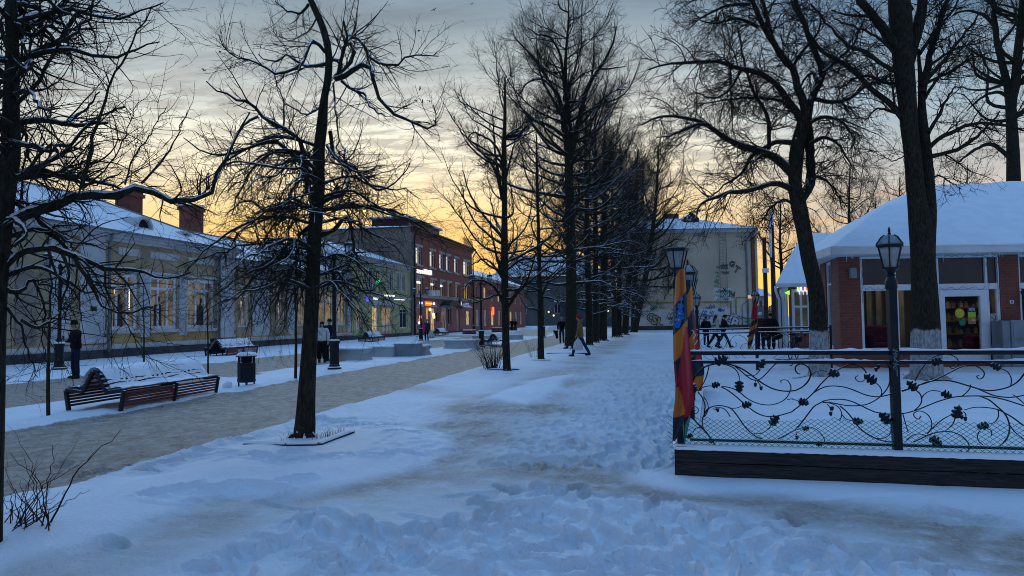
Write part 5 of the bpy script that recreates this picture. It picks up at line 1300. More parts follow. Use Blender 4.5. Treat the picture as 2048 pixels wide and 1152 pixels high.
def pavilion():
    D = 22.0
    c = lambda px, d: (lambda p: Vector((p.x, p.y)))(P(px, 640, d))
    A = c(1680, D); B = c(1643, 25.2); C_ = Vector(A)+Vector((FW.x, FW.y))*9+Vector((RT.x, RT.y))*4.5; E = c(2330, D); E2 = E+Vector((FW.x, FW.y))*9
    o = thing('shop_pavilion', 'red brick pavilion with white glazing and a huge smooth snow roof', 'pavilion', (A.x, A.y, 0))
    f = Face((A.x, A.y, 0), -FW); U = lambda x, y=600: f.uv(x, y)[0]; Z = lambda y, x=1850: f.uv(x, y)[1]
    def UD(px, n, y=640): return Face(f.pt(0, 0, n), f.n).uv(px, y)[0]
    ZE = Z(505, 1850)-.1
    zs = .52; zt = 3.35
    bays = [(U(1724), U(1786)), (U(1794), U(1864)), (U(1868), U(1876.5)), (U(1879), U(1974)), (U(1976), U(1999)), (U(2041), U(2110)), (U(2114), U(2190))]
    x1 = U(2330)
    holes = [(a, b, (.10 if k in (2, 3) else zs), zt) for k, (a, b) in enumerate(bays)]
    big = [(U(1722), U(1866), zs-.06, zt+.02), (U(1866), U(2001), .08, zt+.02), (U(2040), U(2192), zs-.06, zt+.02)]
    q = MB(); f.wall(q, 0, x1, -.1, ZE+.2, big, .3); q.build('brick_wall', BRD, o)
    # chamfer to the left
    tB = Vector((B.x-A.x, B.y-A.y)); f2 = Face((B.x, B.y, 0), (-tB.y if True else 0, tB.x, 0))
    if f2.n.dot(CAM-f2.O) < 0: f2 = Face((B.x, B.y, 0), (tB.y, -tB.x, 0))
    L = tB.length; uB = 0; flip = f2.u.dot(Vector((A.x-B.x, A.y-B.y, 0))) > 0
    UU = (lambda a: a) if flip else (lambda a: -a)
    rg_ = sorted((UU(0), UU(L))); w0, w1 = sorted((UU(L*.30), UU(L*.62)))
    q = MB(); f2.wall(q, rg_[0], rg_[1], -.1, ZE+.2, [(w0, w1, zs, zt)], .3); q.build('brick_wall', BRD, o)
    f2.window(o, (w0, w1, zs, zt), PW, PDK, 0, (.74,), .10, -.05)
    f3 = Face((B.x, B.y, 0), (-RT.x*.88+FW.x*.47, -RT.y*.88+FW.y*.47, 0)); q = MB(); f3.wall(q, -8, 0, -.1, ZE+.2) if f3.u.dot(FW) < 0 else f3.wall(q, 0, 8, -.1, ZE+.2); q.build('brick_wall', BRD, o)
    # glazed front: mullions, transom, panes
    ztr = Z(574, 1850)
    q = MB()
    for a, b, z0, z1 in big: f.box(q, a+.004, b-.004, ztr-.09, ztr+.09, -.16, -.02); f.box(q, a+.004, b-.004, z1-.07, z1-.004, -.16, -.03)
    for x0, x1_ in ((1722, 1727), (1785.5, 1794), (1863.5, 1868), (1876, 1880), (1973, 1977.5), (1998, 2000.5), (2040.5, 2043), (2108, 2115), (2188, 2191)):
        a, b = U(x0), U(x1_); z0 = .085 if 1868 <= x0 < 2001 else zs-.05
        f.box(q, a, b, z0, ztr-.095, -.15, -.01); f.box(q, a, b, ztr+.095, zt-.06, -.15, -.01)
    q.build('glazing_frame', PW, o, bevel=.008)
    def pane(a, b, z0, z1, m, nm='pane'): q = MB(); f.box(q, a, b, z0, z1, -.10, -.085); return q.build(nm, m, o)
    for k, (a, b) in enumerate(bays):
        z0 = holes[k][2]
        pane(a, b, ztr+.1, zt-.02, pane_mat('upper_pane', (.016, .020, .019), None, 0, .12))
        if k == 2 or k == 3: continue
        q = MB(); f.box(q, a, b, z0, z0+.07, -.14, -.02); f.box(q, a+.003, a+.06, z0+.073, ztr-.1, -.13, -.03); f.box(q, b-.06, b-.003, z0+.073, ztr-.1, -.13, -.03); w = q.build('window', PW, o)
        q = MB(); f.box(q, a+.06, b-.06, z0+.07, ztr-.098, -.10, -.085); q.build('pane', GLS, w)
    # door
    a, b = bays[3]; a -= .0; q = MB(); zd = ztr-.1
    f.box(q, a+.01, a+.17, .10, zd, -.13, .0); f.box(q, b-.20, b-.01, .10, zd, -.13, .0); f.box(q, a+.172, b-.202, zd-.20, zd, -.13, .0); f.box(q, a+.172, b-.202, .10, .40, -.13, .0)
    dr = q.build('door', PW, o, bevel=.008)
    q = MB(); f.box(q, a+.172, b-.202, .402, zd-.202, -.09, -.075); q.build('door_pane', GLS, dr)
    u, z = f.uv(1957, 648); q = MB(); q.tube([f.pt(u+.12, z, .0), f.pt(u+.12, z, .06), f.pt(u-.03, z, .06)], .012, 6); q.build('handle', STN, dr)
    q = MB()
    for zz in (.55, 1.3, 2.05): f.box(q, a-.03, a+.03, zz, zz+.09, .002, .03)
    q.build('hinge', PW, dr)
    # stickers on the door glass
    def disc(x, y, r, m, nm, n=-.068, par=dr, k=20):
        u, z = f.uv(x, y); q = MB(); q.prism([f.pt(u+r*math.cos(t), z+r*math.sin(t), n) for t in np.linspace(0, 2*math.pi, k, endpoint=False)], f.n*.004); return q.build(nm, m, par)
    disc(1922, 626.5, .145, mat('sticker_yellow', (.62, .50, .03), .5, .1), 'round_sticker'); disc(1927.5, 645, .10, mat('sticker_green', (.01, .22, .09), .5, .1), 'round_sticker', -.066)
    a2, b2, z0, z1 = f.rect(1938, 612, 1954, 648); q = MB(); f.box(q, a2, b2, z0, z1, -.071, -.066); po = q.build('poster', mat('poster_plum', (.075, .02, .09), .5, .1), dr)
    hh = z1-z0; q = MB(); f.box(q, a2+.01, b2, z0+hh*.36, z0+hh*.66, -.0655, -.062); q.build('poster_field', mat('poster_lime', (.36, .55, .03), .5, .2), po); q = MB(); f.box(q, a2+.01, b2, z0, z0+hh*.34, -.0655, -.062); q.build('poster_field', mat('poster_orange', (.42, .19, .06), .5, .2), po)
    text('poster_text', '10%', .125, f.pt(a2+.02, z0+hh*.74, -.064), f.u, (0, 0, 1), mat('print_white', (.8, .8, .8), .5, .05), po, .001); text('poster_text', '50', .095, f.pt(a2+.11, z0+hh*.16, -.061), f.u, (0, 0, 1), MATS['print_white'], po, .001)
    # no smoking sign in the narrow pane
    u, z = f.uv(1987.5, 635); r = .118; q = MB(); f.box(q, u-.135, u+.135, z-.125, z+.125, -.083, -.08); ns = q.build('no_smoking_sign', mat('sign_plate', (.55, .57, .58), .5, .05), o)
    q = MB(); pts = [f.pt(u+r*.93*math.cos(t), z+r*.93*math.sin(t), -.078) for t in np.linspace(0, 2*math.pi, 25)]; q.tube(pts, .010, 5, False); q.tube([f.pt(u-r*.65, z+r*.65, -.077), f.pt(u+r*.65, z-r*.65, -.077)], .009, 5); q.tube([f.pt(u-r*.5, z-r*.45, -.079), f.pt(u-.01, z-.02, -.079)], .009, 5); q.tube([f.pt(u+.0, z+.02, -.079), f.pt(u+.04, z+.06, -.079), f.pt(u+.02, z+.09, -.079)], .005, 4); q.build('prohibition_mark', mat('ink', (.02, .02, .03), .6, .1), ns)
    # small things on the piers
    a2, b2, z0, z1 = f.rect(1697, 536, 1709, 557); q = MB(); f.box(q, a2, b2, z0, z1, .003, .16); q.build('wall_lamp', GREYB, o, bevel=.015)
    a2, b2, z0, z1 = f.rect(2019, 600.5, 2027, 607); q = MB(); f.box(q, a2, b2, z0, z1, .003, .02); pl = q.build('number_plate', PW, o); u, z = (a2+b2)/2, (z0+z1)/2; q = MB(); f.box(q, u-.025, u+.025, z-.03, z+.03, .021, .024); q.build('plate_mark', mat('plate_blue', (.05, .12, .35), .5, .1), pl)
    a2, b2, z0, z1 = f.rect(2044, 491, 2060, 495); q = MB(); f.box(q, a2, b2, z0, z1, -.08, -.05); q.build('lit_strip', EWH, o)
    # eaves, soffit, roof
    ov = .85; rt = Vector((RT.x, RT.y)); fw = Vector((FW.x, FW.y))
    eA = A-fw*ov-rt*.55; eB = B-rt*.75-fw*.35; eC = C_-rt*.5+fw*.6; eE = E-fw*ov+rt; eE2 = E2+fw+rt; eC = B+fw*7+rt*3.3
    eave = [eA, eE, eE2, eC, eB]
    q = MB(); q.prism([(p.x, p.y, ZE) for p in eave], (0, 0, .10)); q.build('soffit', SOF, o)
    q = MB()
    for i, j in ((0, 1), (4, 0), (3, 4)):
        p, r_ = eave[i], eave[j]; q.beam((p.x, p.y, ZE+.13), (r_.x, r_.y, ZE+.13), .05, .24)
    q.build('fascia', SOF, o)
    zr = Z(500, 1850); rid = [P(1905, 640, 29.0), P(2330, 640, 28.0), P(2330, 640, 29.5), P(1905, 640, 30.0), P(1880, 640, 29.5)]
    dome_roof(o, [eA-fw*.06, eE-fw*.06, eE2, eC, eB-rt*.05], [Vector((p.x, p.y)) for p in rid], ZE+.24, 6.78, 10, 'roof', 1.38)
    # icicles
    rg = random.Random(4); q = MB()
    for k in range(34):
        t = rg.random(); p = eA.lerp(eE, t*.8); l = rg.uniform(.05, .34); q.tube([(p.x, p.y, ZE+.02), (p.x, p.y, ZE-l*.5), (p.x, p.y, ZE-l)], [.012, .008, .001], 5)
    ic = q.build('icicles', mat('ice', (.6, .66, .7), .15, .1), o, True); ic['kind'] = 'stuff'
    # string of fairy lights on the frames: thin dark wire wandering
    q = MB()
    for x in (1872, 1978, 1996, 1724):
        pts = []; z = zt-.05
        while z > 1.9: pts.append(f.pt(U(x)+rg.gauss(0, .025), z, .012)); z -= .09
        q.tube(pts, .005, 4)
    for xa, xb, y in ((1730, 1785, 573), (1880, 1972, 574), (1870, 1996, 511)):
        q.tube([f.pt(U(xa)+(U(xb)-U(xa))*k/14, Z(y)-.12*abs(math.sin(k*.9))*rg.random(), .012) for k in range(15)], .005, 4)
    q.build('fairy_light_wire', DRK, o)
    # the room inside
    q = MB(); q.hexa([f.pt(a_, z_, n_) for z_ in (-.08, .06) for a_, n_ in ((.5, -.2), (x1-.3, -.2), (x1-.3, -5), (2.0, -5))]); q.build('room_floor', mat('room_floor', (.035, .035, .045), .5, .2, 1), o)
    q = MB(); f.box(q, 2.0, x1-.3, .06, 3.4, -5.1, -5.0); f.box(q, x1-.45, x1-.3, .061, 3.4, -5.0, -.3); q.hexa([f.pt(a_, z_, n_) for z_ in (.061, 3.4) for a_, n_ in ((.45, -.32), (.5, -.32), (2.05, -5), (2.0, -5))]); q.build('room_back', mat('room_wall', (.17, .18, .17), .8, .2, .6), o); q = MB(); q.hexa([f.pt(a_, z_, n_) for z_ in (3.4, 3.5) for a_, n_ in ((.5, -.2), (x1-.3, -.2), (x1-.3, -5), (2.0, -5))]); q.build('room_ceiling', mat('room_wall', (.2,)*3), o)
    for u in (UD(1765, -2.5), UD(1930, -1.0), UD(2070, -2.5)): q = MB(); f.box(q, u-.6, u+.6, 3.3, 3.36, -1.1, -.9); q.build('ceiling_lamp', emi('shop_lamp_dim', (1, .88, .70), 9.0), o)
    # shelf with goods behind the door, red seat, curtains
    s = thing('display_shelf', 'goods shelf seen through the glass door of the pavilion', 'shelf', f.pt(UD(1930, -1.6), .06, -1.6)); ua, ub = UD(1888, -1.6), UD(1972, -1.6)
    q = MB()
    for z in (.5, .92, 1.34, 1.76, 2.18): f.box(q, ua, ub, z, z+.03, -1.75, -1.35)
    q.build('shelf_board', mat('shelf_wood', (.28, .17, .08), .6, .2), s); q = MB(); f.box(q, ua, ub, .06, 2.6, -1.80, -1.76); q.build('back_panel', mat('shelf_back', (.07, .055, .045), .7, .2), s)
    cols = [mat('goods_cream', (.52, .38, .20), .6, .2, 9), mat('goods_tan', (.40, .24, .10), .6, .2, 9), mat('goods_pale', (.5, .48, .42), .6, .2, 9)]
    base = []
    for m in cols:
        q = MB(); q.box(-.055, .055, -.05, .05, 0, .13); q.box(-.035, .035, -.035, .035, .132, .17); me = q.build('goods_box', m, None, bevel=.01); base.append(me)
    k = 0
    for zi, z in enumerate((.53, .95, 1.37, 1.79, 2.21)):
        u = ua+.09
        while u < ub-.07:
            g = base[k] if k < 3 else base[rg.randrange(3)].copy()
            if k >= 3: COL.objects.link(g)
            g.location = f.pt(u, z+.001, -1.5); g.rotation_euler = (0, 0, YAW+rg.uniform(-.2, .2)); g.scale = (1, 1, rg.uniform(.7, 1.5)); k += 1
            tag(g, 'small packed box among the goods on the shelf behind the glass door', 'box', 'boxes on the shop shelf'); u += rg.uniform(.13, .24)
    q = MB(); u = UD(1948, -.8); f.box(q, u-.25, u+.3, .065, .5, -1.15, -.5); f.box(q, u-.25, u+.3, .50, .72, -1.1, -.55); f.box(q, u-.22, u+.3, .72, .9, -1.1, -.6); tag(q.build('seat', PURP, None, bevel=.05), 'dark crimson padded seat behind the glass door of the pavilion', 'seat')
    q = MB(); a2, b2 = UD(1722, -1.2), UD(1782, -1.2); f.box(q, a2, b2, .065, .72, -1.6, -.7); f.box(q, a2, b2, .72, 1.25, -1.6, -1.35); f.box(q, a2, a2+.2, .72, 1.0, -1.345, -.7); tag(q.build('sofa', PURP, None, bevel=.06), 'dark crimson sofa inside the left big pane of the pavilion', 'sofa')
    q = MB()
    for x in (1738, 1757, 1777, 1802, 1988):
        u = UD(x, -2.05); f.box(q, u-.09, u+.09, .07, 3.3, -2.1, -2.0)
    q.build('curtain_strip', mat('curtain', (.30, .25, .18), .8, .2), o)
    # power cabinet
    a2, b2, z0, z1 = Face(f.pt(0, 0, .6), f.n).rect(2006, 640, 2060, 720); g = Face(f.pt(0, 0, .6), f.n)
    cb = thing('electrical_cabinet', 'grey metal electrical cabinet against the brick pier at the right edge', 'cabinet', g.pt(a2, 0, 0)); q = MB(); um = a2+(b2-a2)*.30
    g.box(q, a2, um-.01, 0, z1-.03, -.5, 0); g.box(q, um, b2, 0, z1, -.5, .04); q.build('casing', GREYB, cb, bevel=.012); q = MB(); g.box(q, um+.05, b2-.05, z1*.60, z1-.08, .042, .055); q.build('door', GREYB, cb, bevel=.006); q = MB(); g.box(q, um+.05, b2-.05, .12, z1*.56, .042, .055); q.build('door', GREYB, cb, bevel=.006)
    # a slanted black pipe
    q = MB(); q.tube([f.pt(U(2039), Z(585), .1), f.pt(U(2052), Z(640), .25)], .035, 8); q.build('pipe', DRK, o)
pavilion()

def pavilion_small():
    D = 36.0; A = P(1566, 640, D); f = Face((A.x, A.y, 0), -FW); U = lambda x, y=600: f.uv(x, y)[0]; Z = lambda y, x=1600: f.uv(x, y)[1]
    o = thing('shop_pavilion', 'smaller snowy roofed pavilion with neon glass signs behind the leaning tree', 'pavilion', (A.x, A.y, 0))
    H = Z(574); x1 = U(1690)
    holes = [(U(1583), U(1622), .75, H-.1), (U(1626), U(1668), .75, H-.1)]
    q = MB(); f.wall(q, U(1577), x1, -.1, H+.1, holes, .25); q.build('brick_wall', BRD, o)
    q = MB(); f.box(q, U(1566), U(1572), 0, H, -.9, -.6); q.build('brick_pillar', BRD, o); q = MB(); f.box(q, U(1572), U(1577), 0, H+.05, -1.0, -.1); q.build('white_wall', PW, o)
    for h in holes:
        w = f.window(o, h, PW, pane_mat('small_shop_pane', (.03, .035, .035), (.10, .11, .09), .5), 1, (.60,), .16, -.04, mw=.1)
    fw, rt = Vector((FW.x, FW.y)), Vector((RT.x, RT.y)); a = Vector((A.x, A.y)); e0 = a-fw*.7-rt*.55; e1 = a+rt*8-fw*.7; e2 = e1+fw*9; e3 = e0+fw*9+rt*4.2
    q = MB(); q.prism([(p.x, p.y, H) for p in (e0, e1, e2, e3)], (0, 0, .16)); q.build('eaves', SOF, o)
    dome_roof(o, [e0, e1, e2, e3], [a+fw*3+rt*2.6, a+rt*6+fw*3, a+rt*6+fw*4, a+fw*4+rt*2.6], H+.17, Z(452), 9, 'roof', 1.25)
    for x, y0 in ((1546, 580), (1556, 585)):
        p = f.pt(U(x), Z(y0)+.2, .4); q = MB(); q.tube([p, p+Vector((0, 0, -.25)), f.pt(U(x+9), Z(y0+10), .0), f.pt(U(x+17), Z(y0+18), -.3), f.pt(U(x+17), 0, -.3)], .06, 8); q.build('downpipe', PW, o, True)
    for k, (x, m) in enumerate(((1597.5, ELM), (1605.5, EPU), (1613, ERD))):
        u, z = f.uv(x, 577); r = .085; q = MB()
        q.tube([f.pt(u-r, z+.16, .03), f.pt(u-r, z, .03), f.pt(u-r*.7, z-.1, .03), f.pt(u, z-.14, .03), f.pt(u+r*.7, z-.1, .03), f.pt(u+r, z, .03), f.pt(u+r, z+.16, .03)], .015, 5); q.tube([f.pt(u, z-.14, .03), f.pt(u, z-.30, .03)], .015, 5); g = q.build('neon_glass', EWH, o)
        q = MB(); q.prism([f.pt(u-r*.8, z+.05, .025), f.pt(u-r*.6, z-.08, .025), f.pt(u, z-.12, .025), f.pt(u+r*.6, z-.08, .025), f.pt(u+r*.8, z+.05, .025)], f.n*.01); q.build('neon_wine', m, g)
    u, z = f.uv(1572, 586); q = MB(); q.prism([f.pt(u-.12, z, .1), f.pt(u+.12, z-.09, .1), f.pt(u+.12, z+.12, .1)], f.n*.05); q.build('neon_arrow', ELM, o)
    u, z = f.uv(1558, 588); q = MB(); f.box(q, u-.25, u+.1, z-.1, z+.08, -4, -3.9); q.build('warm_sign', emi('sign_pink', (.8, .42, .25), .7), o)
pavilion_small()

# ---------------------------------------------------------------- fence of the bed
IRON = mat('black_iron', (.014, .015, .022), .45, .3, 6, .5, snow=.86)
IRONP = mat('painted_iron', (.012, .013, .020), .4, .3, 6, .4)
WOOD = None
def wood_mat():
    t = NT('charred_boards'); v = t.pos((.6, .6, 9)); w = t.pos((1.2, 1.2, 16))
    n = t.noise(w, 2.2, 6, .6, 1.4); n2 = t.noise(v, 9, 5, .6)
    c = t.mix(t.mapr(n, .35, .65), (.012, .011, .012), (.040, .036, .034)); c = t.mix(t.mapr(n2, .6, .8, 0, .5), c, (.07, .06, .05))
    
    t.link(c, t.b.inputs['Base Color']); t.b.inputs['Roughness'].default_value = .6; t.b.inputs['Specular IOR Level'].default_value = .25; t.bump(n, .5, .01)
    return t.m
WOOD = wood_mat()
GNET = mat('green_netting', (.02, .20, .135), .5, .2, 8)
fdir3 = Vector((FDIR.x, FDIR.y, 0)); fn3 = Vector((FDIR.y, -FDIR.x, 0))       # along the front, outward (towards the camera)
FP = Face(Vector((FC.x, FC.y, 0))-fn3*.16, fn3)                              # plane of the ironwork
fld3 = Vector((FLD.x, FLD.y, 0))
BT = .295                                                                     # top of the boards
def fpt(px, py, n=0.0): u, z = FP.uv(px, py); return FP.pt(u, z, n)
def boards():
    o = thing('timber_edging', 'dark charred timber boards edging the raised snowy bed', 'edging', (FC.x, FC.y, 0))
    q = MB(); a = Vector((FC.x, FC.y, 0)); n = -fn3*.045
    def plank(p, r, z0, z1, t):
        k = 24; up = Vector((0, 0, 1))
        q = MB(); rg = random.Random(int(z0*100)+3); pts = [p.lerp(r, i/k) for i in range(k+1)]; w = [(rg.gauss(0, .002), rg.gauss(0, .004)) for _ in range(k+1)]
        for i in range(k):
            x, y = pts[i], pts[i+1]; (a0, b0), (a1, b1) = w[i], w[i+1]
            q.hexa([x+up*(z0+a0), y+up*(z0+a1), y+t+up*(z0+a1), x+t+up*(z0+a0), x+up*(z1+b0), y+up*(z1+b1), y+t+up*(z1+b1), x+t+up*(z1+b0)])
        return q
    plank(a, a+fdir3*6.5, -.06, .128, n).build('plank', WOOD, o); plank(a+n*.10, a+fdir3*6.5+n*.10, .139, BT-.02, n).build('plank', WOOD, o)
    m = fld3.cross(Vector((0, 0, 1)))*.045; b = a-fn3*.05
    for k, (z0, z1) in enumerate(((-.06, .128), (.138, BT-.02))): plank(b+m*.1*k, b+fld3*9+m*.1*k, z0, z1, m).build('plank', WOOD, o)
    # snow lying on the boards
    q = MB(); N = 150; rg = random.Random(8); prev = None; vs = []
    prof = [(-.02, -.015), (-.005, .008), (.03, .018), (.08, .018), (.16, .02), (.24, -.02)]
    for i in range(N+1):
        p = a+fdir3*(6.5*i/N); e = .006*math.sin(i*.9)+rg.gauss(0, .004)
        for d, z in prof: vs.append(p-fn3*(d+(e if d < .02 else 0))+Vector((0, 0, BT-.02+z+(rg.gauss(0, .002)))))
    q.v = vs; K = len(prof)
    for i in range(N):
        for k in range(K-1): q.f.append((i*K+k, (i+1)*K+k, (i+1)*K+k+1, i*K+k+1)); q.mi.append(0)
    q.build('snow_ledge', SNOW, o, True)
    q = MB(); vs = []; N = 90
    lm = fld3.cross(Vector((0, 0, 1)))
    for i in range(N+1):
        p = a+fld3*(9*i/N); e = .008*math.sin(i*.7)+rg.gauss(0, .004); drop = .0
        for d, z in ((-.03, -.02), (-.01, .01), (.04, .022), (.10, .02), (.22, .01)): vs.append(p+lm*(d+(e if d < 0 else 0))+Vector((0, 0, BT-.02+z-.29*(1-1) )))
    q.v = vs
    for i in range(N):
        for k in range(4): q.f.append((i*5+k, i*5+k+1, (i+1)*5+k+1, (i+1)*5+k)); q.mi.append(0)
    q.build('snow_ledge', SNOW, o, True)
boards()
def leaf(base, tip, par, n=0.0, name='oak_leaf'):
    """a forged oak leaf between two points of the fence plane, domed and lobed"""
    b, t = fpt(*base, n), fpt(*tip, n); ax = t-b; L = ax.length; ax.normalize(); L *= .95; sd = FP.n.cross(ax).normalized(); q = MB()
    prof = [(0, .03), (.07, .035)]+[(.07+.93*i/30, max(.05, (.11+.20*math.sin(math.pi*min(1, (i/30)**.8*.86+.10)))*(.62+.46*abs(math.sin(math.pi*(i/30*3.3-.1))))*(1-(max(0, i/30-.90)/.10)**2*.75))) for i in range(1, 31)]
    vs = []
    for f, w in prof:
        for s, dz in ((-1, -.10), (-.5, .02), (0, .10), (.5, .02), (1, -.10)):
            vs.append(b+ax*(L*f)+sd*(L*w*s*1.08)+FP.n*(L*(dz*.8+.10*math.sin(f*math.pi))))
    m = len(prof); top = len(vs); vs += [v-FP.n*.006 for v in vs]; q.v = vs
    for i in range(m-1):
        for k in range(4):
            x = (i*5+k, (i+1)*5+k, (i+1)*5+k+1, i*5+k+1); q.f.append(x); q.mi.append(0); q.f.append(tuple(top+y for y in reversed(x))); q.mi.append(0)
    return q.build(name, IRON, par)
def acorn(p, par, n=0.0, s=.016):
    c = fpt(*p, n); q = MB(); q.ball(c, s, s, s*1.5, 8); q.ball(c+Vector((0, 0, s*.8)), s*1.15, s*1.15, s*.7, 8); return q.build('acorn', IRON, par, True)
def scroll(q, pts, w0, w1, n=0.0, per=5):
    c = [p.to_tuple() for p in smooth_curve([(x, y, 0) for x, y in pts], per)]; m = len(c)
    q.tube([fpt(x, y, n) for x, y, _ in c], [(w0+(w1-w0)*i/(m-1))/2/1.0 for i in range(m)], 6)
def ironwork():
    A = lambda *a: crop((1360, 690), 5.008, a); B = lambda *a: crop((1580, 690), 5.008, a); C = lambda *a: crop((1808, 690), 5.008, a)
    uP = FP.uv(1790, 800)[0]; u0 = FP.uv(1372, 800)[0]; uE = 6.4
    p1 = thing('iron_fence', 'wrought iron fence panel with oak leaf scrolls between the flags and the fence lamp', 'fence', FP.pt(u0, BT, 0), 'front panels of the bed fence')
    p2 = thing('iron_fence', 'wrought iron fence panel with oak leaf scrolls right of the fence lamp', 'fence', FP.pt(uP, BT, 0), 'front panels of the bed fence')
    zr = [FP.uv(1600, y)[1] for y in (706, 724.5, 885)]
    for par, a, b in ((p1, u0+.03, uP-.036), (p2, uP+.036, uE)):
        for z, h, nm in ((zr[0], .040, 'top_rail'), (zr[1], .030, 'upper_rail'), (zr[2], .026, 'bottom_rail')):
            q = MB(); FP.box(q, a, b, z-h/2, z+h/2, -.012, .012); q.build(nm, IRONP, par, bevel=.004)
            if nm != 'bottom_rail' or True:
                q = MB(); N = 60; vs = []; rg = random.Random(int(a*100)+int(z*10)); t = .016 if nm != 'bottom_rail' else .008
                for i in range(N+1):
                    k = t*max(.15, 1+.5*math.sin(i*.37+z*7)+rg.gauss(0, .35)) if nm == 'top_rail' else t*max(.05, .8+.6*math.sin(i*.23+z*9)+rg.gauss(0, .3))
                    u = a+(b-a)*i/N
                    for dn, dz in ((-.013, 0), (-.010, k*.8), (0, k), (.010, k*.8), (.013, 0)): vs.append(FP.pt(u, z+h/2+.001+dz, dn))
                q.v = vs
                for i in range(N):
                    for k in range(4): q.f.append((i*5+k, i*5+k+1, (i+1)*5+k+1, (i+1)*5+k)); q.mi.append(0)
                q.build('rail_snow', SNOW, par, True)
    W = {3: .020, 2: .0145, 1: .0105}
    cur1 = [(3, 2, A((110, 395), (150, 320), (220, 240), (300, 200), (420, 185), (540, 205), (640, 250), (740, 320), (830, 385), (940, 440), (1060, 462), (1150, 455)) + B((60, 452), (130, 415), (180, 365), (208, 300), (195, 240), (150, 200), (100, 190), (60, 215), (55, 255), (80, 285), (105, 288))),
            (2, 1, A((420, 185), (510, 215), (560, 250), (588, 300), (595, 345))), (2, 1, A((540, 205), (610, 260), (680, 320), (740, 350), (800, 340), (860, 290), (920, 225), (970, 180), (1030, 150), (1090, 150), (1120, 180), (1118, 205), (1097, 205))),
            (1, 1, A((640, 290), (690, 305), (750, 300), (790, 265), (802, 235))), (1, 1, A((762, 345), (757, 380))), (1, 1, A((772, 358), (795, 390), (810, 415))), (2, 1, A((290, 215), (275, 280), (255, 340), (225, 400), (190, 440))),
            (2, 1, A((180, 462), (225, 425), (290, 408), (320, 412))), (2, 1, A((410, 415), (470, 420), (540, 440), (600, 475), (660, 525), (730, 565), (820, 595), (920, 598), (1010, 570), (1070, 525), (1105, 460), (1110, 410), (1080, 360), (1040, 348), (1010, 360), (1015, 382))),
            (2, 2, A((410, 418), (480, 455), (560, 515), (640, 585))), (2, 2, A((690, 625), (760, 675), (840, 708), (920, 715), (1000, 703), (1080, 680)) + B((20, 665), (60, 635), (110, 595), (180, 530), (240, 472), (310, 390), (390, 310), (460, 260), (540, 215), (620, 193), (690, 205), (740, 245), (765, 280))),
            (2, 2, A((240, 720), (260, 660), (300, 625), (370, 605), (440, 610), (510, 635), (560, 690), (610, 760), (660, 830), (720, 885), (770, 920), (820, 935))), (1, 1, A((510, 632), (560, 632), (620, 612))), (2, 1, A((350, 628), (420, 630), (465, 660), (503, 720))), (1, 1, A((330, 635), (365, 650))),
            (1, 1, A((740, 885), (800, 885), (860, 860), (905, 815))), (2, 2, A((300, 625), (255, 680), (225, 740), (225, 800), (240, 850))), (1, 1, A((150, 490), (115, 560), (110, 640), (125, 672))), (1, 1, A((112, 625), (150, 615), (182, 640), (177, 675), (148, 686), (130, 665), (142, 648), (155, 655))),
            (2, 2, A((180, 470), (225, 530), (250, 600), (245, 660), (240, 720))), (1, 1, A((238, 520), (275, 580), (282, 640), (265, 690), (245, 720))), (3, 3, A((78, 560), (88, 640), (120, 720), (180, 790), (240, 850), (290, 910), (350, 1000))), (1, 1, A((230, 842), (190, 825), (150, 840), (128, 885))),
            (2, 2, A((980, 940), (1060, 900), (1150, 850)) + B((50, 850), (120, 770), (180, 690), (240, 615), (290, 585), (350, 555), (440, 542), (540, 545), (620, 565), (700, 600), (780, 640), (860, 672), (960, 688), (1015, 688))),
            (2, 2, B((240, 475), (300, 440), (370, 415), (460, 410), (560, 425), (660, 460), (760, 500), (860, 517), (950, 508), (1015, 490))), (1, 1, B((870, 385), (908, 430), (920, 480), (905, 512))), (2, 1, B((330, 575), (400, 575), (480, 590), (560, 603), (660, 607), (760, 595), (840, 560), (900, 518), (970, 440), (1003, 350), (1000, 260), (970, 190), (930, 167), (890, 177), (870, 205))),
            (1, 1, B((750, 345), (710, 368), (670, 355), (653, 325), (680, 303))), (1, 1, B((210, 302), (260, 265), (320, 255), (380, 270))), (1, 1, A((1072, 545), (1130, 538)) + B((20, 541), (80, 556))), (1, 1, B((390, 578), (470, 610), (510, 660), (515, 710), (495, 762))), (1, 1, B((515, 690), (560, 740), (625, 757))),
            (2, 2, B((500, 610), (570, 670), (620, 730), (660, 790), (730, 860), (800, 905), (880, 945), (960, 965), (1015, 973))), (1, 1, B((370, 590), (400, 625), (410, 665))), (1, 1, B((70, 850), (130, 825), (200, 822), (270, 850), (320, 900), (345, 950), (340, 990))), (1, 1, B((1008, 770), (1010, 830), (1000, 890), (940, 930), (870, 935))), (1, 1, B((60, 870), (70, 915)))]
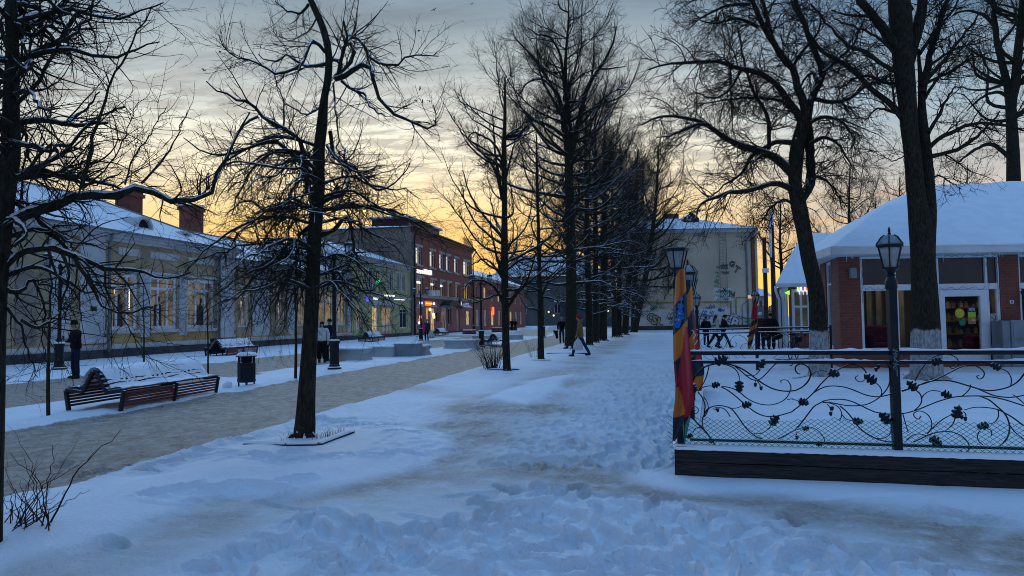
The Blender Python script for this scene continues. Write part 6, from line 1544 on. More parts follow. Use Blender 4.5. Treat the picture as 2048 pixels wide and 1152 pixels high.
    cur2 = [(3, 2, C((-20, 462), (60, 435), (130, 410), (220, 375), (310, 355), (420, 352), (520, 370), (620, 400), (720, 430), (800, 450), (880, 455), (980, 440), (1060, 415), (1130, 375), (1180, 325), (1230, 250), (1240, 190))), (2, 1, C((150, 402), (250, 370), (330, 338), (400, 305), (480, 265), (560, 225), (640, 203), (720, 210), (780, 245), (805, 285), (790, 325), (750, 340), (730, 315), (755, 300))),
            (1, 1, C((110, 362), (150, 280), (200, 210), (250, 150), (320, 110), (400, 95), (470, 100), (525, 130), (548, 180), (520, 220), (480, 235), (450, 210))), (2, 1, C((130, 460), (165, 500), (175, 560), (150, 610), (100, 655))), (1, 1, C((175, 545), (200, 500), (250, 465), (300, 455), (365, 466))),
            (2, 2, C((-20, 688), (80, 665), (180, 630), (300, 580), (420, 540), (520, 518), (640, 510), (760, 510), (880, 520), (1000, 545), (1100, 575), (1230, 615), (1400, 640))), (1, 1, C((580, 512), (630, 470), (660, 430), (667, 395))), (2, 2, C((760, 512), (850, 550), (930, 615), (1000, 680), (1040, 750), (1055, 830), (1040, 910), (1000, 970), (950, 1010))),
            (2, 2, C((1010, 680), (1080, 720), (1150, 770), (1300, 880))), (1, 1, C((1058, 800), (1110, 870), (1202, 945), (1260, 980))), (2, 2, C((740, 437), (800, 465), (900, 505), (1000, 520), (1100, 520), (1230, 490), (1320, 430))), (2, 1, C((1005, 680), (960, 655), (880, 632), (780, 622), (690, 625), (600, 650))), (2, 1, C((232, 892), (300, 820), (390, 745), (490, 690))),
            (1, 1, C((510, 740), (490, 790), (440, 840), (410, 858))), (2, 1, C((95, 970), (180, 930), (270, 890), (350, 870), (440, 865), (540, 890), (610, 940), (650, 1000), (645, 1050), (600, 1080), (565, 1050))), (1, 1, C((20, 955), (80, 905), (150, 890), (235, 910))), (1, 1, C((235, 890), (275, 830), (275, 760), (240, 700), (180, 665), (130, 665), (100, 690), (110, 725), (150, 740), (172, 710))),
            (1, 1, C((855, 792), (910, 770), (945, 720), (945, 650))), (1, 1, C((760, 858), (735, 900), (745, 960), (790, 1000))), (1, 1, C((830, 840), (865, 850), (877, 880), (870, 908))), (1, 1, C((980, 240), (1040, 270), (1075, 330), (1075, 390), (1055, 422))), (1, 1, C((1090, 495), (1150, 540), (1230, 610))), (1, 1, C((570, 670), (577, 715))), (1, 1, C((590, 665), (615, 690), (616, 735))), (1, 1, C((-10, 690), (15, 780), (45, 880)))]
    for par, cur in ((p1, cur1), (p2, cur2)):
        for i, (a, b, pts) in enumerate(cur):
            q = MB(); scroll(q, pts, W[a], W[b], -.006+.004*(i % 4)); q.build('scroll', IRON, par, True)
    for b, t in ((A((340, 185), (487, 112))), (A((800, 237), (840, 128))), (A((593, 345), (592, 485))), (A((312, 415), (410, 382))), (A((612, 612), (728, 580))), (A((905, 812), (985, 690))), (B((868, 388), (738, 285))), (B((372, 272), (510, 300))), (B((75, 552), (197, 592))), (B((618, 757), (745, 770))), (B((1005, 795), (895, 665))), (B((120, 845), (200, 820))), (A((120, 380), (160, 480))), (A((130, 890), (60, 930))), (A((330, 980), (280, 950))), (B((335, 990), (240, 985)))): leaf(b, t, p1, .008)
    for b, t in ((C((132, 462), (30, 348))), (C((265, 185), (395, 150))), (C((365, 466), (488, 528))), (C((508, 745), (552, 592))), (C((250, 918), (385, 1008))), (C((857, 794), (722, 828))), (C((980, 242), (852, 178))), (C((1225, 640), (1260, 700)))): leaf(b, t, p2, .008)
    for p in (A((755, 398), (812, 432), (378, 652)) + B((885, 215), (862, 245), (422, 635), (408, 688), (70, 925))): acorn(p, p1)
    for p in C((577, 722), (614, 740)): acorn(p, p2)
    # green plastic netting tied along the foot of the fence, front and round the corner
    o = thing('plastic_netting', 'green plastic diamond netting tied along the foot of the iron fence', 'netting', FP.pt(0, BT, .05)); q = MB(); nn = .03
    z0 = BT-.01; rg = random.Random(5); s = .062; u = -.07; zt = lambda u: BT+.295-.035*math.exp(-((u-.75)/.35)**2)+.008*math.sin(u*9)
    while u < uE:
        for d in (1, -1):
            ua_ = u if d == 1 else u; pts = []; z = z0; k = 0
            while True:
                uu = u+d*k*s*.5*1.0; zz = z0+k*s*.36
                if zz > zt(uu): break
                if uu > -.075 and uu < uE: pts.append(FP.pt(uu+rg.gauss(0, .0015), zz, nn+.004*math.sin(uu*5)))
                k += 1
            if len(pts) > 1: q.tube(pts, .0028, 3, False)
        u += s
    u = -.07; lf = Face(Vector((FC.x, FC.y, 0))+lm3*.08, -lm3)
    q.build('net', GNET, o); q = MB(); v = 0.0
    while v < 7:
        for d in (1, -1):
            pts = []; k = 0
            while k*s*.36 < .28: pts.append(Vector((FC.x, FC.y, 0))+lm3*.10+fld3*(.1+v+d*k*s*.5)+Vector((0, 0, z0+k*s*.36))); k += 1
            q.tube(pts, .0022, 3, False)
        v += s
    q.build('net', GNET, o)
lm3 = fld3.cross(Vector((0, 0, 1)))
ironwork()

# ---------------------------------------------------------------- fence lamps
CASTI = mat('lamp_iron', (.012, .016, .022), .42, .3, 5, .4)
def lamp_parts(o, h, dome=True, w=.075, graf=False):
    q = MB(); q.box(-w/2, w/2, -w/2, w/2, -.02, h-.44); q.build('post', CASTI, o, bevel=.006, local=True)
    q = MB(); q.lathe([(.050, h-.45), (.056, h-.44), (.056, h-.37), (.05, h-.36), (.036, h-.33), (.045, h-.31), (.03, h-.30), (.055, h-.265), (.075, h-.245)], 12); q.build('collar', CASTI, o, True, local=True, auto=40)
    b, t = .068, .115; z0, z1 = h-.24, h-.03+(-.02 if not dome else 0)
    q = MB()
    for k in range(6):
        a = k*math.pi/3; q.tube([(b*math.cos(a), b*math.sin(a), z0), (t*math.cos(a), t*math.sin(a), z1)], .0075, 5)
    q.lathe([(b+.012, z0-.012), (b+.014, z0), (b, z0+.006)], 6); q.lathe([(t, z1-.014), (t+.022, z1), (t+.022, z1+.012), (t, z1+.016)], 6)
    q.build('lantern_frame', CASTI, o, local=True)
    q = MB(); q.lathe([(b-.004, z0+.007), (t-.004, z1-.004)], 6); q.build('lantern_glass', LGL, o, local=True)
    q = MB(); q.lathe([(.022, z0+.007), (.026, z0+.07), (.03, z0+.11), (.012, z0+.14)], 10); q.build('bulb', mat('bulb_white', (.35, .38, .36), .5, .1), o, True, local=True)
    if dome:
        q = MB(); q.lathe([(t+.012, z1+.017), (t*.93, z1+.045), (t*.7, z1+.085), (t*.38, z1+.108), (.012, z1+.115)], 12); rf = q.build('lantern_roof', mat('lamp_roof', (.20, .24, .27), .5, .3, 8, .0), o, True, local=True)
        q = MB()
        for k in range(6):
            a = k*math.pi/3; q.tube([((r+.006)*math.cos(a), (r+.006)*math.sin(a), z) for r, z in ((t+.014, z1+.02), (t*.93, z1+.047), (t*.7, z1+.087), (t*.38, z1+.11))], .006, 5)
        q.build('rib', CASTI, rf, local=True)
        q = MB(); q.lathe([(.012, z1+.113), (.018, z1+.125), (.010, z1+.135), (.014, z1+.15), (.010, z1+.175), (.002, z1+.195)], 8); q.build('finial', CASTI, rf, True, local=True)
    else:
        q = MB(); q.lathe([(t+.02, z1+.017), (t*.98, z1+.026), (.02, z1+.032)], 6); q.build('lantern_roof', CASTI, o, local=True)
def fence_lamps():
    def mk(base, h, lab, dome=True):
        o = thing('fence_lamp', lab, 'lamp post', base, 'lamps on the bed fence', True); o.rotation_euler = (0, 0, YAW); lamp_parts(o, h, dome); return o
    p = FP.pt(FP.uv(1791, 800)[0], BT-.03, 0); h = zat(p, 452)-p.z-.17; l1 = mk(p, h, 'black hexagonal lantern on a square post between the two scroll panels of the bed fence')
    # scribble on the post
    rg = random.Random(9); q = MB(); f = Face((p.x, p.y, 0), -FW)
    for k in range(7):
        z = zat(p, 700+k*6.5)
        q.tube([f.pt(rg.uniform(-.03, .03), z+rg.uniform(-.02, .02), .0395) for _ in range(5)], .0022, 4)
    q.tube([f.pt(.005, zat(p, 740), .0395), f.pt(.005, zat(p, 752), .0395)], .003, 4)
    g = q.build('scribble', mat('pale_marker', (.35, .38, .42), .7, .1), None); g.parent = l1; g.matrix_parent_inverse = (Matrix.Translation(p) @ Matrix.Rotation(YAW, 4, 'Z')).inverted()
    p = fpt(1362, 880); p.z = BT-.03; mk(p, zat(p, 493)-p.z+.01, 'black corner lantern with a flat top above the striped flag', False)
    for px, d, yt, lab in ((1378, 9.5, 522, 'black lantern directly behind the flat topped corner lantern'), (1381, 11.5, 541, 'black lantern with a snowy dome, third along the left side of the bed'), (1394, 20.0, 584, 'small far lantern half hidden by the second flag')):
        b = P(px, 640, d); b.z = GZ(b.x+.15, b.y); mk(b, zat(b, yt)-b.z-.14, lab)
    b = P(1512, 640, 21.6); b.z = GZ(b.x, b.y); mk(b, zat(b, 580)-b.z-.14, 'black lantern of the rear fence left of the white beanie')
    # side and rear fences
    def fence(a, b, lab, seed, z=0, grp='side and rear fences of the bed'):
        f = Face(a, (b-a).cross(Vector((0, 0, 1)))*(-1)); L = (b-a).length; sg = 1 if f.u.dot(b-a) > 0 else -1
        o = thing('iron_fence', lab, 'fence', a, grp)
        for zz, h, nm in ((1.24, .04, 'top_rail'), (1.12, .03, 'upper_rail'), (.30, .026, 'bottom_rail')):
            q = MB(); q.beam(a+Vector((0, 0, zz-a.z)), b+Vector((0, 0, zz-a.z)), .024, h); q.build(nm, IRON, o)
        for zz in (1.262, 1.137):
            q = MB(); q.beam(a+Vector((0, 0, zz-a.z+.008)), b+Vector((0, 0, zz-a.z+.008)), .028, .018); q.build('rail_snow', SNOW, o)
        rg = random.Random(seed); n = max(2, int(L/1.5))
        for k in range(n):
            q = MB(); x0, x1 = L*k/n*sg, L*(k+1)/n*sg; w = x1-x0
            R_ = lambda u, z: f.pt(x0+w*u, .3+z*.8, .004)
            def cur(pts, r=.008): q.tube([R_(p.x, p.y) for p in smooth_curve([(u, z, 0) for u, z in pts], 5)], r, 5)
            cur(((0, .1), (.2, .5), (.45, .85), (.7, .95), (.9, .8), (.92, .6), (.8, .5), (.7, .6), (.76, .7))); cur(((0, .8), (.15, .5), (.4, .3), (.7, .3), (.9, .45), (1, .7))); cur(((.3, .0), (.5, .15), (.6, .4), (.5, .6), (.35, .62), (.28, .5), (.36, .42))); cur(((.45, .05), (.7, .1), (.92, .3), (.98, .12), (.9, .02), (.82, .08)), .006); cur(((.1, .3), (.05, .6), (.15, .85), (.3, .8), (.28, .66)), .006)
            q.build('scroll', IRON, o, True)
            q = MB(); c = R_(.62, .34); q.ball(c, .05, .02, .03, 8); c = R_(.3, .9); q.ball(c, .045, .02, .035, 8); q.build('forged_leaf', IRON, o)
        m = max(1, round(L/2.1))
        for k in range(1, m+1):
            p = a.lerp(b, k/m); q = MB(); q.box(p.x-.03, p.x+.03, p.y-.03, p.y+.03, -.02, 1.30); q.build('post', CASTI, o)
    k = P(1513, 640, 21.6); k.z = 0
    a = P(1396, 640, 21.2); a.z = 0; b2 = P(1660, 640, 22.2); b2.z = 0
    fence(Vector((k.x-.0, k.y, 0)), b2, 'rear iron fence with scrolls from the flag wrapped lamp to the leaning tree', 2); fence(k, a, 'rear iron fence with scrolls between the two flag wrapped lamps', 3)
    c = fpt(1362, 880); c.z = 0; a2 = a.copy(); fence(c+(a2-c)*.01, a2, 'left side iron fence of the bed running away behind the flags', 4)
fence_lamps()

# ---------------------------------------------------------------- flags on the fence lamps
def flag_mat():
    t = NT('striped_flag'); 
    a = t.n.new('ShaderNodeAttribute'); a.attribute_name = 'band'
    f = t.math('GREATER_THAN', t.math('FRACT', a.outputs['Fac']), .5)
    n = t.noise(t.pos((1, 1, .3)), 18, 4)
    c = t.mix(f, t.mix(n, (.46, .13, .018), (.62, .20, .03)), t.mix(n, (.012, .016, .028), (.03, .036, .055)))
    c = t.mix(t.math('GREATER_THAN', t.attr('red'), .5), c, t.mix(n, (.32, .012, .022), (.46, .025, .035)))
    t.link(c, t.b.inputs['Base Color']); t.b.inputs['Roughness'].default_value = .8; t.b.inputs['Specular IOR Level'].default_value = .15
    t.b.inputs['Sheen Weight'].default_value = .2
    t.bump(t.noise(t.pos((1, 1, .25)), 40, 3), .3, .01)
    return t.m
FLAGM = flag_mat()
def cloth(rows, d, bands, red, name, par, nfold=3.5, seed=1, amp=.05, off=0.0, th=.004):
    """hanging cloth: rows of (y, x_left, x_right) image points at depth d, folded across; bands per metre, red=1 for plain red"""
    rg = random.Random(seed); K = 26; N = 46; ph = rg.uniform(0, 6)
    ys = [r[0] for r in rows]; V = []; band = []; rd = []
    for i in range(N+1):
        y = ys[0]+(ys[-1]-ys[0])*i/N; xl = np.interp(y, ys, [r[1] for r in rows]); xr = np.interp(y, ys, [r[2] for r in rows])
        for k in range(K+1):
            f = k/K; w = (xr-xl)/FPX*d
            fold = math.sin(f*nfold*2*math.pi+ph+y*.012)*.6+.4*math.sin(f*nfold*3.7+ph*2-y*.02)
            p = P(xl+(xr-xl)*f, y, d+off+amp*fold*min(1, .35+w*2.2)-.03*math.sin(f*math.pi))
            V.append(p)
            tt = (y-ys[0])/(ys[-1]-ys[0]); s = p.z*bands-f*bands*.20*(1-.7*tt)+.015*fold+.03*math.sin(y*.03+f*3)
            band.append(s+10); rd.append(red(f, (y-ys[0])/(ys[-1]-ys[0])) if callable(red) else red)
    nv = len(V); base = OFF.get(par.name, Vector((0, 0, 0)))
    back = [v+FW*th for v in V]
    I = np.arange(nv).reshape(N+1, K+1); fr = np.stack([I[:-1, :-1], I[1:, :-1], I[1:, 1:], I[:-1, 1:]], -1).reshape(-1, 4)
    fs = np.concatenate([fr, fr[:, ::-1]+nv])
    me = mesh_np(name, np.array([tuple(v-base) for v in V+back]), fs, True, {'band': band+band, 'red': rd+rd})
    return put(name, me, FLAGM, par)
def flags():
    c = fpt(1362, 880); d = depth(c)-.09
    o = thing('flag', 'orange and black striped flag with blue flowers wrapped round the corner lamp', 'flag', c+Vector((0, 0, .9)))
    cloth([(538, 1352, 1370), (600, 1349, 1374), (660, 1346, 1376), (720, 1347, 1383), (770, 1351, 1386), (800, 1350, 1388), (830, 1346, 1380), (858, 1346, 1366), (882, 1345, 1350)], d, 1.75, lambda f, t: 1.0 if (.34 < t < .86 and f > .80-2.2*(t-.34) and f > (t-.62)*3.0) or (f < .08 and .56 < t < .68) else 0, 'cloth', o, 1.8, 3, .055)
    q = MB()
    for k, (x, y, r) in enumerate(((1361, 612, .028), (1359, 627, .036), (1362, 634, .026), (1357, 640, .03), (1355, 650, .026), (1362, 598, .02))):
        p = P(x, y, d-.05); u, v = RT, Vector((0, 0, 1))
        for j in range(5):
            a = j*2*math.pi/5+k; cc = p+(u*math.cos(a)+v*math.sin(a))*r*.75; q.prism([cc+(u*math.cos(b)+v*math.sin(b))*r*.55 for b in np.linspace(0, 2*math.pi, 8, endpoint=False)], FW*.004)
    q.build('blue_flowers', mat('flower_blue', (.02, .14, .52), .7, .25, 20), o)
    q = MB()
    for x, y in ((1359, 627), (1357, 640)): q.ball(P(x, y, d-.056), .009, .004, .009, 8)
    q.build('flower_eye', mat('flower_yellow', (.6, .5, .1), .7, .1), o); q = MB(); q.tube([P(1363, 600, d-.052), P(1361, 612, d-.056), P(1358, 622, d-.05)], .004, 5); q.tube([P(1358, 640, d-.052), P(1359, 634, d-.056), P(1361, 629, d-.05)], .004, 5); q.build('flower_stalk', mat('stalk_green', (.15, .30, .05), .7, .2), o)
    o = thing('flag', 'orange and black striped flag with a red part tied to the second lamp', 'flag', P(1382, 640, 9.35))
    cloth([(560, 1371, 1383), (620, 1371, 1388), (680, 1372, 1396), (710, 1374, 1403), (740, 1376, 1409), (768, 1378, 1406), (782, 1392, 1403)], 9.3, 1.9, lambda f, t: 1.0 if (f > 1.0-1.1*(t-.28) and .3 < t < .76) else 0, 'cloth', o, 1.5, 5, .045)
    q = MB()
    for (x0, y0, x1, y1) in ((1384, 660, 1388, 668), (1386, 678, 1392, 668), (1389, 690, 1395, 680)): q.tube([P(x0, y0, 9.2), P((x0+x1)/2+1, (y0+y1)/2-1, 9.19), P(x1, y1, 9.2)], .006, 4)
    q.build('white_print', mat('print_offwhite', (.6, .55, .55), .7, .1), o)
    p = P(1509, 640, 21.4)
    o = thing('flag', 'tattered red and orange flag hanging from the rear fence lamp', 'flag', p)
    cloth([(590, 1507, 1511), (610, 1505, 1514), (632, 1502, 1515), (648, 1501, 1515), (670, 1497, 1509), (690, 1495, 1504), (698, 1496, 1500)], 21.45, 3.5, lambda f, t: 1.0 if .12 < t < .45 else 0, 'cloth', o, 2.5, 7, .06)
flags()
# ---------------------------------------------------------------- street furniture
BNS = mat('bench_steel', (.020, .022, .034), .45, .3, 5, .4, snow=.93)
BNW = mat('bench_slat', (.115, .026, .030), .55, .35, 6, snow=.93)
def bench_proto(label, loc, rz, snow=True, grp='double sided benches along the street'):
    """A-shaped double bench, 3.3 m long along local y, feet 1.25 m apart along x"""
    o = thing('double_bench', label, 'bench', loc, grp, True); o.rotation_euler = (0, 0, rz)
    L = 3.3; w = .62
    prof = [(-w+.07, 0), (-w, .40), (-.25, .36), (-.035, .76), (.035, .76), (.25, .36), (w, .40), (w-.07, 0)]
    for y in (0, L/2, L-.06):
        q = MB()
        for (x0, z0), (x1, z1) in zip(prof, prof[1:]): q.beam((x0, y+.03, z0), (x1, y+.03, z1), .06, .06 if abs(z1-z0) < .1 or y > 0 else .075, (0, 1, 0))
        q.build('frame', BNS, o, bevel=.008, local=True)
    for s in (-1, 1):
        for k in range(4):
            x = s*(.32+k*.085); q = MB(); q.box(x-.034, x+.034, .005, L-.005, .412-.0135*abs(k-3)-.0, .436-.0135*abs(k-3)); q.build('seat_slat', BNW, o, bevel=.004, local=True)
        for k in range(4):
            f = .18+k*.22; x = s*(.25-.215*f)+s*.035; z = .36+.40*f; q = MB(); q.beam((x, .005, z), (x, L-.005, z), .022, .07, (s*-.40, 0, .215)); q.build('back_slat', BNW, o, bevel=.004, local=True)
        for k in range(5):
            z = .335-k*.058; x = s*(w-.012-.07*(.40-z)/.40); q = MB(); q.box(x-.011, x+.011, .06, L-.06, z-.021, z+.021); q.build('skirt_slat', BNW, o, local=True)
    if snow:
        rg = random.Random(6); q = MB(); N = 44; vs = []; hp = [(.60, .437), (.56, .465), (.45, .462), (.36, .462), (.335, .475), (.305, .515), (.298, .526), (.268, .575), (.258, .592), (.18, .72), (.09, .815)]; pr = hp+[(0, .845)]+[(-a, b) for a, b in reversed(hp)]
        for i in range(N+1):
            y = .02+(L-.04)*i/N
            for j, (x, z) in enumerate(pr):
                t = rg.gauss(0, .008)*(1 if 0 < j < len(pr)-1 else .3); worn = -.055*max(0, math.sin(i*.29+2.2))**6*(1 if j in (1, 2, 3) else 0)
                vs.append((x+rg.gauss(0, .004), y, z+t+worn+(.012*math.sin(i*.5+j))))
        q.v = vs; K = len(pr)
        for i in range(N):
            for k in range(K-1):
                if k in (5, 16) or (k in (7, 14) and (i*7+k) % 13 < 9): continue                  # the slat edge shows as a dark line
                q.f.append((i*K+k, i*K+k+1, (i+1)*K+k+1, (i+1)*K+k)); q.mi.append(0)
        q.build('snow_cover', SNOW, o, True, local=True)
    return o
def benches():
    a, b = G(145, 817), G(231, 824); c = (a+b)/2; far = G(420, 789)
    near = Vector((c.x, c.y, GZ(c.x, c.y)-.02)); d = Vector((0, 1, 0))
    b0 = bench_proto('nearest double sided slatted bench, thickly covered with snow', near, R(2))
    for lab, px, py, rz, hid in (('small double sided bench end between the street lamp and the olive trunk', 986, 692, 4, 0), ('slatted bench with a dark end frame left of the litter bin', 432, 712, 4, 0), ('bench behind the drooping twigs, in front of the pale green house', 731, 684, 4, 0), ('far bench in front of the rose shop doors', 874, 671.5, 4, 0)):
        p = G(px, py); o = copy_tree(b0); o['label'] = lab; o.location = (p.x, p.y, GZ(p.x, p.y)-.02); o.rotation_euler = (0, 0, R(rz))
benches()
def bin_():
    p = GB(493, 772); d = depth(p); s = d/FPX; w = 17.5*s; o = thing('litter_bin', 'dark litter bin with a snowy domed lid beside the snow lump', 'litter bin', p)
    Gm = mat('bin_green', (.010, .020, .030), .45, .3, 4, .3)
    h = .82
    q = MB(); q.lathe([(w*.92, .10), (w*1.02, .13), (w*1.02, .18), (w*.95, .19), (w*.95, .56), (w*1.02, .57), (w*1.02, .605), (w*.93, .61)], 20, p); q.build('bin_body', Gm, o, True, auto=35)
    q = MB()
    for k in range(10):
        a = k*math.pi/5+.2; q.tube([p+Vector((math.cos(a)*w*.97, math.sin(a)*w*.97, .19)), p+Vector((math.cos(a)*w*.97, math.sin(a)*w*.97, .56))], .010, 5)
    q.build('stave', Gm, o)
    for k in range(4):
        a = k*math.pi/2+.5; q = MB(); q.tube([p+Vector((math.cos(a)*w*.8, math.sin(a)*w*.8, -.03)), p+Vector((math.cos(a)*w*.85, math.sin(a)*w*.85, .12))], .022, 8); q.build('foot', Gm, o)
    q = MB()
    for k in range(4):
        a = k*math.pi/2+.1; q.box(-.03, .03, -.012, .012, .605, .76, Matrix.Translation(p) @ Matrix.Rotation(a, 4, 'Z') @ Matrix.Translation((w*.86, 0, 0)))
    q.build('post', Gm, o)
    q = MB(); q.lathe([(w*.6, .62), (w*.62, .76)], 16, p); q.build('liner', BLK, o, True, auto=40)
    q = MB(); q.lathe([(w*1.14, .755), (w*1.14, .775), (w*.7, .80), (.02, .81)], 20, p); ld = q.build('lid', Gm, o, True, auto=40)
    q = MB(); q.lathe([(w*1.12, .776), (w*1.13, .80), (w*.95, .845), (w*.5, .875), (.01, .885)], 20, p); q.build('snow_cap', SNOW, ld, True)
    p = GB(455, 776); q = MB(); q.ball(p+Vector((0, 0, .06)), .12, .10, .10, 12); rg = random.Random(2); q.v = [tuple(Vector(v)+Vector((rg.gauss(0, .008), rg.gauss(0, .008), rg.gauss(0, .008)))) for v in q.v]
    tag(q.build('snow_lump', SNOW, None, True), 'lump of packed snow lying left of the litter bin', 'snow lump')
    p = GB(433, 711); o = thing('litter_bin', 'dark square litter bin at the left end of the slatted bench', 'litter bin', p)
    q = MB(); q.lathe([(.30, .10), (.42, .12), (.36, .62), (.30, .64)], 4, p, rot=.6); q.build('bin_body', Gm, o); q = MB(); q.lathe([(.30, .66), (.31, .86), (.30, .88)], 4, p, rot=.6); q.build('lid', Gm, o); 
    for k in range(4): q = MB(); a = k*math.pi/2+.6; q.tube([p+Vector((math.cos(a)*.3, math.sin(a)*.3, -.03)), p+Vector((math.cos(a)*.3, math.sin(a)*.3, .12))], .025, 6); q.build('foot', Gm, o)
bin_()
STL = mat('street_lamp_iron', (.010, .016, .020), .4, .3, 5, .4, snow=.90)
def street_lamp(label, px, py, H=4.3, arms=2):
    p = GB(px, py); o = thing('street_lamp', label, 'street lamp', p, 'cast iron street lamps', True)
    q = MB(); q.lathe([(.24, -.03), (.24, .06), (.20, .09), (.19, .13), (.165, .16), (.16, .86), (.19, .90), (.20, .97), (.15, 1.0)], 10); q.build('lamp_base', STL, o, True, local=True, auto=35)
    q = MB(); q.lathe([(.18, .985), (.19, 1.0), (.12, 1.03), (.09, 1.04)], 10); q.build('snow_ring', SNOW, o, True, local=True)
    q = MB(); q.lathe([(.085, 1.0), (.10, 1.06), (.12, 1.1), (.085, 1.16), (.07, 1.2), (.055, H-.5), (.075, H-.45), (.075, H-.38), (.05, H-.34)], 12); q.build('shaft', STL, o, True, local=True, auto=40)
    for s in ((-1, 1) if arms == 2 else (0,)):
        x = s*.55; zt = H-.35 if s else H+.1
        if s:
            q = MB(); q.tube([(0, 0, H-.55), (s*.2, 0, H-.42), (s*.42, 0, H-.40), (x, 0, H-.42), (x, 0, zt-.10)], .022, 6); q.tube([(p2.x, 0, p2.y) for p2 in smooth_curve([(s*.05, H-.75, 0), (s*.22, H-.62, 0), (s*.33, H-.48, 0), (s*.22, H-.46, 0)], 4)], .013, 5); q.build('arm', STL, o, True, local=True)
        q = MB(); q.lathe([(.03, zt-.12), (.09, zt-.06), (.10, zt-.03), (.095, zt-.02)], 8, (x, 0, 0))
        for k in range(6):
            a = k*math.pi/3; q.tube([(x+.10*math.cos(a), .10*math.sin(a), zt-.03), (x+.17*math.cos(a), .17*math.sin(a), zt+.32)], .011, 5)
        q.lathe([(.20, zt+.31), (.20, zt+.34), (.15, zt+.40), (.05, zt+.47), (.02, zt+.50), (.03, zt+.53), (.004, zt+.62)], 8, (x, 0, 0)); q.build('lantern', STL, o, local=True)
        q = MB(); q.lathe([(.095, zt-.02), (.165, zt+.31)], 6, (x, 0, 0)); q.build('lantern_glass', LGL, o, local=True)
    return o
street_lamp('cast iron street lamp right beside the man looking at his phone', 118, 739)
street_lamp('cast iron street lamp with a thick snowy base next to the couple behind the linden', 669, 738)
street_lamp('cast iron street lamp left of the small double sided bench', 963, 694)
street_lamp('cast iron street lamp in front of the corner of the brick house', 842, 681)
street_lamp('cast iron street lamp at the far end of the brick house', 948, 665.5)
street_lamp('cast iron street lamp just left of the man seen from behind', 1087, 674)

